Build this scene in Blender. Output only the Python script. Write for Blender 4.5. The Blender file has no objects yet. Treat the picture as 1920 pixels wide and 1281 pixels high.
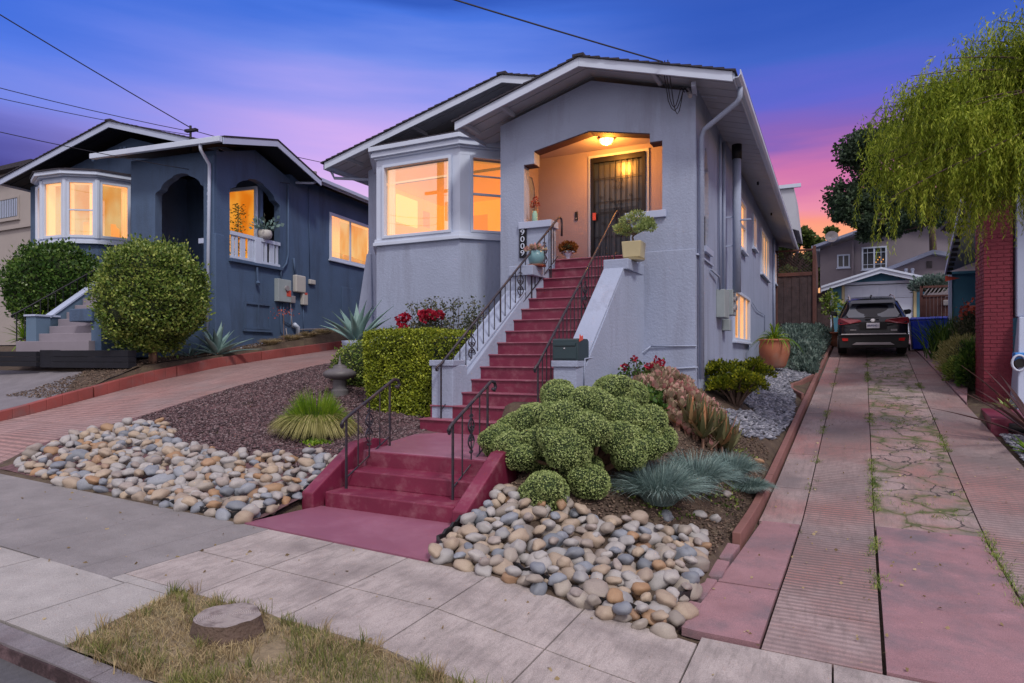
import bpy, math, random
import numpy as np
from mathutils import Vector, Matrix, noise
from mathutils.geometry import tessellate_polygon

R = math.radians
random.seed(7); rng = np.random.default_rng(7)
scene = bpy.context.scene
COL = scene.collection

# ------------------------------------------------------------------ camera
cam_d = bpy.data.cameras.new('camera'); cam = bpy.data.objects.new('camera', cam_d); COL.objects.link(cam)
cam.location = (0, 0, 1.65); cam.rotation_euler = (R(90), 0, R(26.3))
cam_d.sensor_width = 36; cam_d.lens = 36*1217/1920; cam_d.shift_y = 25.5/1920
cam_d.clip_start = .05; cam_d.clip_end = 3000
scene.camera = cam

# ------------------------------------------------------------------ view
scene.view_settings.view_transform = 'Standard'; scene.view_settings.look = 'None'
scene.view_settings.exposure = 0; scene.view_settings.gamma = 1
scene.cycles.max_bounces = 6; scene.cycles.transparent_max_bounces = 6
scene.cycles.use_denoising = True

def lin(r, g, b):
    f = lambda c: (c/255/12.92) if c/255 <= .04045 else ((c/255+.055)/1.055)**2.4
    return (f(r), f(g), f(b), 1)

# ------------------------------------------------------------------ dusk sky
world = bpy.data.worlds.new('World'); scene.world = world; world.use_nodes = True
nt = world.node_tree; nt.nodes.clear()
def N(t, **kw):
    n = nt.nodes.new(t)
    for k, v in kw.items(): setattr(n, k, v)
    return n
def L(a, b): nt.links.new(a, b)
def math_node(op, a, b=None, c=None, clamp=False):
    n = N('ShaderNodeMath', operation=op); n.use_clamp = clamp
    for i, v in enumerate((a, b, c)):
        if v is None: continue
        if isinstance(v, (int, float)): n.inputs[i].default_value = v
        else: L(v, n.inputs[i])
    return n.outputs[0]
def ramp_node(fac, stops):
    n = N('ShaderNodeValToRGB'); L(fac, n.inputs[0]); e = n.color_ramp.elements
    while len(e) < len(stops): e.new(.5)
    for i, (p, c) in enumerate(stops): e[i].position = p; e[i].color = lin(*c)
    return n.outputs[0]
def smooth(v, a, b):
    n = N('ShaderNodeMapRange', interpolation_type='SMOOTHSTEP'); L(v, n.inputs[0])
    n.inputs[1].default_value = a; n.inputs[2].default_value = b
    return n.outputs[0]
def mixc(f, a, b):
    n = N('ShaderNodeMix', data_type='RGBA')
    if isinstance(f, (int, float)): n.inputs[0].default_value = f
    else: L(f, n.inputs[0])
    for i, v in ((6, a), (7, b)):
        if isinstance(v, tuple): n.inputs[i].default_value = v
        else: L(v, n.inputs[i])
    return n.outputs[2]
tc = N('ShaderNodeTexCoord'); sep = N('ShaderNodeSeparateXYZ'); L(tc.outputs['Generated'], sep.inputs[0])
mp = N('ShaderNodeMapping'); L(tc.outputs['Generated'], mp.inputs[0]); mp.inputs['Scale'].default_value = (1.3, 1.3, 11); mp.inputs['Rotation'].default_value = (.06, .09, 0)
nz = N('ShaderNodeTexNoise'); L(mp.outputs[0], nz.inputs[0]); nz.inputs['Scale'].default_value = 1.7; nz.inputs['Detail'].default_value = 5; nz.inputs['Roughness'].default_value = .5
wob = math_node('MULTIPLY', math_node('SUBTRACT', nz.outputs[0], .5), .125)
el = math_node('ADD', sep.outputs[2], wob)
hl = math_node('SQRT', math_node('ADD', math_node('MULTIPLY', sep.outputs[0], sep.outputs[0]), math_node('MULTIPLY', sep.outputs[1], sep.outputs[1])))
az = math_node('DIVIDE', sep.outputs[0], math_node('MAXIMUM', hl, .001))
r1 = ramp_node(el, [(0, (255, 196, 130)), (.14, (255, 180, 125)), (.18, (253, 156, 134)), (.212, (238, 146, 172)), (.25, (208, 118, 174)), (.29, (140, 102, 186)), (.34, (98, 104, 208)), (.39, (68, 102, 200)), (.45, (52, 90, 188)), (.7, (95, 115, 190))])
r2 = ramp_node(el, [(.1, (240, 195, 225)), (.24, (228, 190, 240)), (.295, (208, 174, 242)), (.355, (164, 160, 242)), (.405, (116, 142, 236)), (.45, (74, 118, 224)), (.48, (54, 94, 194)), (.7, (95, 115, 190))])
r3 = ramp_node(el, [(.14, (60, 54, 118)), (.20, (66, 68, 146)), (.235, (88, 92, 176)), (.27, (116, 122, 212)), (.315, (116, 138, 234)), (.36, (84, 124, 232)), (.42, (54, 104, 216)), (.7, (95, 115, 190))])
f12 = smooth(math_node('MULTIPLY', az, -1), .12, .5); f23 = smooth(math_node('MULTIPLY', az, -1), .66, .93)
front = mixc(f23, mixc(f12, r1, r2), r3)
# the sky overhead and behind the street is still pale overcast
BACK = (1.0, .90, .98, 1); ZEN = (.86, .82, .98, 1)
back = smooth(math_node('MULTIPLY', sep.outputs[1], -1), -.15, .35)
zen = smooth(sep.outputs[2], .52, .9)
skyc = mixc(back, mixc(zen, front, ZEN), BACK)
bg = N('ShaderNodeBackground'); L(skyc, bg.inputs[0]); bg.inputs[1].default_value = 1.0
wo = N('ShaderNodeOutputWorld'); L(bg.outputs[0], wo.inputs[0])

# ------------------------------------------------------------------ soft low sun through cloud
sd = bpy.data.lights.new('sun', 'SUN'); sd.energy = 2.1; sd.angle = R(9); sd.color = (1, .93, .86)
sun = bpy.data.objects.new('sun', sd); COL.objects.link(sun)
def aim(o, d): o.rotation_euler = Vector(d).to_track_quat('-Z', 'Y').to_euler()
aim(sun, (-.62, .52, -.95))

# ------------------------------------------------------------------ materials
def new_mat(name):
    m = bpy.data.materials.new(name); m.use_nodes = True
    t = m.node_tree; b = t.nodes['Principled BSDF']; return m, t, b
def tnode(t, typ, **kw):
    n = t.nodes.new(typ)
    for k, v in kw.items(): setattr(n, k, v)
    return n
def tex_noise(t, scale, detail=4, rough=.55, coord='Object', vec=None, stretch=None):
    n = tnode(t, 'ShaderNodeTexNoise'); n.inputs['Scale'].default_value = scale; n.inputs['Detail'].default_value = detail; n.inputs['Roughness'].default_value = rough
    if vec is None:
        vec = tnode(t, 'ShaderNodeTexCoord').outputs[coord]
    if stretch:
        m = tnode(t, 'ShaderNodeMapping'); m.inputs['Scale'].default_value = stretch; t.links.new(vec, m.inputs[0]); vec = m.outputs[0]
    t.links.new(vec, n.inputs[0]); return n.outputs[0]
def cramp(t, fac, stops):
    n = tnode(t, 'ShaderNodeValToRGB'); t.links.new(fac, n.inputs[0]); e = n.color_ramp.elements
    while len(e) < len(stops): e.new(.5)
    for i, (p, c) in enumerate(stops): e[i].position = p; e[i].color = c if len(c) == 4 else (*c, 1)
    return n.outputs[0]
def bump(t, b, h, strength=.3, dist=.01):
    n = tnode(t, 'ShaderNodeBump'); n.inputs['Strength'].default_value = strength; n.inputs['Distance'].default_value = dist
    t.links.new(h, n.inputs['Height']); t.links.new(n.outputs[0], b.inputs['Normal'])
def tmix(t, f, a, b2, blend='MIX'):
    n = tnode(t, 'ShaderNodeMix', data_type='RGBA', blend_type=blend)
    if isinstance(f, (int, float)): n.inputs[0].default_value = f
    else: t.links.new(f, n.inputs[0])
    for i, v in ((6, a), (7, b2)):
        if isinstance(v, tuple): n.inputs[i].default_value = v if len(v) == 4 else (*v, 1)
        else: t.links.new(v, n.inputs[i])
    return n.outputs[2]
def sc(c, k): return tuple(min(1, x*k) for x in c[:3])+(1,)
def mat(name, col, rough=.7, var=.12, vscale=1.5, bscale=60, bstr=.25, bdist=.004, metal=0, spec=.4, dirt=None, dscale=1.2, dstretch=None, damt=1.):
    m, t, b = new_mat(name)
    n1 = tex_noise(t, vscale, 6, .6)
    c = cramp(t, n1, [(.25, sc(col, 1-var)), (.75, sc(col, 1+var))])
    if dirt:
        n2 = tex_noise(t, dscale, 8, .7, stretch=dstretch)
        c = tmix(t, cramp(t, n2, [(.5, (0, 0, 0)), (.72, (damt,)*3)]), c, dirt)
    t.links.new(c, b.inputs['Base Color'])
    b.inputs['Roughness'].default_value = rough; b.inputs['Metallic'].default_value = metal; b.inputs['Specular IOR Level'].default_value = spec
    if bstr: bump(t, b, tex_noise(t, bscale, 3, .6), bstr, bdist)
    return m
def leaf_mat(name, stops, rough=.55, trans=.25, nscale=2.5):
    """leaves: colour varies per leaf and in clumps"""
    m, t, b = new_mat(name)
    g = tnode(t, 'ShaderNodeNewGeometry')
    n = tex_noise(t, nscale, 3, .6)
    a = tnode(t, 'ShaderNodeMath', operation='MULTIPLY_ADD'); t.links.new(g.outputs['Random Per Island'], a.inputs[0]); a.inputs[1].default_value = .75
    s = tnode(t, 'ShaderNodeMath', operation='MULTIPLY_ADD'); t.links.new(n, s.inputs[0]); s.inputs[1].default_value = 1.1; s.inputs[2].default_value = -.43
    t.links.new(s.outputs[0], a.inputs[2])
    c = cramp(t, a.outputs[0], stops)
    t.links.new(c, b.inputs['Base Color']); b.inputs['Roughness'].default_value = rough; b.inputs['Specular IOR Level'].default_value = .3
    if trans:
        tr = tnode(t, 'ShaderNodeBsdfTranslucent'); t.links.new(c, tr.inputs[0])
        mx = tnode(t, 'ShaderNodeMixShader'); mx.inputs[0].default_value = trans
        t.links.new(b.outputs[0], mx.inputs[1]); t.links.new(tr.outputs[0], mx.inputs[2])
        t.links.new(mx.outputs[0], t.nodes['Material Output'].inputs[0])
    return m
def lit_mat(name, c1, c2, strength=1., refl=.15, scale=(1.2, 1.2, .6)):
    """glowing window: warm room light with soft variation, seen through reflecting glass"""
    m, t, b = new_mat(name)
    n = tex_noise(t, 1.6, 2, .5, stretch=scale)
    c = cramp(t, n, [(.38, c1), (.62, c2)])
    em = tnode(t, 'ShaderNodeEmission'); t.links.new(c, em.inputs[0]); em.inputs[1].default_value = strength
    gl = tnode(t, 'ShaderNodeBsdfGlossy'); gl.inputs['Roughness'].default_value = .02; gl.inputs[0].default_value = (1, 1, 1, 1)
    mx = tnode(t, 'ShaderNodeMixShader'); mx.inputs[0].default_value = refl
    t.links.new(em.outputs[0], mx.inputs[1]); t.links.new(gl.outputs[0], mx.inputs[2]); t.links.new(mx.outputs[0], t.nodes['Material Output'].inputs[0])
    return m
def glass_mat(name, refl=.25, tint=(1, 1, 1)):
    m, t, b = new_mat(name)
    tr = tnode(t, 'ShaderNodeBsdfTransparent'); tr.inputs[0].default_value = (*tint, 1)
    gl = tnode(t, 'ShaderNodeBsdfGlossy'); gl.inputs['Roughness'].default_value = .01
    mx = tnode(t, 'ShaderNodeMixShader'); mx.inputs[0].default_value = refl
    t.links.new(tr.outputs[0], mx.inputs[1]); t.links.new(gl.outputs[0], mx.inputs[2]); t.links.new(mx.outputs[0], t.nodes['Material Output'].inputs[0])
    return m
def emit_mat(name, col, s):
    m, t, b = new_mat(name); b.inputs['Base Color'].default_value = (*col[:3], 1)
    b.inputs['Emission Color'].default_value = (*col[:3], 1); b.inputs['Emission Strength'].default_value = s; return m

M = {}
M['stucco'] = mat('lavender_stucco', (.295, .345, .475), .85, .10, .8, 28, .7, .012, dirt=(.235, .265, .36, 1), dscale=2.2, dstretch=(1, 1, .16))
M['stucco_dk'] = mat('navy_stucco', (.062, .105, .19), .8, .16, 1.0, 28, .7, .012, dirt=(.045, .07, .12, 1), dscale=2.2, dstretch=(1, 1, .16))
M['porch'] = mat('beige_stucco', (.40, .33, .38), .85, .07, 1.2, 45, .6, .006)
M['maroon_shade'] = mat('dark_maroon_shade', (.055, .022, .028), .7, .1)
M['white'] = mat('white_trim_paint', (.50, .57, .71), .5, .05, 2, 30, .08, .002)
M['white_b'] = mat('pale_blue_trim_paint', (.38, .44, .60), .5, .05, 2, 30, .08, .002)
M['soffit'] = mat('soffit_paint', (.40, .43, .50), .6, .08, 2, 30, .1, .002)
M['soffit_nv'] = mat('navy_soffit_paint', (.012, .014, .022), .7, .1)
M['shingle'] = mat('roof_shingle', (.035, .032, .045), .9, .35, 12, 70, .8, .01)
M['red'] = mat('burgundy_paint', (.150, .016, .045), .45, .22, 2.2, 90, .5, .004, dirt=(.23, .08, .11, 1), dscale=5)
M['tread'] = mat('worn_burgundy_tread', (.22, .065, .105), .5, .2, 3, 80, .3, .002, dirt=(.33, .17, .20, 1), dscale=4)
M['slab'] = mat('rose_paint', (.225, .085, .135), .4, .09, 1.4, 80, .25, .002, dirt=(.29, .13, .19, 1), dscale=1.1)
M['iron'] = mat('wrought_iron', (.030, .028, .040), .45, .2, 8, 60, .2, .001, metal=.2, dirt=(.10, .065, .06, 1), dscale=6)
M['ironblk'] = mat('black_iron', (.012, .012, .016), .4, .2, 8, 60, .1, .001, metal=.3)
M['door'] = mat('dark_door', (.02, .03, .055), .3, .2, 1)
M['pot_cream'] = mat('cream_glaze', (.42, .37, .22), .35, .08, 3, 20, .1, .003)
M['terracotta'] = mat('terracotta', (.36, .13, .075), .75, .14, 4, 60, .3, .003, dirt=(.30, .2, .16, 1))
M['potblue'] = mat('blue_green_glaze', (.13, .26, .30), .25, .15, 5)
M['mailbox'] = mat('mailbox_enamel', (.022, .045, .055), .35, .1)
M['flag'] = mat('red_plastic', (.6, .09, .06), .4, .05)
M['bark'] = mat('bark', (.10, .07, .055), .9, .3, 8, 40, .9, .02)
M['bark_pale'] = mat('pale_bark', (.22, .13, .09), .85, .25, 6, 40, .6, .01)
M['asphalt'] = mat('asphalt', (.075, .075, .085), .9, .2, 30, 160, .7, .006)
M['plastic_blk'] = mat('black_plastic', (.012, .012, .014), .5, .1)
M['grey_box'] = mat('meter_grey', (.30, .35, .37), .5, .1, 4)
M['offwhite'] = mat('offwhite_plastic', (.45, .44, .42), .5, .06, 4)
M['lava'] = mat('lava_rock', (.11, .058, .066), .95, .5, 9, 50, .7, .01)
M['soil'] = mat('bare_soil', (.085, .06, .045), .95, .3, 6, 40, 1, .03, dirt=(.12, .10, .06, 1), dscale=3)
M['slate'] = mat('slate_chip', (.15, .165, .21), .8, .45, 3, 50, .5, .01)
M['wood_dk'] = mat('weathered_wood', (.055, .038, .042), .85, .5, 3.5, 14, .7, .01)
M['wood_red'] = mat('red_brown_wood', (.10, .042, .036), .8, .3, 3, 20, .5, .006)
M['blue'] = mat('teal_blue_paint', (.055, .18, .27), .7, .14, 2)
M['taupe'] = mat('taupe_stucco', (.22, .195, .225), .9, .1, 1)
M['brick'] = mat('maroon_brick', (.17, .018, .036), .55, .18, 5, 60, .5, .005)
M['curb_red'] = mat('red_curb', (.23, .055, .05), .7, .3, 1.6, 40, .5, .006, dirt=(.16, .09, .09, 1), dscale=1.5)
M['edge'] = mat('brown_edging', (.20, .095, .085), .7, .2, 2, 40, .4, .004)
M['binblue'] = mat('blue_plastic', (.008, .035, .42), .35, .06)
M['blk_paint'] = mat('planter_black', (.008, .009, .016), .95, .3, 4, 40, .5, .006)
M['greystep'] = mat('grey_step_paint', (.22, .20, .24), .7, .1)
M['beigewall'] = mat('beige_siding', (.33, .30, .29), .8, .06)
M['bronze'] = mat('lantern_metal', (.10, .095, .105), .5, .2, 5)
M['frame_brn'] = mat('frame_wood', (.2, .1, .08), .6)
M['darkpane'] = mat('dark_window', (.03, .035, .045), .28, .2, 1, 10, 0, 0, spec=.8)
M['chrome'] = mat('chrome', (.7, .7, .72), .2, .02, 1, 10, 0, 0, metal=1)
M['carpaint'] = mat('black_car_paint', (.008, .008, .014), .16, .05, 1, 10, 0, 0, spec=.35)
M['cartrim'] = mat('car_trim', (.008, .008, .010), .6, .1)
M['silver'] = mat('silver_plastic', (.28, .26, .28), .4, .05)
M['taillight'] = mat('tail_lens', (.22, .018, .03), .15, .25, 14, 10, 0, 0, spec=.8)
M['reflector'] = mat('reflector', (.5, .02, .02), .2)
M['tyre'] = mat('tyre_rubber', (.012, .012, .013), .8)
M['plate'] = mat('plate_white', (.6, .6, .68), .4, .03)
M['plateink'] = mat('plate_ink', (.02, .03, .16), .5, .03)
M['carglass'] = mat('car_glass', (.05, .06, .085), .06, .4, .6, 10, 0, 0, spec=1)
M['cable'] = mat('cable', (.012, .012, .02), .6)
# concrete with stains, rake marks, cracks
def concrete(name, col, stain=None, stain_amt=.5, rib=None, crack=None, rough=.85, green=None, sscale=.7, streak=True, pink=None):
    m, t, b = new_mat(name)
    tcn = tnode(t, 'ShaderNodeTexCoord'); v = tcn.outputs['Object']
    n1 = tex_noise(t, 3, 8, .65, vec=v)
    c = cramp(t, n1, [(.3, sc(col, .82)), (.7, sc(col, 1.15))])
    if pink:
        n4 = tex_noise(t, .55, 4, .6, vec=v)
        c = tmix(t, cramp(t, n4, [(.42, (0, 0, 0)), (.6, (1, 1, 1))]), c, pink)
    if stain:
        n2 = tex_noise(t, sscale, 7, .65, vec=v, stretch=(1, 1, 1))
        f = cramp(t, n2, [(.47, (0, 0, 0)), (.66, (stain_amt,)*3)])
        c = tmix(t, f, c, stain)
    if streak:
        n3 = tex_noise(t, 3.2, 6, .7, vec=v, stretch=(6, 1.1, 1))
        c = tmix(t, cramp(t, n3, [(.47, (0, 0, 0)), (.72, (.75,)*3)]), c, sc(col, .5))
    fine = tex_noise(t, 160, 2, .6, vec=v)
    c = tmix(t, .55, c, cramp(t, fine, [(.3, (.25,)*3), (.7, (.75,)*3)]), 'OVERLAY')
    h = fine
    if rib:
        w = tnode(t, 'ShaderNodeTexWave', wave_type='BANDS', bands_direction='Y', wave_profile='SIN')
        w.inputs['Scale'].default_value = rib; w.inputs['Distortion'].default_value = 1.3; w.inputs['Detail'].default_value = 2; w.inputs['Detail Scale'].default_value = 2
        t.links.new(v, w.inputs[0])
        ns = tex_noise(t, 1.1, 2, .5, vec=v)
        ff = tnode(t, 'ShaderNodeMath', operation='MULTIPLY'); t.links.new(cramp(t, ns, [(.35, (.45,)*3), (.6, (1.0,)*3)]), ff.inputs[0]); t.links.new(w.outputs['Fac'], ff.inputs[1])
        c = tmix(t, ff.outputs[0], c, sc(col, .45), 'MIX')
        a = tnode(t, 'ShaderNodeMath', operation='MULTIPLY_ADD'); t.links.new(w.outputs['Fac'], a.inputs[0]); a.inputs[1].default_value = -2.0; t.links.new(fine, a.inputs[2]); h = a.outputs[0]
    if crack:
        vo = tnode(t, 'ShaderNodeTexVoronoi', feature='DISTANCE_TO_EDGE'); vo.inputs['Scale'].default_value = crack
        nv = tnode(t, 'ShaderNodeTexNoise'); nv.inputs['Scale'].default_value = 2.5; nv.inputs['Detail'].default_value = 5; t.links.new(v, nv.inputs[0])
        add = tnode(t, 'ShaderNodeMix', data_type='RGBA', blend_type='ADD'); add.inputs[0].default_value = .6; t.links.new(v, add.inputs[6]); t.links.new(nv.outputs['Color'], add.inputs[7])
        t.links.new(add.outputs[2], vo.inputs[0])
        k = cramp(t, vo.outputs[0], [(.0, (1,)*3), (.012, (.9,)*3), (.030, (0, 0, 0))])
        gn = tex_noise(t, 2.2, 4, .6, vec=v)
        gcol = tmix(t, cramp(t, gn, [(.45, (0, 0, 0)), (.6, (1, 1, 1))]), (.03, .025, .028), green or (.03, .025, .028))
        c = tmix(t, k, c, gcol)
        if green:
            k2 = cramp(t, vo.outputs[0], [(.02, (1, 1, 1)), (.20, (0, 0, 0))])
            mm = tnode(t, 'ShaderNodeMath', operation='MULTIPLY'); t.links.new(k2, mm.inputs[0]); t.links.new(cramp(t, gn, [(.44, (0, 0, 0)), (.6, (1.0,)*3)]), mm.inputs[1])
            c = tmix(t, mm.outputs[0], c, green)
        a = tnode(t, 'ShaderNodeMath', operation='MULTIPLY_ADD'); t.links.new(k, a.inputs[0]); a.inputs[1].default_value = -3; t.links.new(h, a.inputs[2]); h = a.outputs[0]
    t.links.new(c, b.inputs['Base Color']); b.inputs['Roughness'].default_value = rough
    bump(t, b, h, .5, .006)
    return m
M['walk'] = concrete('sidewalk_concrete', (.355, .315, .305, 1), stain=(.18, .155, .155), stain_amt=.75, sscale=1.6)
M['walk_lt'] = concrete('pale_apron_concrete', (.33, .315, .31, 1), stain=(.22, .205, .20), stain_amt=.5, streak=False)
M['walk_gr'] = concrete('grey_patch_concrete', (.205, .193, .198, 1), stain=(.15, .14, .145), stain_amt=.5, streak=False)
M['kerb'] = concrete('kerb_concrete', (.21, .20, .22, 1), stain=(.10, .08, .09), stain_amt=.8)
M['drive'] = concrete('driveway_concrete', (.30, .235, .235, 1), stain=(.14, .12, .13), stain_amt=.8, pink=(.28, .145, .145))
M['drive_rib'] = concrete('ribbed_driveway_concrete', (.31, .235, .235, 1), stain=(.15, .13, .14), stain_amt=.85, rib=4.2, pink=(.30, .15, .145), sscale=.5)
M['drive_crk'] = concrete('cracked_driveway_concrete', (.31, .24, .24, 1), stain=(.16, .15, .13), stain_amt=.95, sscale=1.8, crack=2.1, green=(.085, .10, .035), pink=(.27, .15, .14))
M['drive_red'] = concrete('red_patch_concrete', (.275, .155, .175, 1), stain=(.14, .115, .135), stain_amt=.95, sscale=1.3, streak=False)
M['drive_l'] = concrete('left_driveway_concrete', (.33, .21, .205, 1), stain=(.20, .18, .19), stain_amt=.7, rib=3.6, pink=(.34, .18, .17), sscale=.5)
M['pad'] = concrete('grey_pad_concrete', (.16, .15, .17, 1), stain=(.13, .125, .14), stain_amt=.5, streak=False)

M['lf_dark'] = leaf_mat('glossy_dark_leaves', [(0, (.012, .032, .008)), (.5, (.045, .11, .018)), (1, (.16, .25, .05))], .35)
M['lf_ball'] = leaf_mat('yellow_green_leaves', [(0, (.02, .04, .008)), (.45, (.11, .19, .03)), (1, (.42, .48, .12))], .4)
M['lf_hedge'] = leaf_mat('hedge_leaves', [(0, (.04, .065, .006)), (.5, (.20, .26, .018)), (1, (.48, .53, .06))], .5)
M['lf_cauli'] = leaf_mat('pale_green_rosettes', [(0, (.13, .19, .06)), (.4, (.28, .37, .13)), (1, (.46, .54, .22))], .5, nscale=6)
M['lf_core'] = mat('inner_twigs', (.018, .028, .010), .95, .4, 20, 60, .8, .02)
M['lf_grass'] = leaf_mat('fountain_grass_top', [(0, (.05, .12, .01)), (.5, (.16, .30, .02)), (1, (.36, .45, .05))], .5, .35)
M['lf_straw'] = leaf_mat('fountain_grass_skirt', [(0, (.10, .10, .03)), (.5, (.30, .29, .10)), (1, (.50, .46, .22))], .6, .3)
M['lf_fescue'] = leaf_mat('blue_fescue_blades', [(0, (.07, .12, .11)), (.5, (.18, .28, .27)), (1, (.36, .47, .43))], .6, .2)
M['lf_agave'] = leaf_mat('agave_leaf', [(0, (.08, .14, .13)), (.5, (.15, .25, .24)), (1, (.26, .37, .34))], .5, 0, 3)
M['lf_jade'] = leaf_mat('yellow_jade_leaves', [(0, (.02, .04, .005)), (.5, (.12, .16, .01)), (1, (.42, .42, .03))], .45, .25, 4)
M['lf_silver'] = leaf_mat('silver_groundcover', [(0, (.04, .075, .065)), (.5, (.13, .20, .18)), (1, (.30, .38, .34))], .7, .2, 4)
M['lf_weep'] = leaf_mat('lime_feathery_leaves', [(0, (.04, .07, .006)), (.45, (.22, .31, .018)), (1, (.58, .64, .09))], .6, .4, 1.6)
M['lf_pink'] = leaf_mat('pink_tipped_rosette', [(0, (.17, .14, .08)), (.4, (.42, .36, .25)), (.7, (.58, .36, .32)), (1, (.66, .22, .25))], .5, .2, 5)
M['lf_aloe'] = leaf_mat('aloe_leaf', [(0, (.06, .08, .03)), (.55, (.16, .16, .08)), (.8, (.40, .20, .10)), (1, (.50, .16, .08))], .45, .1, 2)
M['lf_tree'] = leaf_mat('far_tree_leaves', [(0, (.010, .02, .010)), (.5, (.03, .06, .03)), (1, (.10, .15, .08))], .6, .3, .5)
M['lf_treebr'] = leaf_mat('far_tree_bright_leaves', [(0, (.015, .03, .008)), (.5, (.06, .10, .02)), (1, (.16, .20, .05))], .6, .3, .5)
M['lf_dry'] = leaf_mat('dry_grass', [(0, (.14, .10, .05)), (.5, (.36, .28, .15)), (1, (.55, .46, .27))], .8, .3, 3)
M['lf_lawn'] = leaf_mat('patchy_grass', [(0, (.05, .08, .02)), (.5, (.16, .19, .05)), (1, (.36, .34, .13))], .8, .3, 3)
M['lf_rust'] = leaf_mat('rust_flowers', [(0, (.07, .02, .01)), (.5, (.22, .08, .02)), (1, (.36, .17, .05))], .7, .2, 8)
M['fl_red'] = leaf_mat('red_petals', [(0, (.25, .01, .03)), (1, (.62, .04, .09))], .5, .3)
M['fl_coral'] = leaf_mat('coral_petals', [(0, (.3, .05, .03)), (1, (.5, .12, .08))], .6, .2)
M['lf_rose'] = leaf_mat('rose_leaves', [(0, (.03, .04, .02)), (.5, (.09, .11, .06)), (1, (.24, .22, .16))], .6, .3)
M['lf_flax'] = leaf_mat('dark_flax_leaf', [(0, (.02, .012, .012)), (.6, (.07, .03, .03)), (1, (.22, .10, .06))], .4, 0, 2)

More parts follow.
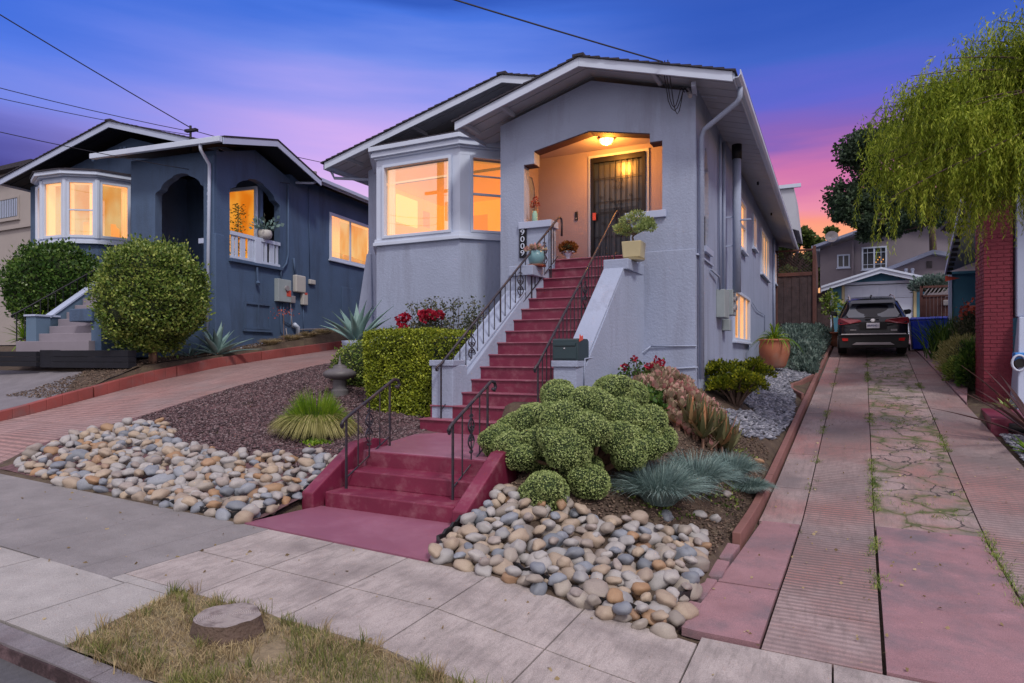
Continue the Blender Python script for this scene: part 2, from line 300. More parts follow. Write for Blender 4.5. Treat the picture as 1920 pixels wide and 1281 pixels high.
# ------------------------------------------------------------------ mesh building
BASE = {}
class MB:
    def __init__(s, xf=None): s.v = []; s.f = []; s.xf = xf
    def add(s, verts, faces):
        o = len(s.v)
        if s.xf is not None: verts = [tuple(s.xf @ Vector(p)) for p in verts]
        s.v.extend(tuple(p) for p in verts); s.f.extend([tuple(i+o for i in f) for f in faces]); return s
    def box(s, x0, x1, y0, y1, z0, z1):
        return s.add([(x0, y0, z0), (x1, y0, z0), (x1, y1, z0), (x0, y1, z0), (x0, y0, z1), (x1, y0, z1), (x1, y1, z1), (x0, y1, z1)],
                     [(0, 3, 2, 1), (4, 5, 6, 7), (0, 1, 5, 4), (1, 2, 6, 5), (2, 3, 7, 6), (3, 0, 4, 7)])
    def obox(s, c, size, rz=0, rx=0, ry=0):
        m = Matrix.Translation(c) @ Matrix.Rotation(rz, 4, 'Z') @ Matrix.Rotation(rx, 4, 'X') @ Matrix.Rotation(ry, 4, 'Y')
        x, y, z = size[0]/2, size[1]/2, size[2]/2
        return s.add([tuple(m @ Vector(p)) for p in [(-x, -y, -z), (x, -y, -z), (x, y, -z), (-x, y, -z), (-x, -y, z), (x, -y, z), (x, y, z), (-x, y, z)]],
                     [(0, 3, 2, 1), (4, 5, 6, 7), (0, 1, 5, 4), (1, 2, 6, 5), (2, 3, 7, 6), (3, 0, 4, 7)])
    def hexa(s, p):  # 8 corners: bottom 4 then top 4
        return s.add(p, [(0, 3, 2, 1), (4, 5, 6, 7), (0, 1, 5, 4), (1, 2, 6, 5), (2, 3, 7, 6), (3, 0, 4, 7)])
    def plate(s, outer, fn, w0, w1, holes=()):
        """polygon (u,v) with holes, extruded from w0 to w1, placed by fn(u,v,w)"""
        loops = [list(outer)]+[list(h) for h in holes]
        pts = [p for l in loops for p in l]; n = len(pts)
        tri = tessellate_polygon([[Vector((p[0], p[1], 0)) for p in l] for l in loops])
        verts = [fn(u, v, w0) for u, v in pts]+[fn(u, v, w1) for u, v in pts]
        faces = [tuple(t) for t in tri]+[tuple(i+n for i in reversed(t)) for t in tri]
        o = 0
        for l in loops:
            k = len(l)
            for i in range(k):
                a, b2 = o+i, o+(i+1) % k; faces.append((a, b2, b2+n, a+n))
            o += k
        return s.add(verts, faces)
    def prismz(s, poly, z0, z1): return s.plate(poly, lambda u, v, w: (u, v, w), z0, z1)
    def tube(s, pts, r, n=8, cap=True):
        pts = [Vector(p) for p in pts]; k = len(pts); rs = r if isinstance(r, (list, tuple)) else [r]*k
        verts = []; faces = []; up = None
        for i, p in enumerate(pts):
            d = (pts[min(i+1, k-1)]-pts[max(i-1, 0)]).normalized()
            if up is None: up = Vector((0, 0, 1)) if abs(d.z) < .9 else Vector((1, 0, 0))
            a = d.cross(up);
            if a.length < 1e-4: a = d.cross(Vector((0, 1, 0)))
            a.normalize(); b2 = a.cross(d); up = b2
            for j in range(n):
                t2 = 2*math.pi*(j+.5)/n; verts.append(tuple(p+a*math.cos(t2)*rs[i]+b2*math.sin(t2)*rs[i]))
        for i in range(k-1):
            for j in range(n):
                j2 = (j+1) % n; faces.append((i*n+j, i*n+j2, (i+1)*n+j2, (i+1)*n+j))
        if cap: faces.append(tuple(range(n-1, -1, -1))); faces.append(tuple((k-1)*n+j for j in range(n)))
        return s.add(verts, faces)
    def lathe(s, prof, c, n=24):
        verts = []; faces = []; k = len(prof)
        for r, z in prof:
            for j in range(n): verts.append((c[0]+r*math.cos(2*math.pi*j/n), c[1]+r*math.sin(2*math.pi*j/n), c[2]+z))
        for i in range(k-1):
            for j in range(n): faces.append((i*n+j, i*n+(j+1) % n, (i+1)*n+(j+1) % n, (i+1)*n+j))
        faces.append(tuple(range(n-1, -1, -1))); faces.append(tuple((k-1)*n+j for j in range(n)))
        return s.add(verts, faces)
    def blob(s, c, r, n=14, amp=.12, fr=1.5, seed=0):
        verts = []; faces = []; m = n*2
        for i in range(n+1):
            th = math.pi*i/n
            for j in range(m):
                ph = 2*math.pi*j/m; d = Vector((math.sin(th)*math.cos(ph), math.sin(th)*math.sin(ph), math.cos(th)))
                k = 1+amp*noise.noise(d*fr+Vector((seed*3.1, seed*1.7, seed)))
                verts.append((c[0]+d.x*r[0]*k, c[1]+d.y*r[1]*k, c[2]+d.z*r[2]*k))
        for i in range(n):
            for j in range(m): faces.append((i*m+j, (i+1)*m+j, (i+1)*m+(j+1) % m, i*m+(j+1) % m))
        return s.add(verts, faces)
    def grid(s, xs, ys, fn):
        nx = len(xs); verts = [fn(x, y) for y in ys for x in xs]
        return s.add(verts, [(j*nx+i, j*nx+i+1, (j+1)*nx+i+1, (j+1)*nx+i) for j in range(len(ys)-1) for i in range(nx-1)])
    def build(s, name, m, parent=None, smooth=False, bevel=0, recalc=True, base=None):
        me = bpy.data.meshes.new(name); V = s.v
        if parent is not None: b0 = BASE[parent.name]
        elif base is not None: b0 = base
        else:
            a = np.array(V); b0 = ((a[:, 0].min()+a[:, 0].max())/2, (a[:, 1].min()+a[:, 1].max())/2, a[:, 2].min())
        me.from_pydata([(p[0]-b0[0], p[1]-b0[1], p[2]-b0[2]) for p in V], [], s.f); me.update()
        if recalc:
            import bmesh
            bm = bmesh.new(); bm.from_mesh(me); bmesh.ops.recalc_face_normals(bm, faces=bm.faces); bm.to_mesh(me); bm.free()
        o = bpy.data.objects.new(name, me); COL.objects.link(o); me.materials.append(M[m] if isinstance(m, str) else m)
        if smooth:
            for p in me.polygons: p.use_smooth = True
        if bevel:
            bv = o.modifiers.new('bevel', 'BEVEL'); bv.width = bevel; bv.segments = 2; bv.limit_method = 'ANGLE'
        if parent is not None: o.parent = parent
        else: o.location = b0
        BASE[o.name] = b0
        return o
def root(name, label, cat, loc, group=None):
    o = bpy.data.objects.new(name, None); COL.objects.link(o); o.location = loc; o.empty_display_size = .2
    o['label'] = label; o['category'] = cat
    if group: o['group'] = group
    BASE[o.name] = tuple(loc); return o
def tag(o, label=None, cat=None, group=None, kind=None):
    if label: o['label'] = label
    if cat: o['category'] = cat
    if group: o['group'] = group
    if kind: o['kind'] = kind
    return o
def npmesh(name, V, F, m, parent=None, base=(0, 0, 0)):
    """fast mesh of quads or tris from arrays"""
    b0 = BASE[parent.name] if parent is not None else base
    V = np.asarray(V, dtype=np.float32)-np.array(b0, dtype=np.float32); F = np.asarray(F, dtype=np.int32); k = F.shape[1]
    me = bpy.data.meshes.new(name); me.vertices.add(len(V)); me.vertices.foreach_set('co', V.ravel())
    me.loops.add(F.size); me.loops.foreach_set('vertex_index', F.ravel())
    me.polygons.add(len(F)); me.polygons.foreach_set('loop_start', np.arange(0, F.size, k, dtype=np.int32)); me.polygons.foreach_set('loop_total', np.full(len(F), k, dtype=np.int32))
    me.update(calc_edges=True); me.materials.append(M[m])
    o = bpy.data.objects.new(name, me); COL.objects.link(o)
    if parent is not None: o.parent = parent
    else: o.location = b0
    BASE[o.name] = b0
    return o
def nrm(a): return a/np.maximum(np.linalg.norm(a, axis=1, keepdims=True), 1e-6)
def leaves(P, D, size, asp=.45, sizevar=.35):
    """diamond leaf at each P pointing along D"""
    n = len(P); D = nrm(D); rv = nrm(rng.normal(size=(n, 3))); S = nrm(np.cross(D, rv)); Nn = np.cross(D, S)
    s = size*(1+sizevar*rng.uniform(-1, 1, (n, 1)))
    V = np.stack([P, P+D*s*.5+S*s*asp+Nn*s*.12, P+D*s, P+D*s*.5-S*s*asp+Nn*s*.12], axis=1).reshape(-1, 3)
    return V, np.arange(4*n).reshape(-1, 4)
def tang(D, k=.45):
    return nrm(np.cross(D, rng.normal(size=D.shape)))+D*k
def sphere_pts(n, c, r, lo=.82, hi=1.03, amp=.1, fr=2., seed=0, upper=-1.):
    d = nrm(rng.normal(size=(int(n*1.3)+50, 3))); d = d[d[:, 2] > upper][:n]
    k = np.array([1+amp*noise.noise(Vector(x)*fr+Vector((seed, seed*2, seed))) for x in d])[:, None]
    rad = rng.uniform(lo, hi, (len(d), 1))
    return np.array(c)+d*np.array(r)*k*rad, d
def blades(base, tip, w, bend=.3, seg=4, droop=None):
    """curved tapering blades from base to tip; arrays n x 3; 'bend' raises the middle"""
    n = len(base); side = nrm(np.cross(tip-base, np.array([0, 0, 1.])+rng.normal(size=(n, 3))*.3))
    T = np.linspace(0, 1, seg+1); rows = []
    Ln = np.linalg.norm(tip-base, axis=1, keepdims=True)
    for t2 in T:
        p = base+(tip-base)*t2; p = p+np.array([0, 0, 1.])*Ln*bend*(4*t2*(1-t2))*.5
        ww = w*(1-t2)**.6*(.6+.8*min(t2*3, .5)) if t2 < 1 else w*.05
        rows.append(p-side*ww/2); rows.append(p+side*ww/2)
    V = np.stack(rows, axis=1); k = 2*(seg+1); F = []
    idx = np.arange(n)[:, None]*k
    for s2 in range(seg): F.append(np.concatenate([idx+2*s2, idx+2*s2+1, idx+2*s2+3, idx+2*s2+2], axis=1))
    return V.reshape(-1, 3), np.concatenate(F)
def join(parts):
    V = []; F = []; o = 0
    for v, f in parts: V.append(v); F.append(f+o); o += len(v)
    return np.concatenate(V), np.concatenate(F)
def text_obj(txt, size, m, parent, mtx, depth=.003):
    """writing as thin real letters; mtx is a world matrix"""
    cu = bpy.data.curves.new('t', 'FONT'); cu.body = txt; cu.size = size; cu.extrude = depth; cu.align_x = 'CENTER'; cu.align_y = 'CENTER'
    o = bpy.data.objects.new('t', cu); COL.objects.link(o); dg = bpy.context.evaluated_depsgraph_get()
    me = bpy.data.meshes.new_from_object(o.evaluated_get(dg)); bpy.data.objects.remove(o)
    vs = [tuple(mtx @ v.co) for v in me.vertices]; fs = [tuple(p.vertices) for p in me.polygons]; bpy.data.meshes.remove(me)
    mb = MB(); mb.add(vs, fs); return mb.build('number', m, parent, recalc=False)
FR = lambda y0, sg=1: (lambda u, v, w: (u, y0+sg*w, v))
SD = lambda x0, sg=-1: (lambda u, v, w: (x0+sg*w, u, v))
def rect(a, b, c, d): return [(a, c), (b, c), (b, d), (a, d)]

# ------------------------------------------------------------------ terrain heights
def interp(t, pts):
    if t <= pts[0][0]: return pts[0][1]
    for (a, b), (c, d) in zip(pts, pts[1:]):
        if t <= c: return b+(d-b)*(t-a)/(c-a)
    return pts[-1][1]
ZL = [(4.5, .2), (5.38, .43), (6.4, .6), (7.2, .77), (8.7, 1.09), (10.27, 1.36), (11.4, 1.5), (14.4, 1.83), (25, 2.8), (40, 3.5)]
ZD = [(4.6, -.3), (6.5, -.29), (8.04, -.24), (9.5, -.08), (22, 1.56), (31, 2.6), (60, 3)]
ZI = [(4.5, 0), (5.4, .12), (6.5, .42), (8.2, .95), (10.9, 1.33), (14, 1.4), (17, 1.45), (20, 1.6), (25, 2.1), (40, 3)]
ZR = [(4.5, 0), (5.4, .13), (6.5, .4), (8, .52), (9, .75), (12, 1.25), (20, 2.2)]
ZY = [(4.5, .25), (6, .62), (7.3, .92), (8.3, 1.30), (8.7, 1.44), (9.5, 1.52), (10.9, 1.7), (11.7, 1.83), (13.9, 2.2), (16, 2.45), (30, 3.2), (40, 3.5)]
def zs(X):
    if X < -2.4: return -.032*(max(X, -20)+4.85)
    if X < -.9: return -.0784-.15*(X+2.4)
    if X < 4: return -.3034-.02*(X+.9)
    return -.40
def xc(Y): return -.9+(Y-7.3)*.046
def zd(Y): return interp(Y, ZD)
def zl(Y): return interp(Y, ZL)
def zg(X, Y):
    if Y < 4.5: return zs(X)
    w = min(1, (Y-4.5)/1.0)
    if X > xc(Y): return zd(Y)*w+zs(X)*(1-w)
    if X > -4.2:
        a = interp(Y, ZI); a = a*w+zs(max(X, -4))*(1-w)
        b = (zd(Y)+.06)*w+zs(X)*(1-w)
        t = min(1, max(0, (X+2.5)/(xc(Y)+2.5)))
        return a+(b-a)*t
    a = zl(Y)
    if X < -10: return a*w+zs(X)*(1-w) if X > -12.62 else interp(Y, ZY)*w+zs(X)*(1-w)
    b = interp(Y, ZR); t = (X+10)/4.8; w = min(1, (Y-4.5)/.6)
    z = a+(b-a)*min(1, t); return z*w+zs(X)*(1-w)
# ------------------------------------------------------------------ SETTING
def struct(o): o['kind'] = 'structure'; return o
def frange(a, b, st): 
    n = max(1, int(round((b-a)/st))); return [a+(b-a)*i/n for i in range(n+1)]
def ground_z(x, y):
    if y < 2.2: return zs(x)-.35
    d = .06 if (y < 4.5 or x > xc(y)-.02 or (-12.7 < x < -10.05)) else .0
    if 8.1 > y > 4.4 and -5.15 < x < -3.08: d = .14
    if -12.7 < x < -12.6 and y > 4.5: return zl(min(y, 60))-.1
    if y > 11.4 and -9.6 < x < -2.1 or (y > 10.95 and -5.6 < x < -2.1): d = 1.0
    return zg(x, min(y, 60))-d+(.015*noise.noise(Vector((x*1.7, y*1.7, 0))) if y > 4.6 else 0)
xs = [-1200, -400, -120, -60, -30, -22, -18, -16]+frange(-15, -12.875, .125)+[-12.75, -12.69, -12.61]+frange(-12.5, 5, .125)+[6, 8, 12, 25, 60, 150, 400, 1200]
ys = [-1200, -300, -60, -20, -5, 0, 1.9, 2.19, 2.21, 2.5, 3, 3.7, 4.4]+frange(4.5, 15, .125)+frange(15.3, 30, .4)+[33, 37, 45, 60, 120, 400, 1500]
struct(MB().grid(xs, ys, lambda x, y: (x, y, ground_z(x, y))).build('ground', 'soil', smooth=True, base=(0, 0, 0)))
struct(MB().grid([-1200, -60, -20]+frange(-12, 6, .5)+[20, 60, 1200], [-60, -20, -4, 0, 2.08], lambda x, y: (x, y, zs(x)-.085-.02*(1.96-y if y > -4 else 6))).build('road', 'asphalt', base=(0, 0, 0)))
kb = MB(); 
ex = frange(-14, 7, 1.5)
for a, b in zip(ex, ex[1:]):
    a += .006; n = 6
    for i in range(n):
        x0 = a+(b-a)*i/n; x1 = a+(b-a)*(i+1)/n
        kb.hexa([(x0, 2.055, zs(x0)-.3), (x1, 2.055, zs(x1)-.3), (x1, 2.20, zs(x1)-.3), (x0, 2.20, zs(x0)-.3), (x0, 2.075, zs(x0)-.008), (x1, 2.075, zs(x1)-.008), (x1, 2.20, zs(x1)), (x0, 2.20, zs(x0))])
struct(kb.build('kerb', 'kerb', base=(0, 0, 0)))
M['kerb_face'] = mat('worn_dark_kerb_face', (.035, .02, .024), .9, .4, 4, 40, .8, .01, dirt=(.14, .09, .10, 1), dscale=5)
kf = MB()
for i in range(84):
    a = -14+i*.25; b = a+.25; j = .012*noise.noise(Vector((a*3, 0, 0))); k = .012*noise.noise(Vector((b*3, 0, 0)))
    kf.hexa([(a, 2.045, zs(a)-.12), (b, 2.045, zs(b)-.12), (b, 2.057, zs(b)-.12), (a, 2.057, zs(a)-.12), (a, 2.062, zs(a)-.020+j), (b, 2.062, zs(b)-.020+k), (b, 2.074, zs(b)-.020+k), (a, 2.074, zs(a)-.020+j)])
struct(kf.build('kerb', 'kerb_face', base=(0, 0, 0)))
def slab(mb, x0, x1, y0, y1, fn, th=.05, st=.35, gap=.006, lift=0, skew=0):
    """paving slab that follows the ground, with a small joint round it"""
    x0 += gap; x1 -= gap; y0 += gap; y1 -= gap
    X = frange(x0, x1, st); Y = frange(y0, y1, st)
    f = lambda x, y: (x+skew*(y-y0), y, fn(x+skew*(y-y0), y)+lift)
    mb.grid(X, Y, f)
    for a, b in zip(X, X[1:]):
        for yy in (y0, y1): p = f(a, yy); q = f(b, yy); mb.add([p, q, (q[0], q[1], q[2]-th), (p[0], p[1], p[2]-th)], [(0, 1, 2, 3)])
    for a, b in zip(Y, Y[1:]):
        for xx in (x0, x1): p = f(xx, a); q = f(xx, b); mb.add([p, q, (q[0], q[1], q[2]-th), (p[0], p[1], p[2]-th)], [(0, 1, 2, 3)])
fs = lambda x, y: zs(x)
wk = MB(); jx = [-4.8, -4.0, -3.2, -2.42, -1.62, -.82, 0, .85, 1.7, 2.5, 3.3, 4.2, 5.2]
for a, b in zip(jx, jx[1:]):
    slab(wk, a, b, 3.1, 3.74, fs); slab(wk, a, b, 3.74, 4.5 if b < -.5 else 4.62, fs)
for a, b in zip(jx[4:], jx[5:]):
    if a > -.9: slab(wk, a, b, 2.22, 3.1, fs)
struct(wk.build('sidewalk', 'walk', base=(0, 0, 0), recalc=False))
ap = MB()
for a, b in zip([-14, -9.5, -8.2, -6.9, -5.7, -4.62], [-9.5, -8.2, -6.9, -5.7, -4.62, -3.95]): slab(ap, a, b, 2.22, 3.0 if b > -5 else 2.98, fs)
slab(ap, -4.8, -4.62, 2.98, 3.1, fs, gap=.002); slab(ap, -4.62, -3.9, 3.0, 3.1, fs, gap=.002)
struct(ap.build('driveway_apron', 'walk_lt', base=(0, 0, 0), recalc=False))
gp = MB()
for a, b in zip([-14, -10.9, -9, -7, -6.1, -5.2], [-10.9, -9, -7, -6.1, -5.2, -4.8]): slab(gp, a, b, 2.99, 4.52, lambda x, y: zs(x), gap=.002)
struct(gp.build('sidewalk', 'walk_gr', base=(0, 0, 0), recalc=False))

# right driveway: four strips running up beside the house
LF_ = .036
l1 = lambda y: -.33+LF_*(y-7.5); l2 = lambda y: .35+LF_*(y-6.5); l3 = lambda y: 1.34+.04*(y-6.5); l4 = lambda y: 2.34
def strip(mb, fa, fb, y0, y1, lift=0, gap=.008, th=.06, nx=5, st=.3):
    Y = frange(y0+gap, y1-gap, st)
    f = lambda u, y: (fa(y)+gap+(fb(y)-fa(y)-2*gap)*u, y, zg(5, y)*1.0 if False else None)
    def P(u, y):
        x = fa(y)+gap+(fb(y)-fa(y)-2*gap)*u; w = min(1, max(0, (y-4.5)/1.0)); z = zd(y)*w+zs(x)*(1-w)
        return (x, y, z+lift)
    U = [i/nx for i in range(nx+1)]; mb.grid(U, Y, P)
    for a, b in zip(Y, Y[1:]):
        for u in (0, 1): p = P(u, a); q = P(u, b); mb.add([p, q, (q[0], q[1], q[2]-th), (p[0], p[1], p[2]-th)], [(0, 1, 2, 3)])
    for a, b in zip(U, U[1:]):
        for yy in (Y[0], Y[-1]): p = P(a, yy); q = P(b, yy); mb.add([p, q, (q[0], q[1], q[2]-th), (p[0], p[1], p[2]-th)], [(0, 1, 2, 3)])
xe = lambda y: xc(y)+.11
m1 = MB()
for a, b in [(7.9, 9.3), (9.3, 11), (11, 14), (14, 18), (18, 23), (23, 30)]: strip(m1, xe, l1, a, b)
struct(m1.build('driveway', 'drive', base=(0, 0, 0), recalc=False))
m1 = MB(); xe2 = lambda y: xc(y)+.14-.03*(7.9-y)
for a, b in [(4.66, 5.75), (5.75, 7.9)]: strip(m1, xe2, l1, a, b, lift=.012, gap=.014)
struct(m1.build('driveway', 'drive_red', base=(0, 0, 0), recalc=False))
m1 = MB()
for a, b in [(4.62, 5.4), (5.4, 7.6), (7.6, 11.5), (11.5, 15), (15, 19), (19, 24), (24, 30)]: strip(m1, l1, l2, a, b, gap=.006)
for a, b in [(4.62, 6.3), (6.3, 9.4), (9.4, 11.4), (11.4, 15), (15, 19), (19, 24), (24, 30)]: strip(m1, l3, l4, a, b, gap=.008)
struct(m1.build('driveway', 'drive_rib', base=(0, 0, 0), recalc=False))
m1 = MB(); strip(m1, l2, l3, 4.62, 8.15, lift=.008, gap=.018); struct(m1.build('driveway', 'drive_red', base=(0, 0, 0), recalc=False))
m1 = MB(); strip(m1, l2, l3, 8.15, 30, gap=.006); struct(m1.build('driveway', 'drive_crk', base=(0, 0, 0), recalc=False))
m1 = MB(); strip(m1, l4, lambda y: 4.2 if y < 9.5 else (3.6 if y < 12 else 2.36), 4.62, 9.5, gap=.01)
strip(m1, l4, lambda y: 2.34+max(0, (y-15.2))*.16, 15.25, 30, lift=.03, gap=.01); struct(m1.build('path', 'drive_red', base=(0, 0, 0), recalc=False))

# left driveway
m1 = MB()
for a, b in [(4.55, 6.1), (6.1, 8.0), (8.0, 10.4), (10.4, 13.5), (13.5, 22)]:
    for c, d in [(-12.6, -11.4), (-11.4, -10.35), (-10.35, -10.0)]:
        slab(m1, c, d, a, b, lambda x, y: zl(y)*min(1, (y-4.5))+zs(x)*(1-min(1, (y-4.5))), gap=.007, st=.3)
struct(m1.build('driveway', 'drive_l', base=(0, 0, 0), recalc=False))
# grey pad left of the red kerb wall
m1 = MB()
slab(m1, -30, -12.78, 4.55, 8.25, lambda x, y: interp(y, ZY)*min(1, (y-4.5))+zs(x)*(1-min(1, y-4.5)), lift=.02, st=.4)
# keep the planted corner free of paving
struct(m1.build('path', 'pad', base=(0, 0, 0), recalc=False))
bedm = MB().grid(frange(-14.6, -12.74, .1), frange(6.9, 8.6, .1), lambda x, y: (x, y, interp(y, ZY)+.035-(.2 if (x < -12.8-(y-6.9)*1.05) else 0)+.02*noise.noise(Vector((x*5, y*5, 0)))))
tag(bedm.build('bark_mulch', 'soil', base=(-13, 8, 1), smooth=True), 'thin brown mulch between the grey pad and the red kerb wall', 'mulch', kind='stuff')

# ------------------------------------------------------------------ low edging walls
w = MB()
def ztop(y): return zl(y)+interp(y, [(4.5, .02), (5.2, .13), (7, .2), (8.5, .22), (20, .2)])
segs = [(4.55, 5.9), (5.91, 7.55), (7.56, 9.3), (9.31, 11.6), (11.61, 17)]
for a, b in segs:
    Y = frange(a+.008, b-.008, .25)
    for p, q in zip(Y, Y[1:]):
        j = .012*math.sin(p*3)
        w.hexa([(-12.78, p, zl(p)-.2), (-12.6, p, zl(p)-.2), (-12.6, q, zl(q)-.2), (-12.78, q, zl(q)-.2), (-12.76, p, ztop(p)), (-12.62, p, ztop(p)), (-12.62, q, ztop(q)), (-12.76, q, ztop(q))])
tag(w.build('low_wall', 'curb_red', bevel=.012), 'low red painted kerb wall with cracks along the left driveway', 'low wall')
w = MB()
for a, b in [(6.9, 9.4), (9.41, 12.6), (12.61, 24.5)]:
    Y = frange(a, b, .4)
    for p, q in zip(Y, Y[1:]):
        w.hexa([(xc(p), p, zd(p)-.2), (xc(p)+.085, p, zd(p)-.2), (xc(q)+.085, q, zd(q)-.2), (xc(q), q, zd(q)-.2), (xc(p), p, zd(p)+.13), (xc(p)+.085, p, zd(p)+.13), (xc(q)+.085, q, zd(q)+.13), (xc(q), q, zd(q)+.13)])
t2 = [(xc(15)-.02, 15, 0), (xc(15)-.16, 15.35, 0), (xc(15.6)-.3, 15.7, 0), (xc(16)-.34, 16.2, 0), (xc(16.5)-.2, 16.6, 0), (xc(17)-.12, 17.1, 0), (xc(17)+.02, 17.6, 0)]
for p, q in zip(t2, t2[1:]):
    d = Vector((q[0]-p[0], q[1]-p[1], 0)).normalized(); nn = Vector((-d.y, d.x, 0))*.03
    za, zb = zd(p[1])+.2, zd(q[1])+.2
    w.hexa([(p[0]+nn.x, p[1]+nn.y, za-.2), (p[0]-nn.x, p[1]-nn.y, za-.2), (q[0]-nn.x, q[1]-nn.y, zb-.2), (q[0]+nn.x, q[1]+nn.y, zb-.2), (p[0]+nn.x, p[1]+nn.y, za), (p[0]-nn.x, p[1]-nn.y, za), (q[0]-nn.x, q[1]-nn.y, zb), (q[0]+nn.x, q[1]+nn.y, zb)])
tag(w.build('garden_edging', 'edge', bevel=.008), 'brown timber edging with a wavy section along the right driveway', 'edging')
# red stub pavers near the pavement
for a, b in [(4.75, 5.2), (5.25, 5.75), (5.8, 6.3), (6.35, 6.85)]:
    w = MB(); o = random.uniform(-.03, .03)
    w.plate([(xc(a)-.02+o, a), (xc(a)+.10+o, a+.03), (xc(b)+.09, b-.02), (xc(b)-.03, b)], lambda u, v, ww: (u, v, zg(1, v)+ww), -.06, .035)
    tag(w.build('edging_paver', 'drive_red', bevel=.01), {4.75: 'front', 5.25: 'second', 5.8: 'third', 6.35: 'last'}[a]+' of four crumbled pink edging pieces beside the right cobbles, counted from the sidewalk', 'paver')
# black plastic edging, scalloped, along the cobbles
def edging(pts, label):
    mb = MB(); P = []
    for a, b in zip(pts, pts[1:]):
        n = max(2, int((Vector(b)-Vector(a)).length/.045))
        for i in range(n): P.append((a[0]+(b[0]-a[0])*i/n, a[1]+(b[1]-a[1])*i/n))
    for i, (p, q) in enumerate(zip(P, P[1:])):
        za = zg(*p)+.045+.03*abs(math.sin(i*1.1)); zb = zg(*q)+.045+.03*abs(math.sin((i+1)*1.1))
        d = Vector((q[0]-p[0], q[1]-p[1])).normalized()*.012
        mb.hexa([(p[0]-d.y, p[1]+d.x, za-.15), (p[0]+d.y, p[1]-d.x, za-.15), (q[0]+d.y, q[1]-d.x, zb-.15), (q[0]-d.y, q[1]+d.x, zb-.15), (p[0]-d.y, p[1]+d.x, za), (p[0]+d.y, p[1]-d.x, za), (q[0]+d.y, q[1]-d.x, zb), (q[0]-d.y, q[1]+d.x, zb)])
    tag(mb.build('garden_edging', 'plastic_blk'), label, 'edging')
edging([(-3.16, 5.6), (-3.13, 4.85), (-3.0, 4.72), (-2.3, 4.68), (-1.75, 4.62), (-1.35, 4.6), (-1.1, 4.9), (-.98, 5.3)], 'black scalloped plastic edging winding through the right cobbles')
edging([(-5.22, 5.5), (-5.2, 4.62), (-5.5, 4.56), (-6.5, 4.58)], 'black plastic edging at the corner of the left cobbles')
# ------------------------------------------------------------------ RED STEPS TO THE STREET
SL = lambda y: -5.02+(max(8.2, y)-8.4)*.212      # left edge of the upper flight
SR = lambda y: -3.43+(max(8.2, y)-8.2)*.08
r_lo = .175; r_up = .19; t_up = .2046; Y0 = 7.986
st = root('entry_steps', 'short burgundy concrete flight of three steps and landing rising from the sidewalk', 'steps', (-4.1, 5.4, 0))
ld = MB()
ld.hexa([(-5.0, 6.12, -.2), (-3.3, 6.12, -.2), (-3.1, 7.99, -.2), (-5.42, 7.99, -.2), (-5.0, 6.12, .525), (-3.3, 6.12, .525), (-3.1, 7.99, .525), (-5.42, 7.99, .525)])
ld.build('landing', 'slab', st, bevel=.012)
tr = MB()
for k, (ya, z) in enumerate([(5.40, .175), (5.76, .35)]):
    tr.box(-4.93, -3.30, ya, 6.13, -.2 if k == 0 else .17, z)
tr.build('treads', 'red', st, bevel=.014)
tr2 = MB().box(-4.93, -3.30, 6.09, 6.125, .30, .518); tr2.build('riser', 'red', st, bevel=.01)
for sx, nm in ((-5.07, 'side_wall'), (-3.17, 'side_wall')):
    a, b = sx-.08, sx+.08
    prof = [(5.28, -.25), (5.28, .17), (6.05, .62), (6.35, .64), (6.6, .6), (6.6, -.25)]
    mb = MB().plate(prof, lambda u, v, w: (w, u, v), a, b)
    mb.build(nm, 'red', st, bevel=.015)
sl = MB(); sl.plate([(-5.12, 4.5), (-3.0, 4.5), (-3.09, 5.41), (-5.0, 5.41)], lambda u, v, w: (u, v, zs(u)*max(0, 1-(v-4.5)/.9)+.004+w), -.1, .01)
sl.build('apron_slab', 'slab', st)

# ------------------------------------------------------------------ UPPER STAIRCASE
us = root('front_staircase', 'steep burgundy staircase of fifteen steps between grey stucco side walls leading up to the porch', 'staircase', (-4.2, 8.0, .5))
for k in range(1, 16):
    ya = Y0+(k-1)*t_up; z = .525+k*r_up; yb = ya+t_up+.05 if k < 15 else 11.2
    xl, xr = (-5.47, -3.02) if k == 1 else ((-5.42, -3.05) if k == 2 else (SL(ya), SR(ya)))
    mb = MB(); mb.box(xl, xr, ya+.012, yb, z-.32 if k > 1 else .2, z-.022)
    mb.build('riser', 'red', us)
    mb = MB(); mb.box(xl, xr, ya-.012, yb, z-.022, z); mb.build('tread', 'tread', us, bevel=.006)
def cheek(xa, xb, label):
    mb = MB(); dx = lambda y: (y-8.2)*(.212 if xa < -4.4 else .08)
    za_, zb_ = (1.36, 2.72) if xa < -4.4 else (1.5, 3.02)
    prof = [(8.2, .3), (8.2, 1.5), (8.5, 1.5), (8.52, za_), (9.98, zb_), (9.985, 3.02), (10.9, 3.02), (10.9, .3)]
    mb.plate(prof, lambda u, v, w: (w+dx(u), u, v), xa, xb)
    mb.build('side_wall', 'stucco', us, bevel=.012)
    mb = MB(); mb.box(xa-.025, xb+.025, 8.17, 8.52, 1.49, 1.575)
    mb.hexa([(xa-.0, 8.525, za_+.004), (xb+.0, 8.525, za_+.004), (xb+dx(9.99)+.0, 9.98, zb_+.004), (xa+dx(9.99)-.0, 9.98, zb_+.004), (xa-.0, 8.525, za_+.05), (xb+.0, 8.525, za_+.05), (xb+dx(9.99), 9.96, zb_+.04), (xa+dx(9.99), 9.96, zb_+.04)])
    mb.build('cap', 'stucco', us, bevel=.008)
    mb = MB(); mb.box(xa+dx(10.4)-.04, xb+dx(10.4)+.04, 9.93, 10.9, 3.0, 3.17); mb.build('cap', 'stucco', us, bevel=.012)
cheek(-5.40, -5.03, 'l'); cheek(-3.42, -3.09, 'r')
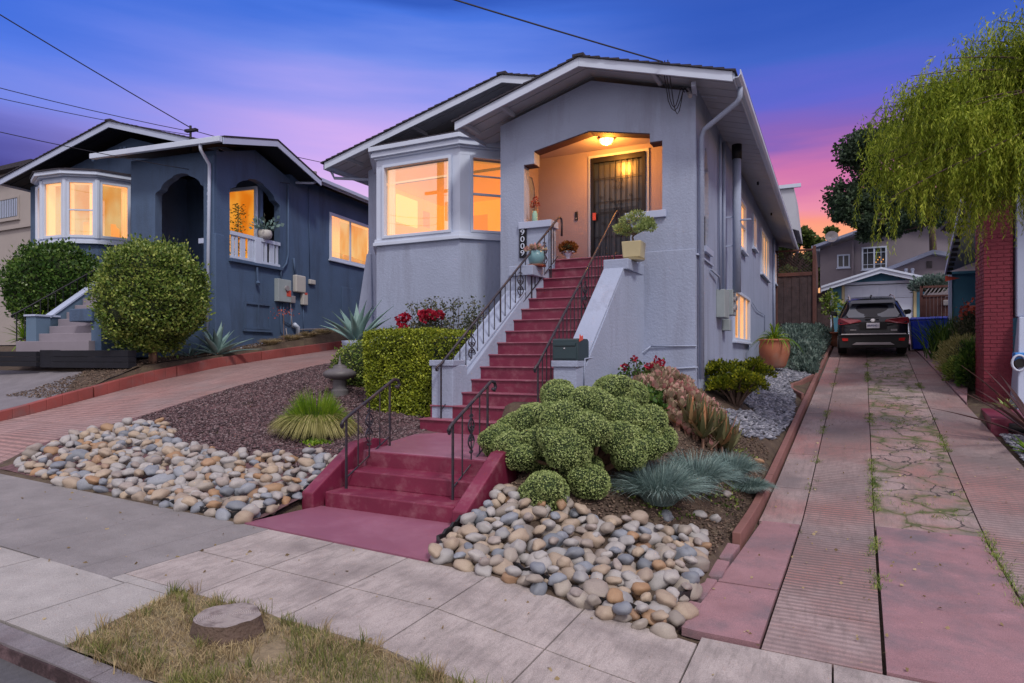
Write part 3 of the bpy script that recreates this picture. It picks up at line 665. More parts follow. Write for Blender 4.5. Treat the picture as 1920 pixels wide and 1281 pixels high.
# painted red band at the foot of the left side wall
MB().plate([(8.3, .9), (8.55, .9), (8.55, 1.42), (8.3, 1.42)], lambda u, v, w: (w, u, v), -5.03, -5.018).build('paint_band', 'red', us)

# ------------------------------------------------------------------ iron rails
def scroll_pts(c, r, turns, start, ax, sg=1, n=26):
    """spiral in the plane spanned by ax and z"""
    P = []
    for i in range(n+1):
        t = i/n; a = start+sg*turns*2*math.pi*t; rr = r*(1-.72*t); P.append(Vector(c)+Vector(ax)*(math.cos(a)*rr)+Vector((0, 0, 1))*(math.sin(a)*rr))
    return P
def ornament(parent, p0, p1, ax, m='iron', w=.075):
    """lyre of four scrolls round a baluster between p0 (low) and p1 (high)"""
    c = (Vector(p0)+Vector(p1))/2; h = (Vector(p1)-Vector(p0)).length; hh = h*.26; mb = MB()
    for sx in (-1, 1):
        for sz in (-1, 1):
            P = []
            for i in range(15):
                t = i/14; P.append(c+Vector(ax)*sx*w*math.sin(math.pi*t)**.8*(1.0 if t < .6 else .9)+Vector((0, 0, sz*hh*t)))
            mb.tube(P, .0085, 5)
            mb.tube(scroll_pts(c+Vector(ax)*sx*w*.42+Vector((0, 0, sz*hh*.30)), w*.4, 1.1, 0 if sx > 0 else math.pi, ax, sx*sz), .0075, 5)
            mb.tube(scroll_pts(c+Vector(ax)*sx*w*.35+Vector((0, 0, sz*hh*1.1)), w*.38, .9, math.pi/2*-sz, ax, -sx*sz), .0075, 5)
    mb.build('ornament', m, parent)
def rail(name, label, cat, a, b, top_h, posts, n_bal, orn, base_h=.10, m='iron', end=True, group=None):
    """sloping iron rail from foot a to foot b (points on the nosing line); posts are fractions"""
    a = Vector(a); b = Vector(b); rt = root(name, label, cat, a, group); d = b-a
    ax = Vector((d.x, d.y, 0)).normalized(); H = Vector((0, 0, top_h)); Bh = Vector((0, 0, base_h))
    tp = [a+H-ax*.10+Vector((0, 0, -.07)), a+H-ax*.06+Vector((0, 0, -.03)), a+H, b+H]
    if end == 'flat': tp += [b+H+ax*.10+Vector((0, 0, .04)), b+H+ax*.2+Vector((0, 0, .03)), b+H+ax*.24+Vector((0, 0, -.03)), b+H+ax*.2+Vector((0, 0, -.07)), b+H+ax*.15+Vector((0, 0, -.05))]
    elif end: tp += [b+H+ax*.05+Vector((0, 0, .03)), b+H+ax*.10+Vector((0, 0, .01)), b+H+ax*.115+Vector((0, 0, -.08)), b+H+ax*.11+Vector((0, 0, -.3))]
    MB().tube(tp, .019, 8).build('handrail', m, rt, smooth=True)
    mb = MB(); mb.tube(scroll_pts(a+H-ax*.075+Vector((0, 0, -.075)), .032, 1.3, math.pi, ax, 1), .009, 6); mb.build('scroll', m, rt)
    MB().tube([a+Bh, b+Bh], .009, 4).build('bottom_rail', m, rt)
    for f in posts:
        p = a+d*f; MB().tube([p+Vector((0, 0, -.12 if 0 < f < 1 else -.02)), p+H], .0145, 4).build('post', m, rt)
    for i in range(1, n_bal+1):
        f = i/(n_bal+1)
        if any(abs(f-q) < .35/(n_bal+1) for q in posts): continue
        p = a+d*f; MB().tube([p+Bh, p+H], .0085, 4).build('baluster', m, rt)
        if i in orn: ornament(rt, p+Bh, p+H, ax, m)
    return rt
rail('stair_railing', 'long black iron handrail climbing the left side of the burgundy staircase', 'handrail', (-5.18, 8.12, .72), (-4.42, 10.8, 3.30), .80, (0, .46, .74, .93), 21, (5, 14, 19), .12)
rail('stair_railing', 'long brown iron handrail climbing the right side of the burgundy staircase behind the mailbox', 'handrail', (-3.60, 8.08, .72), (-3.34, 10.8, 3.30), .80, (0, .5, .97), 21, (12,), .12)
rail('step_railing', 'short iron rail with scrollwork on the left of the lower red steps', 'handrail', (-4.82, 5.62, .175), (-4.93, 6.55, .525), .78, (0, 1), 3, (2,), .12, end='flat')
rail('step_railing', 'short iron rail with scrollwork on the right of the lower red steps', 'handrail', (-3.47, 5.66, .175), (-3.55, 6.55, .525), .78, (0, 1), 3, (2,), .12, end='flat')

# ------------------------------------------------------------------ things standing on the stair
mbx = root('mailbox', 'dark green metal mailbox with a small red flag on the stair pier', 'mailbox', (-3.2, 8.4, 1.58))
MB().plate([(8.19, 1.58), (8.62, 1.58), (8.62, 1.84), (8.57, 1.875), (8.24, 1.875), (8.19, 1.86)], lambda u, v, w: (w, u, v), -3.435, -3.06).build('body', 'mailbox', mbx, bevel=.008)
MB().box(-3.415, -3.08, 8.178, 8.192, 1.60, 1.755).build('door', 'mailbox', mbx, bevel=.004)
MB().box(-3.40, -3.095, 8.172, 8.19, 1.775, 1.815).build('slot_flap', 'mailbox', mbx, bevel=.004)
MB().box(-3.26, -3.24, 8.168, 8.18, 1.735, 1.75).build('lock', 'chrome', mbx)
MB().plate([(8.22, 1.83), (8.36, 1.86), (8.35, 1.92), (8.30, 1.90), (8.24, 1.93)], lambda u, v, w: (w, u, v), -3.058, -3.05).build('flag', 'flag', mbx)
def pot_plant(): pass
# bonsai in a cream pot
b = root('bonsai_plant', 'small pine-like bonsai in a square cream pot on the right stair wall', 'potted plant', (-2.88, 10.25, 3.17))
MB().hexa([(-3.02, 10.12, 3.21), (-2.74, 10.12, 3.21), (-2.74, 10.4, 3.21), (-3.02, 10.4, 3.21), (-3.04, 10.1, 3.47), (-2.72, 10.1, 3.47), (-2.72, 10.42, 3.47), (-3.04, 10.42, 3.47)]).build('pot', 'pot_cream', b, bevel=.012)
MB().lathe([(.17, 0), (.185, .03), (.16, .035), (.16, .02)], (-2.88, 10.26, 3.172), 24).build('saucer', 'pot_cream', b)
mb = MB(); mb.tube([(-2.88, 10.26, 3.45), (-2.9, 10.26, 3.55), (-2.86, 10.25, 3.62)], [.02, .016, .012], 6)
lob = [(-3.08, 10.22, 3.70, .12), (-2.95, 10.2, 3.82, .13), (-2.83, 10.28, 3.90, .12), (-2.70, 10.24, 3.73, .12), (-2.60, 10.2, 3.68, .10), (-2.76, 10.15, 3.66, .08), (-3.0, 10.3, 3.66, .1), (-2.66, 10.3, 3.80, .09)]
for l in lob: mb.tube([(-2.88, 10.255, 3.58), ((l[0]-2.88)/2, 10.25, (l[2]+3.6)/2), l[:3]], [.012, .009, .005], 5)
mb.build('trunk', 'bark', b)
pp = []
for i, l in enumerate(lob):
    P, D = sphere_pts(420, l[:3], (l[3], l[3], l[3]*.62), .4, 1.05, seed=i); pp.append(leaves(P, D+np.array([0, 0, .5]), .035, .25))
npmesh('crown', *join(pp), 'lf_cauli', b)
# glazed pot with dried plant
b = root('potted_plant', 'small coral succulent in a turquoise ribbed pot on the left stair wall', 'potted plant', (-4.575, 10.2, 3.17))
MB().lathe([(.08, .0), (.12, .02), (.145, .12), (.13, .23), (.115, .235), (.11, .2)], (-4.575, 10.2, 3.2), 24).build('pot', 'potblue', b, smooth=True)
MB().lathe([(.15, 0), (.17, .022), (.15, .03)], (-4.575, 10.2, 3.172), 24).build('saucer', 'terracotta', b)
P, D = sphere_pts(160, (-4.575, 10.2, 3.46), (.17, .15, .06), .2, 1, upper=-.2); npmesh('foliage', *leaves(P, D+np.array([0, 0, .3]), .07, .25), 'lf_pink', b)
# mum in a white urn beside the door
b = root('potted_plant', 'round rust-coloured chrysanthemum in a white pedestal urn beside the front door', 'potted plant', (-4.42, 11.3, 3.375))
MB().lathe([(.085, 0), (.09, .03), (.04, .06), (.035, .1), (.1, .17), (.13, .2), (.11, .2)], (-4.42, 11.3, 3.376), 20).build('urn', 'white', b, smooth=True)
P, D = sphere_pts(900, (-4.42, 11.3, 3.65), (.165, .165, .105), .7, 1.05); npmesh('flowers', *leaves(P, D, .032, .5), 'lf_rust', b)
MB().blob((-4.42, 11.3, 3.65), (.12, .12, .08), 8).build('inner_foliage', 'lf_core', b)
# jar with flowers on the left porch cap
b = root('flower_vase', 'clear green glass jar with peach flowers on the left porch ledge', 'vase', (-4.93, 10.95, 4.115))
MB().lathe([(.045, 0), (.05, .01), (.05, .14), (.035, .17), (.035, .19), (.03, .19)], (-4.93, 10.93, 4.115), 16).build('jar', mat('jar_glass', (.25, .42, .33), .1, .1), b, smooth=True)
mb = MB()
for dx, dz in ((-.02, .36), (.02, .42), (.05, .31), (-.05, .29)): mb.tube([(-4.93, 10.93, 4.2), (-4.93+dx*.5, 10.93, 4.2+dz*.35), (-4.93+dx, 10.92, 4.115+dz)], .004, 4)
mb.build('stem', 'lf_rose', b)
pp = []
for dx, dz in ((-.02, .36), (.02, .42), (.05, .31), (-.05, .29)):
    P, D = sphere_pts(40, (-4.93+dx, 10.92, 4.115+dz), (.035, .035, .025), .3, 1); pp.append(leaves(P, D, .03, .5))
npmesh('petals', *join(pp), 'fl_coral', b)
# ------------------------------------------------------------------ MAIN HOUSE
M['lit_orange'] = lit_mat('warm_window_light', (1.0, .42, .05, 1), (.80, .20, .01, 1), .85, .0)
M['lit_pale'] = lit_mat('pale_window_light', (1.0, .62, .24, 1), (.95, .36, .06, 1), .95, .0)
M['room_or'] = emit_mat('lit_side_wall', (1.0, .38, .015), .80); M['room'] = emit_mat('lit_room_wall', (1.0, .48, .085), .72)
M['room_hi'] = emit_mat('lit_room_bright', (1.0, .72, .18), .95)
M['room_dk'] = emit_mat('lit_room_ceiling', (.95, .42, .10), .55)
M['curtain'] = emit_mat('lit_curtain', (1.0, .60, .27), .62)
M['glass'] = glass_mat('window_glass', .20); M['glass_thin'] = glass_mat('thin_window_glass', .13)
HB = (-5.9, 12.0, 1.2)
h = root('grey_house', 'lavender grey stucco bungalow with arched porch and lit bay window at the centre', 'house', HB)
# porch front wall with the stepped arch
arch = [(-4.60, 3.30), (-4.60, 4.09), (-5.14, 4.09), (-5.14, 5.18), (-4.93, 5.18), (-4.93, 5.41), (-3.86, 5.62), (-2.78, 5.41), (-2.78, 5.26), (-2.57, 5.26), (-2.57, 4.07), (-3.12, 4.07), (-3.12, 3.30)]
mb = MB().plate([(-5.63, .5), (-2.02, .5), (-2.02, 5.98), (-3.83, 6.50), (-5.63, 5.98)], FR(10.9), 0, .24, [arch])
mb.build('front_wall', 'stucco', h)
mb = MB().plate([(-2.95, .5), (-2.02, .5), (-2.02, 3.40), (-2.95, 3.40)], FR(10.872), 0, .03); mb.build('wall_band', 'stucco', h, bevel=.01)
# shadow under the arch, put in as thin dark maroon strips
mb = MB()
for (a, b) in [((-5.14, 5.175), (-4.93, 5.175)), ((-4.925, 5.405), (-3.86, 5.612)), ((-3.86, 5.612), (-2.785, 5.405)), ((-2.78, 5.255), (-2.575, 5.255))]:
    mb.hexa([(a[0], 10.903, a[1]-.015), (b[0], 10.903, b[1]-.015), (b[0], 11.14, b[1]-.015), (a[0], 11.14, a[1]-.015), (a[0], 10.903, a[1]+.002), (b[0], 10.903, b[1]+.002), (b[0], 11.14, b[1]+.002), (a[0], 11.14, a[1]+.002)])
mb.build('arch_shade', 'maroon_shade', h)
mb = MB().box(-5.23, -4.57, 10.84, 11.2, 3.985, 4.11); mb.box(-3.2, -2.50, 10.84, 11.2, 3.965, 4.085); mb.build('porch_ledge', 'white_b', h, bevel=.008)
# porch interior
mb = MB().plate(rect(-5.4, -2.26, 3.3, 5.9), FR(12.15), 0, .1); mb.build('porch_wall', 'porch', h)
mb = MB().plate(rect(11.14, 12.15, 3.3, 5.9), SD(-2.26, 1), 0, .01, [[(11.6, 3.62), (11.6, 4.95), (11.72, 5.2), (11.86, 5.32), (12.0, 5.2), (12.06, 4.95), (12.06, 3.62)]])
mb.plate(rect(11.14, 12.15, 3.3, 5.9), SD(-5.4, 1), -.01, 0, [[(11.45, 4.12), (11.45, 5.0), (11.58, 5.2), (11.85, 5.2), (11.97, 5.0), (11.97, 4.12)]])
mb.build('porch_wall', 'porch', h)
MB().box(-5.39, -2.27, 11.145, 12.149, 5.66, 5.72).build('porch_ceiling', 'porch', h)
MB().box(-5.4, -2.26, 11.14, 12.15, 3.30, 3.372).build('porch_floor', 'red', h)
# side wall
holes = [[(11.6, 3.56), (11.6, 4.97), (11.7, 5.02), (11.76, 5.3), (11.92, 5.34), (12.06, 5.02), (12.12, 4.97), (12.12, 3.56)], rect(16.4, 17.55, 4.22, 5.45), rect(19.2, 20.1, 4.66, 5.6), rect(21.5, 24.1, 4.2, 5.62), rect(15.3, 18.4, 1.98, 3.16), rect(26.5, 27.4, 4.4, 5.6)]
mb = MB().plate(rect(11.14, 29, .5, 6.15), SD(-2.02), 0, .2, holes); mb.build('side_wall', 'stucco', h)
mb = MB().box(-2.015, -1.985, 10.93, 12.5, 3.30, 3.33); mb.box(-2.015, -1.95, 11.5, 12.25, 3.44, 3.54); mb.build('wall_band', 'white_b', h)
mb = MB()
for k in range(7): mb.tube([(-2.08, 11.62+k*.08, 3.6), (-2.08, 11.62+k*.08, 4.15)], .009, 4)
mb.tube([(-2.08, 11.6, 4.15), (-2.08, 12.1, 4.15)], .014, 4); mb.build('porch_grille', 'ironblk', h)
# left part wall, far walls
mb = MB().plate([(-10.15, .6), (-9.95, 2.4), (-9.76, 3.9), (-9.72, 4.1), (-9.72, 5.95), (-5.86, 6.90), (-5.6, 6.85), (-5.6, .6)], FR(12.1), 0, .2, [rect(-9.3, -5.9, 4.08, 5.6)]); mb.build('front_wall', 'stucco', h)
mb = MB().plate(rect(12.3, 29, .6, 6.0), SD(-9.72, 1), 0, .2); mb.plate(rect(-9.6, -2.2, .6, 6.2), FR(28.8), 0, .2); mb.plate(rect(10.95, 12.1, .6, 6.0), SD(-5.62, 1), 0, .2); mb.build('side_wall', 'stucco', h)
mb = MB()  # flared buttress at the left corner
mb.hexa([(-10.35, 11.98, .6), (-9.5, 11.98, .6), (-9.5, 12.25, .6), (-10.35, 12.25, .6), (-9.76, 12.07, 4.02), (-9.62, 12.07, 4.02), (-9.62, 12.2, 4.02), (-9.76, 12.2, 4.02)]); mb.build('buttress', 'stucco', h, bevel=.03)

# --- windows helper: frame around an opening lying along direction d from p, outward normal nn
def window(parent, p, d, nn, u0, u1, z0, z1, fw=.09, bars=(), panes='lit_orange', fm='white', sill=True, depth=.06, hbar=None, name='window', rail_h=None, inset=.03, head=None, room=.30):
    p = Vector((*p, 0)); d = Vector((*d, 0)); nn = Vector((*nn, 0))
    fn = lambda u, v, w: tuple(p+d*u+nn*w+Vector((0, 0, v)))
    mb = MB().plate(rect(u0, u1, z0, z1), fn, -depth*.4, depth*.6, [rect(u0+fw, u1-fw, z0+fw, z1-fw)])
    f = mb.build(name, fm, parent, bevel=.006)
    g = MB().plate(rect(u0+fw-.005, u1-fw+.005, z0+fw-.005, z1-fw+.005), fn, -depth*.35-.006, -depth*.35)
    BASE[f.name] = BASE[parent.name]
    if panes in ('lit_pale', 'lit_orange') and u1-u0 > .6 and room:
        dp = room; a, b = u0+fw+.0, u1-fw-.0; rr2 = random.Random(int(u0*100+z0*10)); B1 = MB()
        B1.plate(rect(a-.02, b+.02, z0+fw-.02, z1-fw+.02), fn, -dp, -dp+.01); B1.build('room_light', panes, f)
        B1 = MB().plate(rect(a-.03, a-.02, z0+fw-.02, z1-fw+.02), fn, -dp, -.03).plate(rect(b+.02, b+.03, z0+fw-.02, z1-fw+.02), fn, -dp, -.03).plate(rect(a, b, z1-fw+.02, z1-fw+.03), fn, -dp, -.03); B1.build('reveal', 'curtain', f)
        cu = MB(); wd = (b-a)*rr2.uniform(.12, .22); nf = 5
        for sgn, e0 in ((1, a), (-1, b)):
            if rr2.random() < .25: continue
            for i in range(nf): x_ = e0+sgn*(i+.5)*wd/nf; q0 = fn(x_, z0+fw, -.09-.02*(i % 2)); q1 = fn(x_, z1-fw, -.09-.02*(i % 2)); cu.tube([q0, q1], wd/nf*.62, 6)
        if cu.v: cu.build('curtain', 'curtain', f)
        sh_ = MB(); c0_ = rr2.uniform(a+.2*(b-a), b-.4*(b-a)); hh_ = (z1-z0)*rr2.uniform(.12, .26)
        sh_.plate([(c0_, z0+fw), (c0_+(b-a)*.34, z0+fw), (c0_+(b-a)*.34, z0+fw+hh_*.7), (c0_+(b-a)*.22, z0+fw+hh_*.8), (c0_+(b-a)*.2, z0+fw+hh_), (c0_, z0+fw+hh_)], fn, -dp+.03, -dp+.06); sh_.build('furniture', 'room_dk', f)
        g.build('pane', 'glass_thin', f)
    else: g.build('pane', panes, f)
    if bars or hbar:
        m = MB()
        for u, a, b in bars: m.plate(rect(u-a, u+a, z0+fw, z1-fw), fn, -depth*.3, depth*.25)
        for v, a in (hbar or ()): m.plate(rect(u0+fw, u1-fw, v-a, v+a), fn, -depth*.3, depth*.32)
        m.build('sash_bar', fm, f)
    if sill:
        m = MB().plate(rect(u0-.04, u1+.04, z0-.05, z0), fn, -depth*.3, depth*1.2); m.build('sill', fm, f, bevel=.005)
    return f
# bay
A = [(-8.78, 11.2), (-6.70, 11.2), (-5.80, 12.1)]; Lb = (-9.45, 12.1)
def bayp(o):  # footprint grown by o
    return [(Lb[0]-o, 12.1), (A[0][0]-o*.6, 11.2-o), (A[1][0]+o*.41, 11.2-o), (A[2][0]+o*1.0-(.0), 12.1-o*.0)]
def clip(poly): return [(min(x, -5.64), y) for x, y in poly]
MB().prismz(bayp(0), .5, 4.0).build('bay_wall', 'stucco', h)
mb = MB().prismz(clip(bayp(.07)), 3.98, 4.05); mb.prismz(clip(bayp(.04)), 4.05, 4.12); mb.build('bay_sill', 'white', h, bevel=.008)
mb = MB().prismz(bayp(0), 5.68, 5.82); mb.prismz(clip(bayp(.05)), 5.82, 5.86); mb.prismz(clip(bayp(.11)), 5.86, 5.94); mb.prismz(clip(bayp(.09)), 5.94, 5.98); mb.prismz(clip(bayp(.16)), 5.98, 6.07); mb.build('bay_cornice', 'white', h, bevel=.006)
mb = MB(); mb.box(-8.785, -8.60, 11.2, 11.36, 4.12, 5.68); mb.prismz([(-6.88, 11.2), (-6.70, 11.2), (-6.55, 11.35), (-6.62, 11.48), (-6.88, 11.42)], 4.12, 5.68); mb.prismz([(-5.93, 11.97), (-5.8, 12.1), (-5.9, 12.2), (-6.0, 12.06)], 4.12, 5.68)
mb.prismz([(-8.78, 11.25), (-8.74, 11.25), (-9.40, 12.1), (-9.45, 12.1)], 4.1, 5.7); mb.build('bay_post', 'white', h, bevel=.006)
window(h, (0, 11.2), (1, 0), (0, -1), -8.60, -6.88, 4.12, 5.68, .06, panes='glass', depth=.1, sill=False)
window(h, (-6.57, 11.33), (.7071, .7071), (.7071, -.7071), .03, .86, 4.12, 5.68, .055, hbar=((4.90, .022), (5.27, .012)), panes='glass_thin', depth=.08, sill=False)
MB().prismz(clip(bayp(.1)), 6.07, 6.12).build('bay_roof', 'shingle', h)
# lit room seen through the bay
RP = [(-9.3, 11.95), (-8.72, 11.36), (-6.80, 11.36), (-6.10, 12.08), (-5.9, 12.12), (-5.9, 14.6), (-9.3, 14.6)]
MB().plate(rect(-9.3, -5.9, 3.9, 5.60), FR(14.6), 0, .05).build('room_wall', 'room', h)
MB().plate(rect(11.95, 14.6, 3.9, 5.60), SD(-9.3, -1), 0, .05).build('room_wall', 'room', h)
MB().plate(rect(12.6, 13.45, 4.82, 5.48), SD(-9.29, 1), 0, .02).build('room_opening', 'room_hi', h)
MB().plate(rect(13.7, 14.0, 4.9, 5.3), SD(-9.29, 1), 0, .02).plate(rect(-8.6, -7.9, 4.75, 5.25), FR(14.58), 0, .01).build('wall_picture', 'room_dk', h)
MB().plate(rect(12.2, 14.6, 3.9, 5.60), SD(-5.92, 1), 0, .02).build('room_wall', 'room_or', h)
MB().prismz(RP, 5.60, 5.63).build('room_ceiling', 'room_dk', h); MB().prismz(RP, 5.635, 5.675).build('attic_light_stop', 'stucco', h)  # unseen board added above the ceiling to stop its glow leaking upward
MB().prismz(RP, 4.0, 4.06).box(-8.9, -8.0, 13.4, 14.2, 4.06, 4.55).build('room_floor', 'frame_brn', h)
mb = MB()
for x0 in (-8.58, -7.08):
    for i in range(7): mb.tube([(x0+i*.028, 11.34+.012*(i % 2), 4.15), (x0+i*.028, 11.34+.012*((i+1) % 2), 5.62)], .017, 6)
mb.build('curtain', 'curtain', h)
MB().box(-8.6, -6.88, 11.30, 11.31, 5.30, 5.34).build('blind_rail', 'curtain', h)
# side windows
for (a, b, z0, z1, bars, hb) in [(16.4, 17.55, 4.22, 5.45, (), ((4.85, .02),)), (19.2, 20.1, 4.66, 5.6, (), ()), (21.5, 24.1, 4.2, 5.62, ((22.4, .03, 0), (23.2, .03, 0)), ()), (15.3, 18.4, 1.98, 3.16, ((16.4, .03, 0), (17.5, .03, 0)), ()), (26.5, 27.4, 4.4, 5.6, (), ())]:
    window(h, (-2.02, 0), (0, 1), (1, 0), a, b, z0, z1, .07, bars=bars, hbar=hb, panes='lit_orange' if z1 < 4 else 'lit_pale', depth=.08)
# door
fn = FR(12.15, -1)
fr = MB().plate([(-4.31, 3.375), (-3.11, 3.375), (-3.11, 5.56), (-4.31, 5.56)], fn, 0, .04, [[(-4.25, 3.38), (-3.17, 3.38), (-3.17, 5.50), (-4.25, 5.50)]]); d = fr.build('door_frame', 'white', h, bevel=.005)
MB().plate(rect(-4.25, -3.17, 3.38, 5.50), fn, .0, .012).build('door', 'door', d)
MB().plate(rect(-4.1, -3.32, 4.5, 5.35), fn, .012, .016).build('door_glass', 'darkpane', d)
g = MB(); g.plate(rect(-4.25, -3.17, 3.38, 5.50), fn, .05, .075, [rect(-4.19, -3.23, 3.44, 5.40)])
for k in range(1, 9): g.tube([(-4.19+.96*k/9, 12.09, 3.44), (-4.19+.96*k/9, 12.09, 5.40)], .009, 4)
for z in (3.95, 4.42, 4.62, 5.08): g.tube([(-4.19, 12.085, z), (-3.23, 12.085, z)], .008, 4)
for cx, cz in ((-3.71, 4.52), (-3.71, 4.95), (-3.71, 4.30)):
    for s1 in (-1, 1):
        for s2 in (-1, 1): g.tube(scroll_pts((cx+s1*.05, 12.075, cz+s2*.06), .05, 1.2, 0 if s1 > 0 else math.pi, (1, 0, 0), s1*s2), .006, 4)
for cx, cz in ((-4.05, 4.72), (-3.86, 4.66), (-3.45, 4.7), (-4.0, 4.2), (-3.95, 3.95)): g.tube(scroll_pts((cx, 12.075, cz), .03, 1.2, 0, (1, 0, 0), 1), .006, 4)
g.tube([(-3.71, 12.075, 3.95), (-3.66, 12.07, 4.1), (-3.76, 12.07, 4.35), (-3.71, 12.07, 4.5)], .008, 5)
gate = g.build('security_gate', 'ironblk', d)
MB().box(-4.20, -4.14, 12.05, 12.075, 4.28, 4.42).build('lock_plate', 'flag', d)
MB().box(-4.60, -4.54, 12.125, 12.149, 4.33, 4.50).build('doorbell', 'plastic_blk', h, bevel=.005)
MB().box(-4.585, -4.555, 12.12, 12.126, 4.35, 4.38).build('doorbell_button', 'silver', h)
# ceiling lamp: brass rim, glowing bowl and its light
lp = MB().lathe([(.10, 0), (.155, -.02), (.155, -.04), (.14, -.04), (.1, 0)], (-3.74, 11.5, 5.66), 24).build('ceiling_lamp', mat('brass_rim', (.35, .2, .08), .3, .1, metal=.8), h)
m_, t_, b_ = new_mat('lamp_glass'); b_.inputs['Emission Color'].default_value = (1, .62, .22, 1); b_.inputs['Emission Strength'].default_value = 5.5; M['lampglass'] = m_
MB().lathe([(.135, -.035), (.12, -.08), (.08, -.12), (.02, -.135)], (-3.74, 11.5, 5.66), 24).build('lamp_bowl', 'lampglass', lp, smooth=True)
ribs = MB()
for k in range(8):
    a = k*math.pi/4; ribs.tube([(-3.74+r*math.cos(a), 11.5+r*math.sin(a), 5.66+z) for r, z in ((.14, -.035), (.125, -.08), (.085, -.123), (.03, -.14))], .005, 4)
ribs.build('lamp_rib', 'frame_brn', lp)
ld_ = bpy.data.lights.new('porch_lamp_light', 'POINT'); ld_.energy = 74; ld_.color = (1, .36, .045); ld_.shadow_soft_size = .09
lo = bpy.data.objects.new('porch_lamp_light', ld_); COL.objects.link(lo); lo.location = (-3.74, 11.5, 5.42)
# number plaque: four white digits on a dark board
pq = MB().box(-5.22, -5.08, 10.862, 10.898, 3.455, 3.985).build('number_plaque', 'blk_paint', h, bevel=.005); BASE[pq.name] = HB
for i, ch in enumerate('9009'):
    text_obj(ch, .185, 'white', pq, Matrix.Translation((-5.15, 10.858, 3.92-i*.128)) @ Matrix.Rotation(R(90), 4, 'X') @ Matrix.Diagonal((1.0, .78, 1, 1)), .004)

# ------------------------------------------------------------------ roofs
def soffit_boards(mb, P00, P10, P01, P11, n, t=.02, gap=.04):
    """n boards between edge P00-P10 (eave) and P01-P11 (wall); all Vectors"""
    for i in range(n):
        a = (i+gap)/n; b = (i+1-gap)/n
        q = [P00.lerp(P10, a), P00.lerp(P10, b), P01.lerp(P11, b), P01.lerp(P11, a)]
        mb.hexa([tuple(v) for v in q]+[tuple(v+Vector((0, 0, t))) for v in q])
def gable(parent, xr, zr, xl, xR, slope, y0, y1, fascia='white', soff='soffit', th=.05, fh=.155, bumps=True, xf=None, left=True, board=.32):
    sh = MB(xf); fa = MB(xf); so = MB(xf)
    for sg, xe_ in ((-1, xl), (1, xR)):
        ze = zr-slope*abs(xe_-xr)
        # shingle layer in courses, each course a little proud
        n = max(4, int(abs(xe_-xr)/.16))
        for i in range(n):
            a = i/n; b = (i+1)/n+.02
            xa = xr+(xe_-xr)*a; xb = xr+(xe_-xr)*b*1.0; za = zr+(ze-zr)*a; zb = zr+(ze-zr)*b; j = random.uniform(.02, .045)
            sh.hexa([(xa, y0-.02-j*.4, za), (xb, y0-.02-j*.4, zb), (xb, y1, zb), (xa, y1, za), (xa, y0-.02-j*.4, za+.012), (xb, y0-.02-j*.4, zb+.028+j*.3), (xb, y1, zb+.028+j*.3), (xa, y1, za+.012)])
        fa.hexa([(xr, y0, zr-fh), (xe_, y0, ze-fh), (xe_, y0+.035, ze-fh), (xr, y0+.035, zr-fh), (xr, y0, zr-.002), (xe_, y0, ze-.002), (xe_, y0+.035, ze-.002), (xr, y0+.035, zr-.002)])
        if sg > 0 or left:
            fa.box(min(xe_, xe_+sg*.02), max(xe_, xe_+sg*.02), y0+.036, y1, ze-.11, ze-.003)
        n2 = max(2, int((y1-y0)/board))
        soffit_boards(so, Vector((xe_-sg*.002, y0+.037, ze-.045)), Vector((xe_-sg*.002, y1, ze-.045)), Vector((xr, y0+.037, zr-.045)), Vector((xr, y1, zr-.045)), n2, .02, .035)
    sh.box(xr-.10, xr+.10, y0-.04, y1, zr+.0, zr+.045)
    a = sh.build('roof', 'shingle', parent); fa.build('fascia', fascia, parent, bevel=.004); so.build('soffit', soff, parent); return a
gable(h, -3.83, 6.66, -6.26, -1.36, .290, 10.27, 14.0)
gable(h, -5.86, 7.19, -10.42, -1.36, .249, 11.40, 29.3, board=.30)
# cross gable at the back right
def xfm(m4): return m4
cg = MB(); cg.hexa([(-1.9, 26.2, 6.55), (-1.12, 26.2, 6.25), (-1.12, 29.5, 6.25), (-1.9, 29.5, 6.55), (-1.9, 26.2, 7.95), (-1.3, 26.2, 7.9), (-1.3, 29.5, 7.9), (-1.9, 29.5, 7.95)])
cg.build('dormer_end', 'soffit', h)
MB().box(-1.95, -1.05, 26.1, 26.2, 7.85, 7.98).build('dormer_cap', 'white', h)
# rafter tails / lookouts on the rakes
mb = MB()
for xq, rx, rz, sl_, ya, yb in [(-5.35, -3.83, 6.66, .29, 10.31, 10.9), (-2.6, -3.83, 6.66, .29, 10.31, 10.9), (-6.1, -3.83, 6.66, .29, 10.31, 10.9), (-9.9, -5.86, 7.19, .249, 11.44, 12.1), (-8.1, -5.86, 7.19, .249, 11.44, 12.1)]:
    z = rz-sl_*abs(xq-rx)-.05; mb.box(xq-.03, xq+.03, ya, yb, z-.07, z+.01)
mb.build('lookout', 'soffit', h)
# barge beam end
MB().tube([(-2.05, 11.0, 5.98), (-1.98, 10.5, 5.95)], .05, 4).build('bracket', 'white', h)
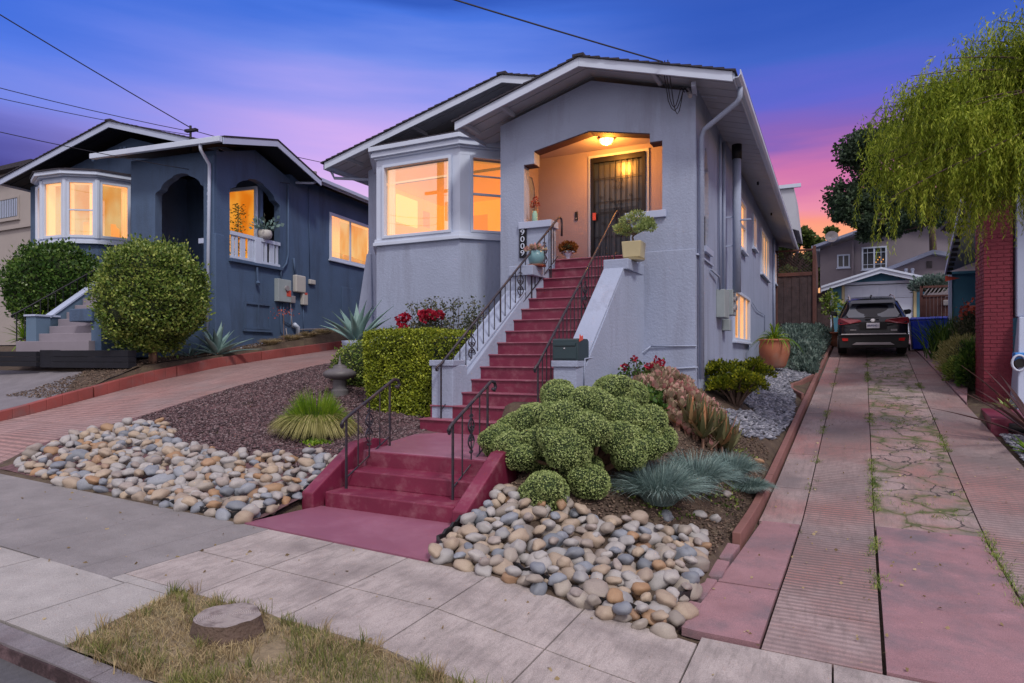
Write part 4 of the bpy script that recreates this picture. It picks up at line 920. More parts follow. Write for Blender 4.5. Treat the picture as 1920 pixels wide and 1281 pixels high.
# gutter down the right eave, and left
mb = MB()
def gutter(mb, x0, x1, y0, y1, z): mb.plate([(x0, z), (x0, z+.01), (x0, z+.11), (x0+.012, z+.11), (x0+.012, z+.012), (x1-.04, z+.012), (x1-.015, z+.05), (x1-.015, z+.115), (x1, z+.115), (x1, z+.045), (x1-.035, z)], lambda u, v, w: (u, w, v), y0, y1)
gutter(mb, -1.355, -1.245, 10.33, 29.3, 5.86); mb.build('gutter', 'white', h)
mb = MB(); gutter(mb, -10.54, -10.44, 11.5, 29, 5.93); mb.tube([(-10.48, 11.7, 5.93), (-10.48, 11.8, 5.8), (-9.8, 12.3, 5.8), (-9.76, 12.35, 5.6)], .035, 8); mb.build('gutter', 'white_b', h)
mb = MB().tube([(-1.31, 10.75, 5.88), (-1.31, 10.75, 5.72), (-1.36, 10.77, 5.64), (-1.90, 11.02, 5.38), (-1.955, 11.04, 5.25), (-1.955, 11.04, 1.25)], .042, 10); mb.build('downspout', 'stucco', h, smooth=True)
mb = MB()
for (y, x, z0, z1, r) in [(11.28, -1.97, 1.3, 5.45, .022), (13.15, -1.97, 2.85, 5.95, .03), (13.65, -1.97, 2.85, 5.95, .035), (22.9+3, -1.96, 2.0, 6.0, .045)]: mb.tube([(x, y, z0), (x, y, z1)], r, 8)
mb.tube([(-2.0, 10.86, 1.80), (-2.75, 10.84, 1.80)], .012, 6); mb.tube([(-2.75, 10.84, 1.80), (-2.9, 10.80, 1.68), (-3.0, 10.0, 1.65)], .012, 6)
mb.tube([(-1.98, 10.86, 1.45), (-2.5, 10.84, 1.42), (-2.6, 10.84, 1.36)], .014, 6)
mb.tube([(-3.02, 9.3, 2.4), (-3.02, 9.3, 1.7), (-3.05, 8.9, 1.62), (-3.06, 8.45, 1.60), (-3.06, 8.42, 1.2)], .011, 6)
mb.tube([(-1.98, 12.2, 3.2), (-1.95, 12.9, 3.15), (-1.95, 13.0, 2.9)], .02, 6)
mb.tube([(-1.98, 18.9, 3.1), (-1.98, 20.2, 2.95), (-1.98, 22.5, 2.95), (-1.98, 22.5, 2.4)], .01, 5)
mb.build('pipe', 'stucco', h, smooth=True)
mb = MB().tube([(-1.78, 14.1, 2.95), (-1.78, 14.1, 5.75)], .085, 14); mb.build('flue', 'stucco', h, smooth=True)
mb = MB().tube([(-1.78, 14.1, 5.70), (-1.78, 14.1, 6.0)], .10, 14); mb.build('flue_collar', 'plastic_blk', h, smooth=True)
mb = MB().box(-2.02, -1.70, 14.07, 14.10, 4.5, 4.53); mb.box(-2.02, -1.69, 14.07, 14.11, 3.9, 3.93); mb.box(-1.72, -1.5, 14.05, 14.11, 4.42, 4.45); mb.build('strap', 'white_b', h)
mb = MB().box(-2.02, -1.86, 12.98, 13.6, 2.38, 2.92); mb.build('meter_box', 'grey_box', h, bevel=.01)
mb = MB().box(-2.02, -1.84, 13.95, 14.5, 2.48, 3.0); mb.box(-2.02, -1.87, 13.7, 14.0, 2.15, 2.38); mb.build('meter_box', 'grey_box', h, bevel=.01)
mb = MB()
for (y, z) in ((14.1, 2.8), (14.1, 2.6), (14.35, 2.85), (14.3, 2.65)): mb.tube([(-1.84, y, z), (-1.80, y, z)], .055, 12)
mb.build('meter_dial', 'silver', h)
# weatherhead and loose wires on the gable
mb = MB().tube([(-2.13, 10.86, 6.02), (-2.05, 10.6, 5.80)], .035, 6); mb.build('weatherhead', 'silver', h)
mb = MB()
for k, (xa, xb, zlow) in enumerate([(-2.42, -2.1, 5.62), (-2.33, -2.12, 5.55), (-2.38, -2.16, 5.66)]):
    P = [(xa, 10.25, 6.30)]+[(xa+(xb-xa)*t, 10.62-.02*k, 5.95+(zlow-5.95)*math.sin(math.pi*min(1, t*1.1+.1))) for t in (.05, .2, .35, .5, .65, .8, .9)]+[(xb, 10.7, 5.92)]
    mb.tube(P, .008, 5)
mb.build('service_wire', 'cable', h)
# vent eyelets under the eave
mb = MB()
for y in (17.5, 21.5): mb.obox((-1.7, y, 6.0), (.05, .05, .08))
mb.build('eave_light', 'plastic_blk', h)
# ------------------------------------------------------------------ LEFT NAVY HOUSE, own frame: a to the right along its front, b into depth
LX = Matrix(((.9925, -.1228, 0, -13.4), (.1228, .9925, 0, 10.93), (0, 0, 1, 0), (0, 0, 0, 1)))
def lw(a, b, z=0): return tuple(LX @ Vector((a, b, z)))
nh = root('navy_house', 'navy blue stucco bungalow with scalloped porch arches and a lit bow window', 'house', lw(-3.5, 3, 1.6))
def LB(): return MB(LX)
def scallop(c, hw, z0, zs_, zt):
    """arch outline with stepped shoulders: from bottom left over the top to bottom right"""
    P = [(c-hw, z0), (c-hw, zs_)]
    prof = [(-1, 0), (-.97, .10), (-.88, .18), (-.78, .26), (-.74, .42), (-.66, .56), (-.52, .70), (-.34, .82), (-.28, .92), (-.14, .98), (0, 1)]
    for x, y in prof[1:]: P.append((c+x*hw, zs_+y*(zt-zs_)))
    for x, y in reversed(prof[1:-1]): P.append((c-x*hw, zs_+y*(zt-zs_)))
    P += [(c+hw, zs_), (c+hw, z0)]
    return P
LB().plate([(-2.75, 1.2), (0, 1.2), (0, 6.62), (-2.75, 6.62)], FR(0), 0, .2, [scallop(-1.12, .82, 3.8, 5.70, 6.16)]).build('porch_wall', 'stucco_dk', nh)
LB().plate([(.2, 1.2), (2.72, 1.2), (2.72, 6.62), (1.35, 7.02), (.2, 6.65)], SD(0), 0, .2, [scallop(1.38, .94, 4.06, 5.75, 6.25)]).build('porch_wall', 'stucco_dk', nh)
LB().box(-.34, -.02, -.06, .3, 1.2, 6.5).hexa([(-.42, -.16, 1.2), (.14, -.16, 1.2), (.14, .5, 1.2), (-.42, .5, 1.2), (-.30, -.05, 4.6), (.02, -.05, 4.6), (.02, .25, 4.6), (-.30, .25, 4.6)]).build('buttress', 'stucco_dk', nh, bevel=.02)
LB().box(-.50, -.30, -.05, .22, 4.38, 4.5).build('porch_ledge', 'white_b', nh)
LB().plate([(2.72, 1.4), (15, 1.4), (15, 6.75), (2.72, 6.75)], SD(0), 0, .2, [rect(4.62, 7.6, 4.68, 6.03)]).build('side_wall', 'stucco_dk', nh)
LB().plate([(-8.35, 1.2), (-2.76, 1.2), (-2.76, 6.6), (-.4, 6.62), (-4.3, 7.8), (-8.35, 6.75)], FR(1.3), 0, .2).build('front_wall', 'stucco_dk', nh)
mb = LB().plate([(1.5, 1.2), (15, 1.2), (15, 6.7), (1.5, 6.7)], SD(-8.35, 1), 0, .2); mb.plate(rect(-8.2, -.2, 1.4, 6.7), FR(14.8), 0, .2); mb.build('side_wall', 'stucco_dk', nh)
mb = LB().box(-2.75, -.2, .2, 2.75, 3.6, 3.78); mb.build('porch_floor', 'greystep', nh)
mb = LB().plate(rect(-2.75, -.22, 3.78, 6.6), FR(1.8), 0, .1); mb.plate(rect(.2, 2.7, 3.78, 6.6), SD(-2.75), 0, .1); mb.build('porch_wall', 'stucco_dk', nh)
# orange lit porch door/window seen through the side arch
def lwin(p, d, nn, *a, **k):
    P = LX @ Vector((*p, 0)); q = LX.to_3x3() @ Vector((*d, 0)); n2 = LX.to_3x3() @ Vector((*nn, 0))
    return window(nh, (P.x, P.y), (q.x, q.y), (n2.x, n2.y), *a, **k)
lwin((0, 1.74), (1, 0), (0, -1), -1.35, -.27, 3.80, 6.2, .09, panes='lit_orange', sill=False, room=0, name='window')
lwin((0, 0), (0, 1), (1, 0), 4.60, 7.62, 4.62, 6.08, .09, bars=((5.75, .035, 0),), panes='lit_pale')
# balustrade in the side arch
bal = LB().box(-.06, .03, .46, 2.30, 4.66, 4.75).box(-.05, .02, .46, 2.3, 4.08, 4.14).box(-.08, .05, 1.30, 1.52, 4.06, 4.70)
for u in (.55, .68, .86, .94, 1.14, 1.24, 1.62, 1.76, 1.95, 2.05, 2.2): bal.box(-.035, .005, u-.04, u+.035, 4.12, 4.68)
bal.build('balustrade', 'white', nh)
LB().box(-.02, .09, .40, 2.36, 3.98, 4.06).build('wall_band', 'stucco_dk', nh, bevel=.01)
# bow window: five facets
C0 = [(-6.75, 1.3), (-6.62, .85), (-5.95, .42), (-5.05, .28), (-4.05, .48), (-3.35, 1.3)]
C0 = [(-7.39, 1.3), (-6.97, .58), (-6.25, .2), (-5.38, .2), (-4.66, .58), (-4.24, 1.3)]
def bow(o):
    cx, cy = -5.815, 1.3; return [(cx+(x-cx)*(1+o/1.7), (cy+(y-cy)*(1+o/1.0)) if y < 1.29 else y) for x, y in C0]
LB().prismz(bow(-.05), 3.2, 4.72).build('bay_wall', 'stucco_dk', nh)
LB().prismz(bow(.06), 4.70, 4.80).prismz(bow(0), 4.80, 4.86).build('bay_sill', 'white', nh, bevel=.006)
LB().prismz(bow(0), 6.44, 6.52).prismz(bow(.10), 6.52, 6.56).prismz(bow(.18), 6.56, 6.66).build('bay_cornice', 'white', nh, bevel=.006)
LB().prismz(bow(.21), 6.66, 6.69).prismz(bow(.0), 6.69, 6.76).build('bay_roof', 'shingle', nh)
pt = LB()
for x, y in C0[1:-1]: pt.lathe([(.075, 0), (.075, 1.60)], (x, y, 4.85), 8)
pt.build('bay_post', 'white', nh)
for i, (p, q) in enumerate(zip(C0, C0[1:])):
    p = Vector(p); q = Vector(q); d = (q-p); Ln = d.length; d.normalize(); nn = Vector((d.y, -d.x))
    lwin(tuple(p), tuple(d), tuple(nn), .04, Ln-.04, 4.86, 6.44, .075, panes='lit_pale', hbar=((5.62, .02),) if i == 3 else (), sill=False)
# recessed boards below the bow
pb = LB()
for p, q in zip(bow(-.04), bow(-.04)[1:]):
    for z in (3.5, 3.95, 4.4): pb.tube([(p[0], p[1], z), (q[0], q[1], z)], .018, 4)
pb.build('bay_moulding', 'stucco_dk', nh)
# roofs
gable(nh, -4.3, 8.05, -8.8, -.55, .275, .62, 3.25, fascia='white_b', soff='soffit_nv', fh=.17, xf=LX); gable(nh, -4.3, 8.05, -8.8, .45, .275, 3.25, 15.2, fascia='white_b', soff='soffit_nv', fh=.17, xf=LX)
# porch roof: ridge runs along the front, gable faces right
sh = LB(); fa = LB(); so = LB()
for (b0, b1, z0, z1) in ((-.45, 1.42, 6.72, 7.22), (3.30, 1.42, 6.66, 7.22)):
    sh.hexa([(-3.5, b0, z0), (.66, b0, z0), (.66, b1, z1), (-3.5, b1, z1), (-3.5, b0, z0+.04), (.67, b0, z0+.04), (.67, b1, z1+.04), (-3.5, b1, z1+.04)])
    fa.hexa([(.62, b0, z0-.15), (.65, b0, z0-.15), (.65, b1, z1-.15), (.62, b1, z1-.15), (.62, b0, z0-.002), (.65, b0, z0-.002), (.65, b1, z1-.002), (.62, b1, z1-.002)])
    so.hexa([(-3.48, b0+.02, z0-.06), (.615, b0+.02, z0-.06), (.615, b1, z1-.06), (-3.48, b1, z1-.06), (-3.48, b0+.02, z0-.04), (.615, b0+.02, z0-.04), (.615, b1, z1-.04), (-3.48, b1, z1-.04)])
sh.build('roof', 'shingle', nh); fa.build('fascia', 'white_b', nh); so.build('soffit', 'soffit_nv', nh)
LB().box(-3.5, .62, -.56, -.455, 6.60, 6.73).build('gutter', 'white', nh, bevel=.01)
LB().box(.46, .57, 3.4, 15, 6.68, 6.79).build('gutter', 'white_b', nh, bevel=.01)
LB().tube([(.0, -.5, 6.62), (.0, -.48, 6.48), (-.10, -.12, 6.25), (-.11, -.10, 6.1), (-.13, -.16, 1.9)], .04, 8).build('downspout', 'white', nh, smooth=True)
LB().tube([(.5, 3.35, 6.68), (.5, 3.1, 6.55), (.07, 2.9, 6.55)], .035, 8).build('downspout', 'white_b', nh, smooth=True)
sl_ = LB()
for i in range(16): sl_.box(-5.4+i*.15, -5.31+i*.15, .98, 1.02, 7.15+.275*(min(i, 15-i))*.15, 7.36+.0*i)
sl_.build('attic_vent', 'stucco_dk', nh)
# service boxes, conduits, vents on the side wall
LB().box(0, .14, 2.08, 2.62, 3.12, 3.74).build('meter_box', 'grey_box', nh, bevel=.01)
LB().tube([(.14, 2.42, 3.50), (.18, 2.42, 3.50)], .075, 16).build('meter_dial', 'silver', nh)
LB().box(.141, .146, 2.42, 2.60, 3.28, 3.45).box(.121, .126, 3.24, 3.36, 3.40, 3.46).build('warning_sticker', 'flag', nh)
LB().box(0, .14, 2.84, 3.28, 3.44, 3.93).build('inverter_box', 'offwhite', nh, bevel=.03)
LB().box(0, .12, 3.18, 3.40, 3.10, 3.43).build('switch_box', 'offwhite', nh, bevel=.02)
LB().box(0, .10, 2.70, 2.86, 3.12, 3.32).build('switch_box', 'silver', nh, bevel=.01)
LB().box(0, .08, 3.55, 3.82, 3.74, 3.88).build('junction_box', 'offwhite', nh, bevel=.02)
cp = LB()
cp.tube([(.05, 2.60, 6.42), (.05, 2.60, 4.45), (.05, 2.52, 4.2), (.05, 2.30, 3.98), (.05, 2.30, 3.74)], .028, 7); cp.tube([(.04, 2.85, 4.4), (.04, 2.92, 3.93)], .03, 7)
cp.tube([(.04, 2.40, 3.1), (.04, 2.42, 2.6), (.04, 2.7, 2.5), (.04, 2.72, 3.1)], .02, 6); cp.tube([(.04, 2.3, 3.1), (.04, 2.3, 2.3), (.04, 2.6, 2.0)], .018, 6)
cp.tube([(.03, 3.55, 6.6), (.03, 3.6, 3.9)], .012, 5); cp.tube([(.03, 3.3, 3.1), (.03, 3.3, 2.3)], .012, 5)
cp.build('conduit', 'stucco_dk', nh, smooth=True)
LB().tube([(.04, 2.70, 3.1), (.04, 2.78, 2.45), (.04, 3.0, 2.38), (.04, 6.2, 2.55)], .018, 6).tube([(.05, 2.5, 2.4), (.05, 2.6, 1.95), (.05, 6, 2.4)], .014, 6).build('conduit', 'silver', nh, smooth=True)
LB().tube([(.10, .6, 1.78), (.10, 2.9, 2.12)], .045, 8).tube([(.10, 2.95, 2.1), (.10, 2.95, 2.45), (.10, 2.8, 2.52)], .06, 8).build('drain_pipe', 'white', nh, smooth=True)
v = LB().plate(rect(.93, 1.92, 2.33, 3.03), SD(0, 1), .0, .04, [rect(.98, 1.42, 2.39, 2.97), rect(1.45, 1.87, 2.39, 2.97)]); v.box(0, .055, .88, 1.97, 2.26, 2.32); v.build('vent_frame', 'stucco_dk', nh)
LB().plate(rect(5.25, 5.85, 2.8, 3.83), SD(0, 1), 0, .03).build('access_hatch', 'stucco_dk', nh, bevel=.01)
LB().tube([(.05, 1.35, 3.95), (.05, 1.38, 3.55)], .03, 8).tube([(.05, 1.38, 3.56), (.12, 1.33, 3.5)], .05, 8).build('flood_light', 'stucco_dk', nh)
# mast with insulators, roof vent pipe
LB().tube([(-.9, .1, 6.7), (-.9, .1, 7.35)], .03, 8).box(-1.05, -.7, .05, .15, 7.2, 7.26).build('service_mast', 'cable', nh)
LB().tube([(-1.0, 5.2, 6.8), (-1.0, 5.2, 7.55)], .06, 10).lathe([(.09, 0), (.09, .08)], (-1.0, 5.2, 7.5), 10).build('roof_pipe', 'silver', nh)
for i, ch in enumerate('3069'):
    o = text_obj(ch, .19, 'white_b', nh, LX @ Matrix.Translation((-.175, -.066, 5.72-i*.165)) @ Matrix.Rotation(R(90), 4, 'X'), .006)
# steps to the navy house
s2 = root('entry_stairs', 'grey painted steps with blue side walls rising to the navy house', 'stairs', lw(-2.2, -2.1, 1.6))
for k in range(11):
    z = 1.96+.175*k; b = -2.35+.2*k; a0 = -3.45 if k == 0 else (-3.1 if k == 1 else -2.95); a1 = -1.32 if k > 1 else -1.2
    LB().box(a0, a1, b, .3, z-.175-.2*(k == 0), z).build('step', 'greystep', s2, bevel=.008)
LB().box(-3.32, -3.0, -2.22, -1.7, 1.6, 2.53).plate([(-1.9, 1.6), (-1.9, 2.5), (.0, 3.95), (.0, 1.6)], SD(-3.0), 0, .18).build('side_wall', mat('blue_grey_wall', (.10, .16, .24), .8, .1), s2, bevel=.01)
LB().plate([(-1.9, 2.505), (0, 3.955), (0, 4.0), (-1.9, 2.55)], SD(-2.97), 0, .24).box(-3.35, -2.97, -2.25, -1.67, 2.53, 2.57).build('cap', 'white_b', s2)
LB().box(-1.32, -1.02, -2.2, -1.7, 1.6, 2.46).plate([(-1.75, 1.6), (-1.75, 2.4), (.0, 3.8), (.0, 1.6)], SD(-1.04), 0, .2).build('side_wall', mat('blue_grey_wall', (.07, .12, .20), .8, .1), s2, bevel=.01)
LB().box(-1.88, -1.2, -2.28, -1.8, 2.38, 2.66).build('mail_slot_box', 'stucco_dk', s2, bevel=.02)
p0 = Vector(lw(-3.5, -2.3, 1.80)); p1 = Vector(lw(-2.95, -.2, 3.35))
rail('stair_railing', 'thin black iron railing beside the grey steps of the navy house', 'handrail', tuple(p0), tuple(p1), .80, (0, .66), 13, (), .12, m='ironblk')
# planters
mb = LB()
for a0, a1 in ((-7.5, -2.40), (-1.95, .28)):
    for i in range(3): mb.box(a0+.01*i, a1-.01*i, -2.62, -2.42, 1.40+i*.115, 1.51+i*.115)
    mb.box(a0, a1, -2.42, -2.3, 1.40, 1.70)
tag(MB(LX).box(-7.5, -2.41, -2.62, -2.42, 1.40, 1.50).box(-7.5, -2.41, -2.615, -2.42, 1.505, 1.61).box(-7.5, -2.41, -2.62, -2.42, 1.615, 1.73).build('timber_planter', 'blk_paint', bevel=.008), 'low black timber planter wall at the far left of the grey pad', 'planter')
tag(MB(LX).box(-1.95, .25, -2.62, -2.42, 1.38, 1.50).box(-1.95, .25, -2.615, -2.42, 1.505, 1.61).box(-1.95, .25, -2.62, -2.42, 1.615, 1.75).box(-2.40, -1.96, -2.55, -2.40, 1.38, 1.76).build('timber_planter', 'blk_paint', bevel=.008), 'low black timber planter wall in front of the round shrub on a trunk', 'planter')
# beige house at the far left
bh = root('beige_house', 'beige house with a small curtained window cut off at the left edge', 'house', (-26, 12.5, 2))
mb = MB().plate(rect(-29, -24.0, 2, 8.0), FR(12.5), 0, .2, [rect(-26.5, -25.05, 6.35, 7.15)]); mb.plate(rect(12.7, 20, 2, 8), SD(-24.0), 0, .2); mb.build('wall', 'beigewall', bh)
window(bh, (0, 12.5), (1, 0), (0, -1), -26.5, -25.05, 6.35, 7.15, .08, panes='darkpane', fm='beigewall')
mb = MB().box(-29, -24.0, 12.42, 12.5, 6.0, 6.1); mb.build('trim_band', 'beigewall', bh)
mb = MB()
for k in range(12): mb.tube([(-26.4+k*.11, 12.47, 6.45), (-26.4+k*.11, 12.47, 7.05)], .02, 5)
mb.build('curtain', 'white_b', bh)
MB().box(-29.2, -23.8, 12.2, 20.2, 8.0, 8.15).build('roof', 'shingle', bh)
# pots on the navy porch rail
b = root('potted_plant', 'leafy houseplant in a round grey pot on the white balustrade', 'potted plant', lw(.0, 1.72, 4.75))
c = lw(0, 1.72, 4.752); MB().lathe([(.11, 0), (.17, .05), (.185, .13), (.17, .22), (.155, .23), (.14, .2)], c, 24).build('pot', 'offwhite', b, smooth=True)
base = np.array([[c[0], c[1], c[2]+.2]]).repeat(60, 0); tip = base+rng.normal(size=(60, 3))*[.15, .15, .07]+[0, 0, .17]
npmesh('foliage', *join([leaves(tip, tip-base, .12, .4), blades(base, tip, .008, .3, 3)]), 'lf_agave', b)
b = root('potted_plant', 'thin upright green shrub in front of the orange window of the navy porch', 'potted plant', lw(-.35, 1.1, 3.8))
c = lw(-.35, 1.1, 3.8); MB().lathe([(.12, 0), (.15, .3), (.14, .3)], c, 16).build('pot', 'terracotta', b)
MB().tube([(c[0], c[1], c[2]+.25), (c[0]+.02, c[1], c[2]+1.75)], .012, 5).build('stem', 'bark', b)
P = np.column_stack([c[0]+rng.normal(size=500)*.10, c[1]+rng.normal(size=500)*.10, c[2]+.4+rng.uniform(0, 1.35, 500)]); npmesh('foliage', *leaves(P, rng.normal(size=(500, 3))*[1, 1, .4]+[0, 0, .4], .07, .2), 'lf_ball', b)
# ------------------------------------------------------------------ FENCE, GARAGE, HOUSES AT THE BACK
f = root('wood_fence', 'tall dark weathered board fence with a lattice top behind the grey house', 'fence', (-1.2, 27.5, 2.3))
K = 27.5
mb = MB()
for i in range(10): x = -2.0+i*.142; mb.box(x, x+.150, K+.012*(i % 2), K+.03+.012*(i % 2), 2.2+random.uniform(0, .02), 4.72)
mb.build('boards', 'wood_dk', f)
la = MB()
for i in range(-8, 12):
    for sg in (1, -1):
        x = -2.0+i*.125; p = [(x, 4.85), (x+sg*.95, 5.72)] if sg > 0 else [(x+.0, 4.85), (x-.95, 5.72)]
        a, b = p; lo, hi = -1.97, -.67
        def cl(a, b):
            (x0, z0), (x1, z1) = a, b
            if x0 > x1: x0, z0, x1, z1 = x1, z1, x0, z0
            if x1 < lo or x0 > hi: return None
            k = (z1-z0)/(x1-x0)
            if x0 < lo: z0 += k*(lo-x0); x0 = lo
            if x1 > hi: z1 -= k*(x1-hi); x1 = hi
            return (x0, z0), (x1, z1)
        q = cl(a, b)
        if q and abs(q[0][0]-q[1][0]) > .03: la.tube([(q[0][0], K+.01*sg, q[0][1]), (q[1][0], K+.01*sg, q[1][1])], .016, 4)
la.build('lattice', 'wood_dk', f)
mb = MB().box(-2.02, -1.94, K-.03, K+.06, 2.2, 5.75); mb.box(-.70, -.58, K-.05, K+.07, 2.2, 5.85); mb.box(-2.0, -.6, K-.03, K+.05, 4.72, 4.86); mb.box(-2.0, -.6, K-.03, K+.05, 5.68, 5.75); mb.build('post', 'wood_red', f, bevel=.006)
mb = MB()
for i in range(14): y = K+.1+i*.3; mb.hexa([(-.62-.0, y, 2.3), (-.58, y, 2.3), (-.58, y+.31, 2.3), (-.62, y+.31, 2.3), (-.62, y, 5.7-i*.02), (-.58, y, 5.7-i*.02), (-.58, y+.29, 5.68-i*.02), (-.62, y+.29, 5.68-i*.02)])
mb.build('side_boards', 'wood_red', f)
MB().box(-.56, -.08, 28.9, 28.95, 2.2, 4.15).build('end_boards', 'wood_dk', f)
# garage
g = root('garage', 'blue garage with white trimmed gable and white sectional door behind the parked car', 'garage', (1.6, 29, 2.4))
G = 29
MB().plate([(-.05, 2.2), (3.12, 2.2), (3.12, 4.30), (1.66, 4.85), (-.05, 4.28)], FR(G), 0, .15, [rect(.42, 2.76, 2.2, 4.42)]).build('wall', 'blue', g)
MB().plate(rect(G+.15, 35, 2.2, 4.2), SD(-.05, 1), 0, .1).build('wall', 'blue', g)
mb = MB()
for i in range(4): mb.box(.43, 2.75, G+.05, G+.09, 2.25+i*.54, 2.25+i*.54+.53)
mb.build('garage_door', 'white', g, bevel=.01)
mb = MB()
for i in range(4):
    for j in range(4): mb.box(.5+j*.57, .5+j*.57+.5, G+.04, G+.055, 2.32+i*.54, 2.32+i*.54+.39)
mb.build('door_panel', 'white', g, bevel=.008)
mb = MB().box(.32, .42, G-.02, G+.1, 2.2, 4.42); mb.box(2.76, 2.86, G-.02, G+.1, 2.2, 4.42); mb.build('door_post', 'frame_brn' if False else 'pot_cream', g)
MB().box(.30, 2.88, G-.03, G+.1, 4.42, 4.52).box(-.08, .02, G-.03, G+.05, 2.2, 4.2).build('trim', 'white', g)
mb = MB()
for i in range(9): mb.box(.9+i*.19, .97+i*.19, G-.02, G, 4.53, 4.56+.28*(1-abs(i-4)/4.4))
mb.build('gable_slats', 'blue', g)
for sg, xe_ in ((-1, -.42), (1, 3.74)):
    mb = MB().hexa([(1.66, G-.45, 4.80), (xe_, G-.45, 4.17), (xe_, G-.40, 4.17), (1.66, G-.40, 4.80), (1.66, G-.45, 4.97), (xe_, G-.45, 4.34), (xe_, G-.40, 4.34), (1.66, G-.40, 4.97)])
    mb.hexa([(1.66, G-.5, 4.94), (xe_, G-.5, 4.31), (xe_, G-.45, 4.31), (1.66, G-.45, 4.94), (1.66, G-.5, 5.02), (xe_, G-.5, 4.39), (xe_, G-.45, 4.39), (1.66, G-.45, 5.02)])
    mb.build('fascia', 'white', g)
    MB().hexa([(1.66, G-.44, 4.93), (xe_, G-.44, 4.30), (xe_, 35, 4.30), (1.66, 35, 4.93), (1.66, G-.44, 4.99), (xe_, G-.44, 4.36), (xe_, 35, 4.36), (1.66, 35, 4.99)]).build('roof', 'white_b', g)
# taupe two storey house
t = root('taupe_house', 'taupe two-storey house with white windows behind the garage', 'house', (2, 38, 3))
MB().plate([(-.6, 3), (8, 3), (8, 8.2), (3.9, 8.55), (-.6, 7.2)], FR(38), 0, .3, [rect(.2, .8, 6.2, 6.9), rect(1.35, 2.45, 6.05, 7.2)]).build('wall', 'taupe', t)
MB().plate(rect(38.3, 46, 3, 7.2), SD(-.6, 1), 0, .2).build('wall', 'taupe', t)
MB().hexa([(-1.0, 37.4, 7.22), (3.9, 37.4, 8.75), (3.9, 46, 8.75), (-1.0, 46, 7.22), (-1.0, 37.4, 7.36), (3.9, 37.4, 8.9), (3.9, 46, 8.9), (-1.0, 46, 7.36)]).hexa([(3.9, 37.4, 8.75), (8.8, 37.4, 7.4), (8.8, 46, 7.4), (3.9, 46, 8.75), (3.9, 37.4, 8.9), (8.8, 37.4, 7.55), (8.8, 46, 7.55), (3.9, 46, 8.9)]).build('roof', 'white_b', t)
mb = MB()
for i in range(14): mb.box(-.98, -.6, 37.6+i*.5, 37.66+i*.5, 7.1, 7.25)
mb.build('rafter_tails', 'soffit', t)
window(t, (0, 38), (1, 0), (0, -1), .2, .8, 6.2, 6.9, .07, bars=((.5, .03, 0),), panes='darkpane')
window(t, (0, 38), (1, 0), (0, -1), 1.33, 2.47, 6.03, 7.2, .08, bars=((1.9, .04, 0), (1.6, .012, 0), (2.2, .012, 0)), hbar=((6.9, .012), (6.3, .012)), panes='darkpane')
mb = MB()
for i in range(5): mb.obox((1.98+i*.08, 37.985, 6.4+.12*(i % 3)), (.05, .01, .06))
mb.build('room_light', 'room_dk', t)
MB().tube([(.93, 37.9, 3), (.93, 37.9, 7.5)], .05, 8).build('pipe', 'taupe', t)
MB().hexa([(1.7, 34.9, 5.2), (6.3, 34.9, 5.2), (6.3, 38, 5.2), (1.7, 38, 5.2), (1.7, 34.9, 5.5), (6.3, 34.9, 5.5), (6.3, 38, 5.5), (1.7, 38, 5.5)]).plate([(1.9, 3), (6.2, 3), (6.2, 5.8), (4.05, 6.25), (1.9, 5.4)], FR(35), 0, .2).build('extension_wall', 'taupe', t)
MB().hexa([(1.5, 34.6, 5.25), (4.05, 34.6, 6.22), (4.05, 38, 6.22), (1.5, 38, 5.25), (1.5, 34.6, 5.42), (4.05, 34.6, 6.40), (4.05, 38, 6.40), (1.5, 38, 5.42)]).hexa([(4.05, 34.6, 6.22), (6.6, 34.6, 5.55), (6.6, 38, 5.55), (4.05, 38, 6.22), (4.05, 34.6, 6.40), (6.6, 34.6, 5.72), (6.6, 38, 5.72), (4.05, 38, 6.40)]).build('extension_roof', 'white_b', t)
mb = MB()
for i in range(6): mb.box(3.83, 4.05, 34.96, 34.99, 5.62+i*.055, 5.65+i*.055)
mb.build('vent', 'plastic_blk', t)
MB().lathe([(.06, 0), (.06, .15), (.09, .16), (.06, .25)], (3.0, 34.5, 5.35), 12).lathe([(.06, 0), (.06, .15), (.09, .16), (.06, .25)], (3.25, 34.5, 5.35), 12).build('roof_vents', 'white', t)
# satellite dish
sdh = MB().lathe([(.02, 0), (.18, .03), (.3, .10), (.31, .11), (.02, .02)], (0, 0, 0), 16); m4 = Matrix.Translation((-.05, 37.5, 7.75)) @ Matrix.Rotation(R(75), 4, 'X'); sdh.v = [tuple(m4 @ Vector(p)) for p in sdh.v]
sdh.tube([(-.05, 37.6, 7.3), (-.05, 37.55, 7.75)], .025, 6); tag(sdh.build('satellite_dish', 'silver', base=(-.05, 37.6, 7.3)), 'small grey satellite dish on the roof edge of the taupe house', 'dish')
# pale distant house, between trees
d = root('distant_house', 'pale blue distant house glimpsed behind the dark tree', 'house', (7, 50, 3))
MB().box(5.2, 10, 50, 56, 3, 9.4).build('wall', 'white_b', d); MB().hexa([(4.9, 49.6, 9.4), (10.3, 49.6, 9.4), (10.3, 56.4, 9.4), (4.9, 56.4, 9.4), (5.6, 50.5, 10.4), (9.6, 50.5, 10.4), (9.6, 55.6, 10.4), (5.6, 55.6, 10.4)]).build('roof', 'shingle', d)
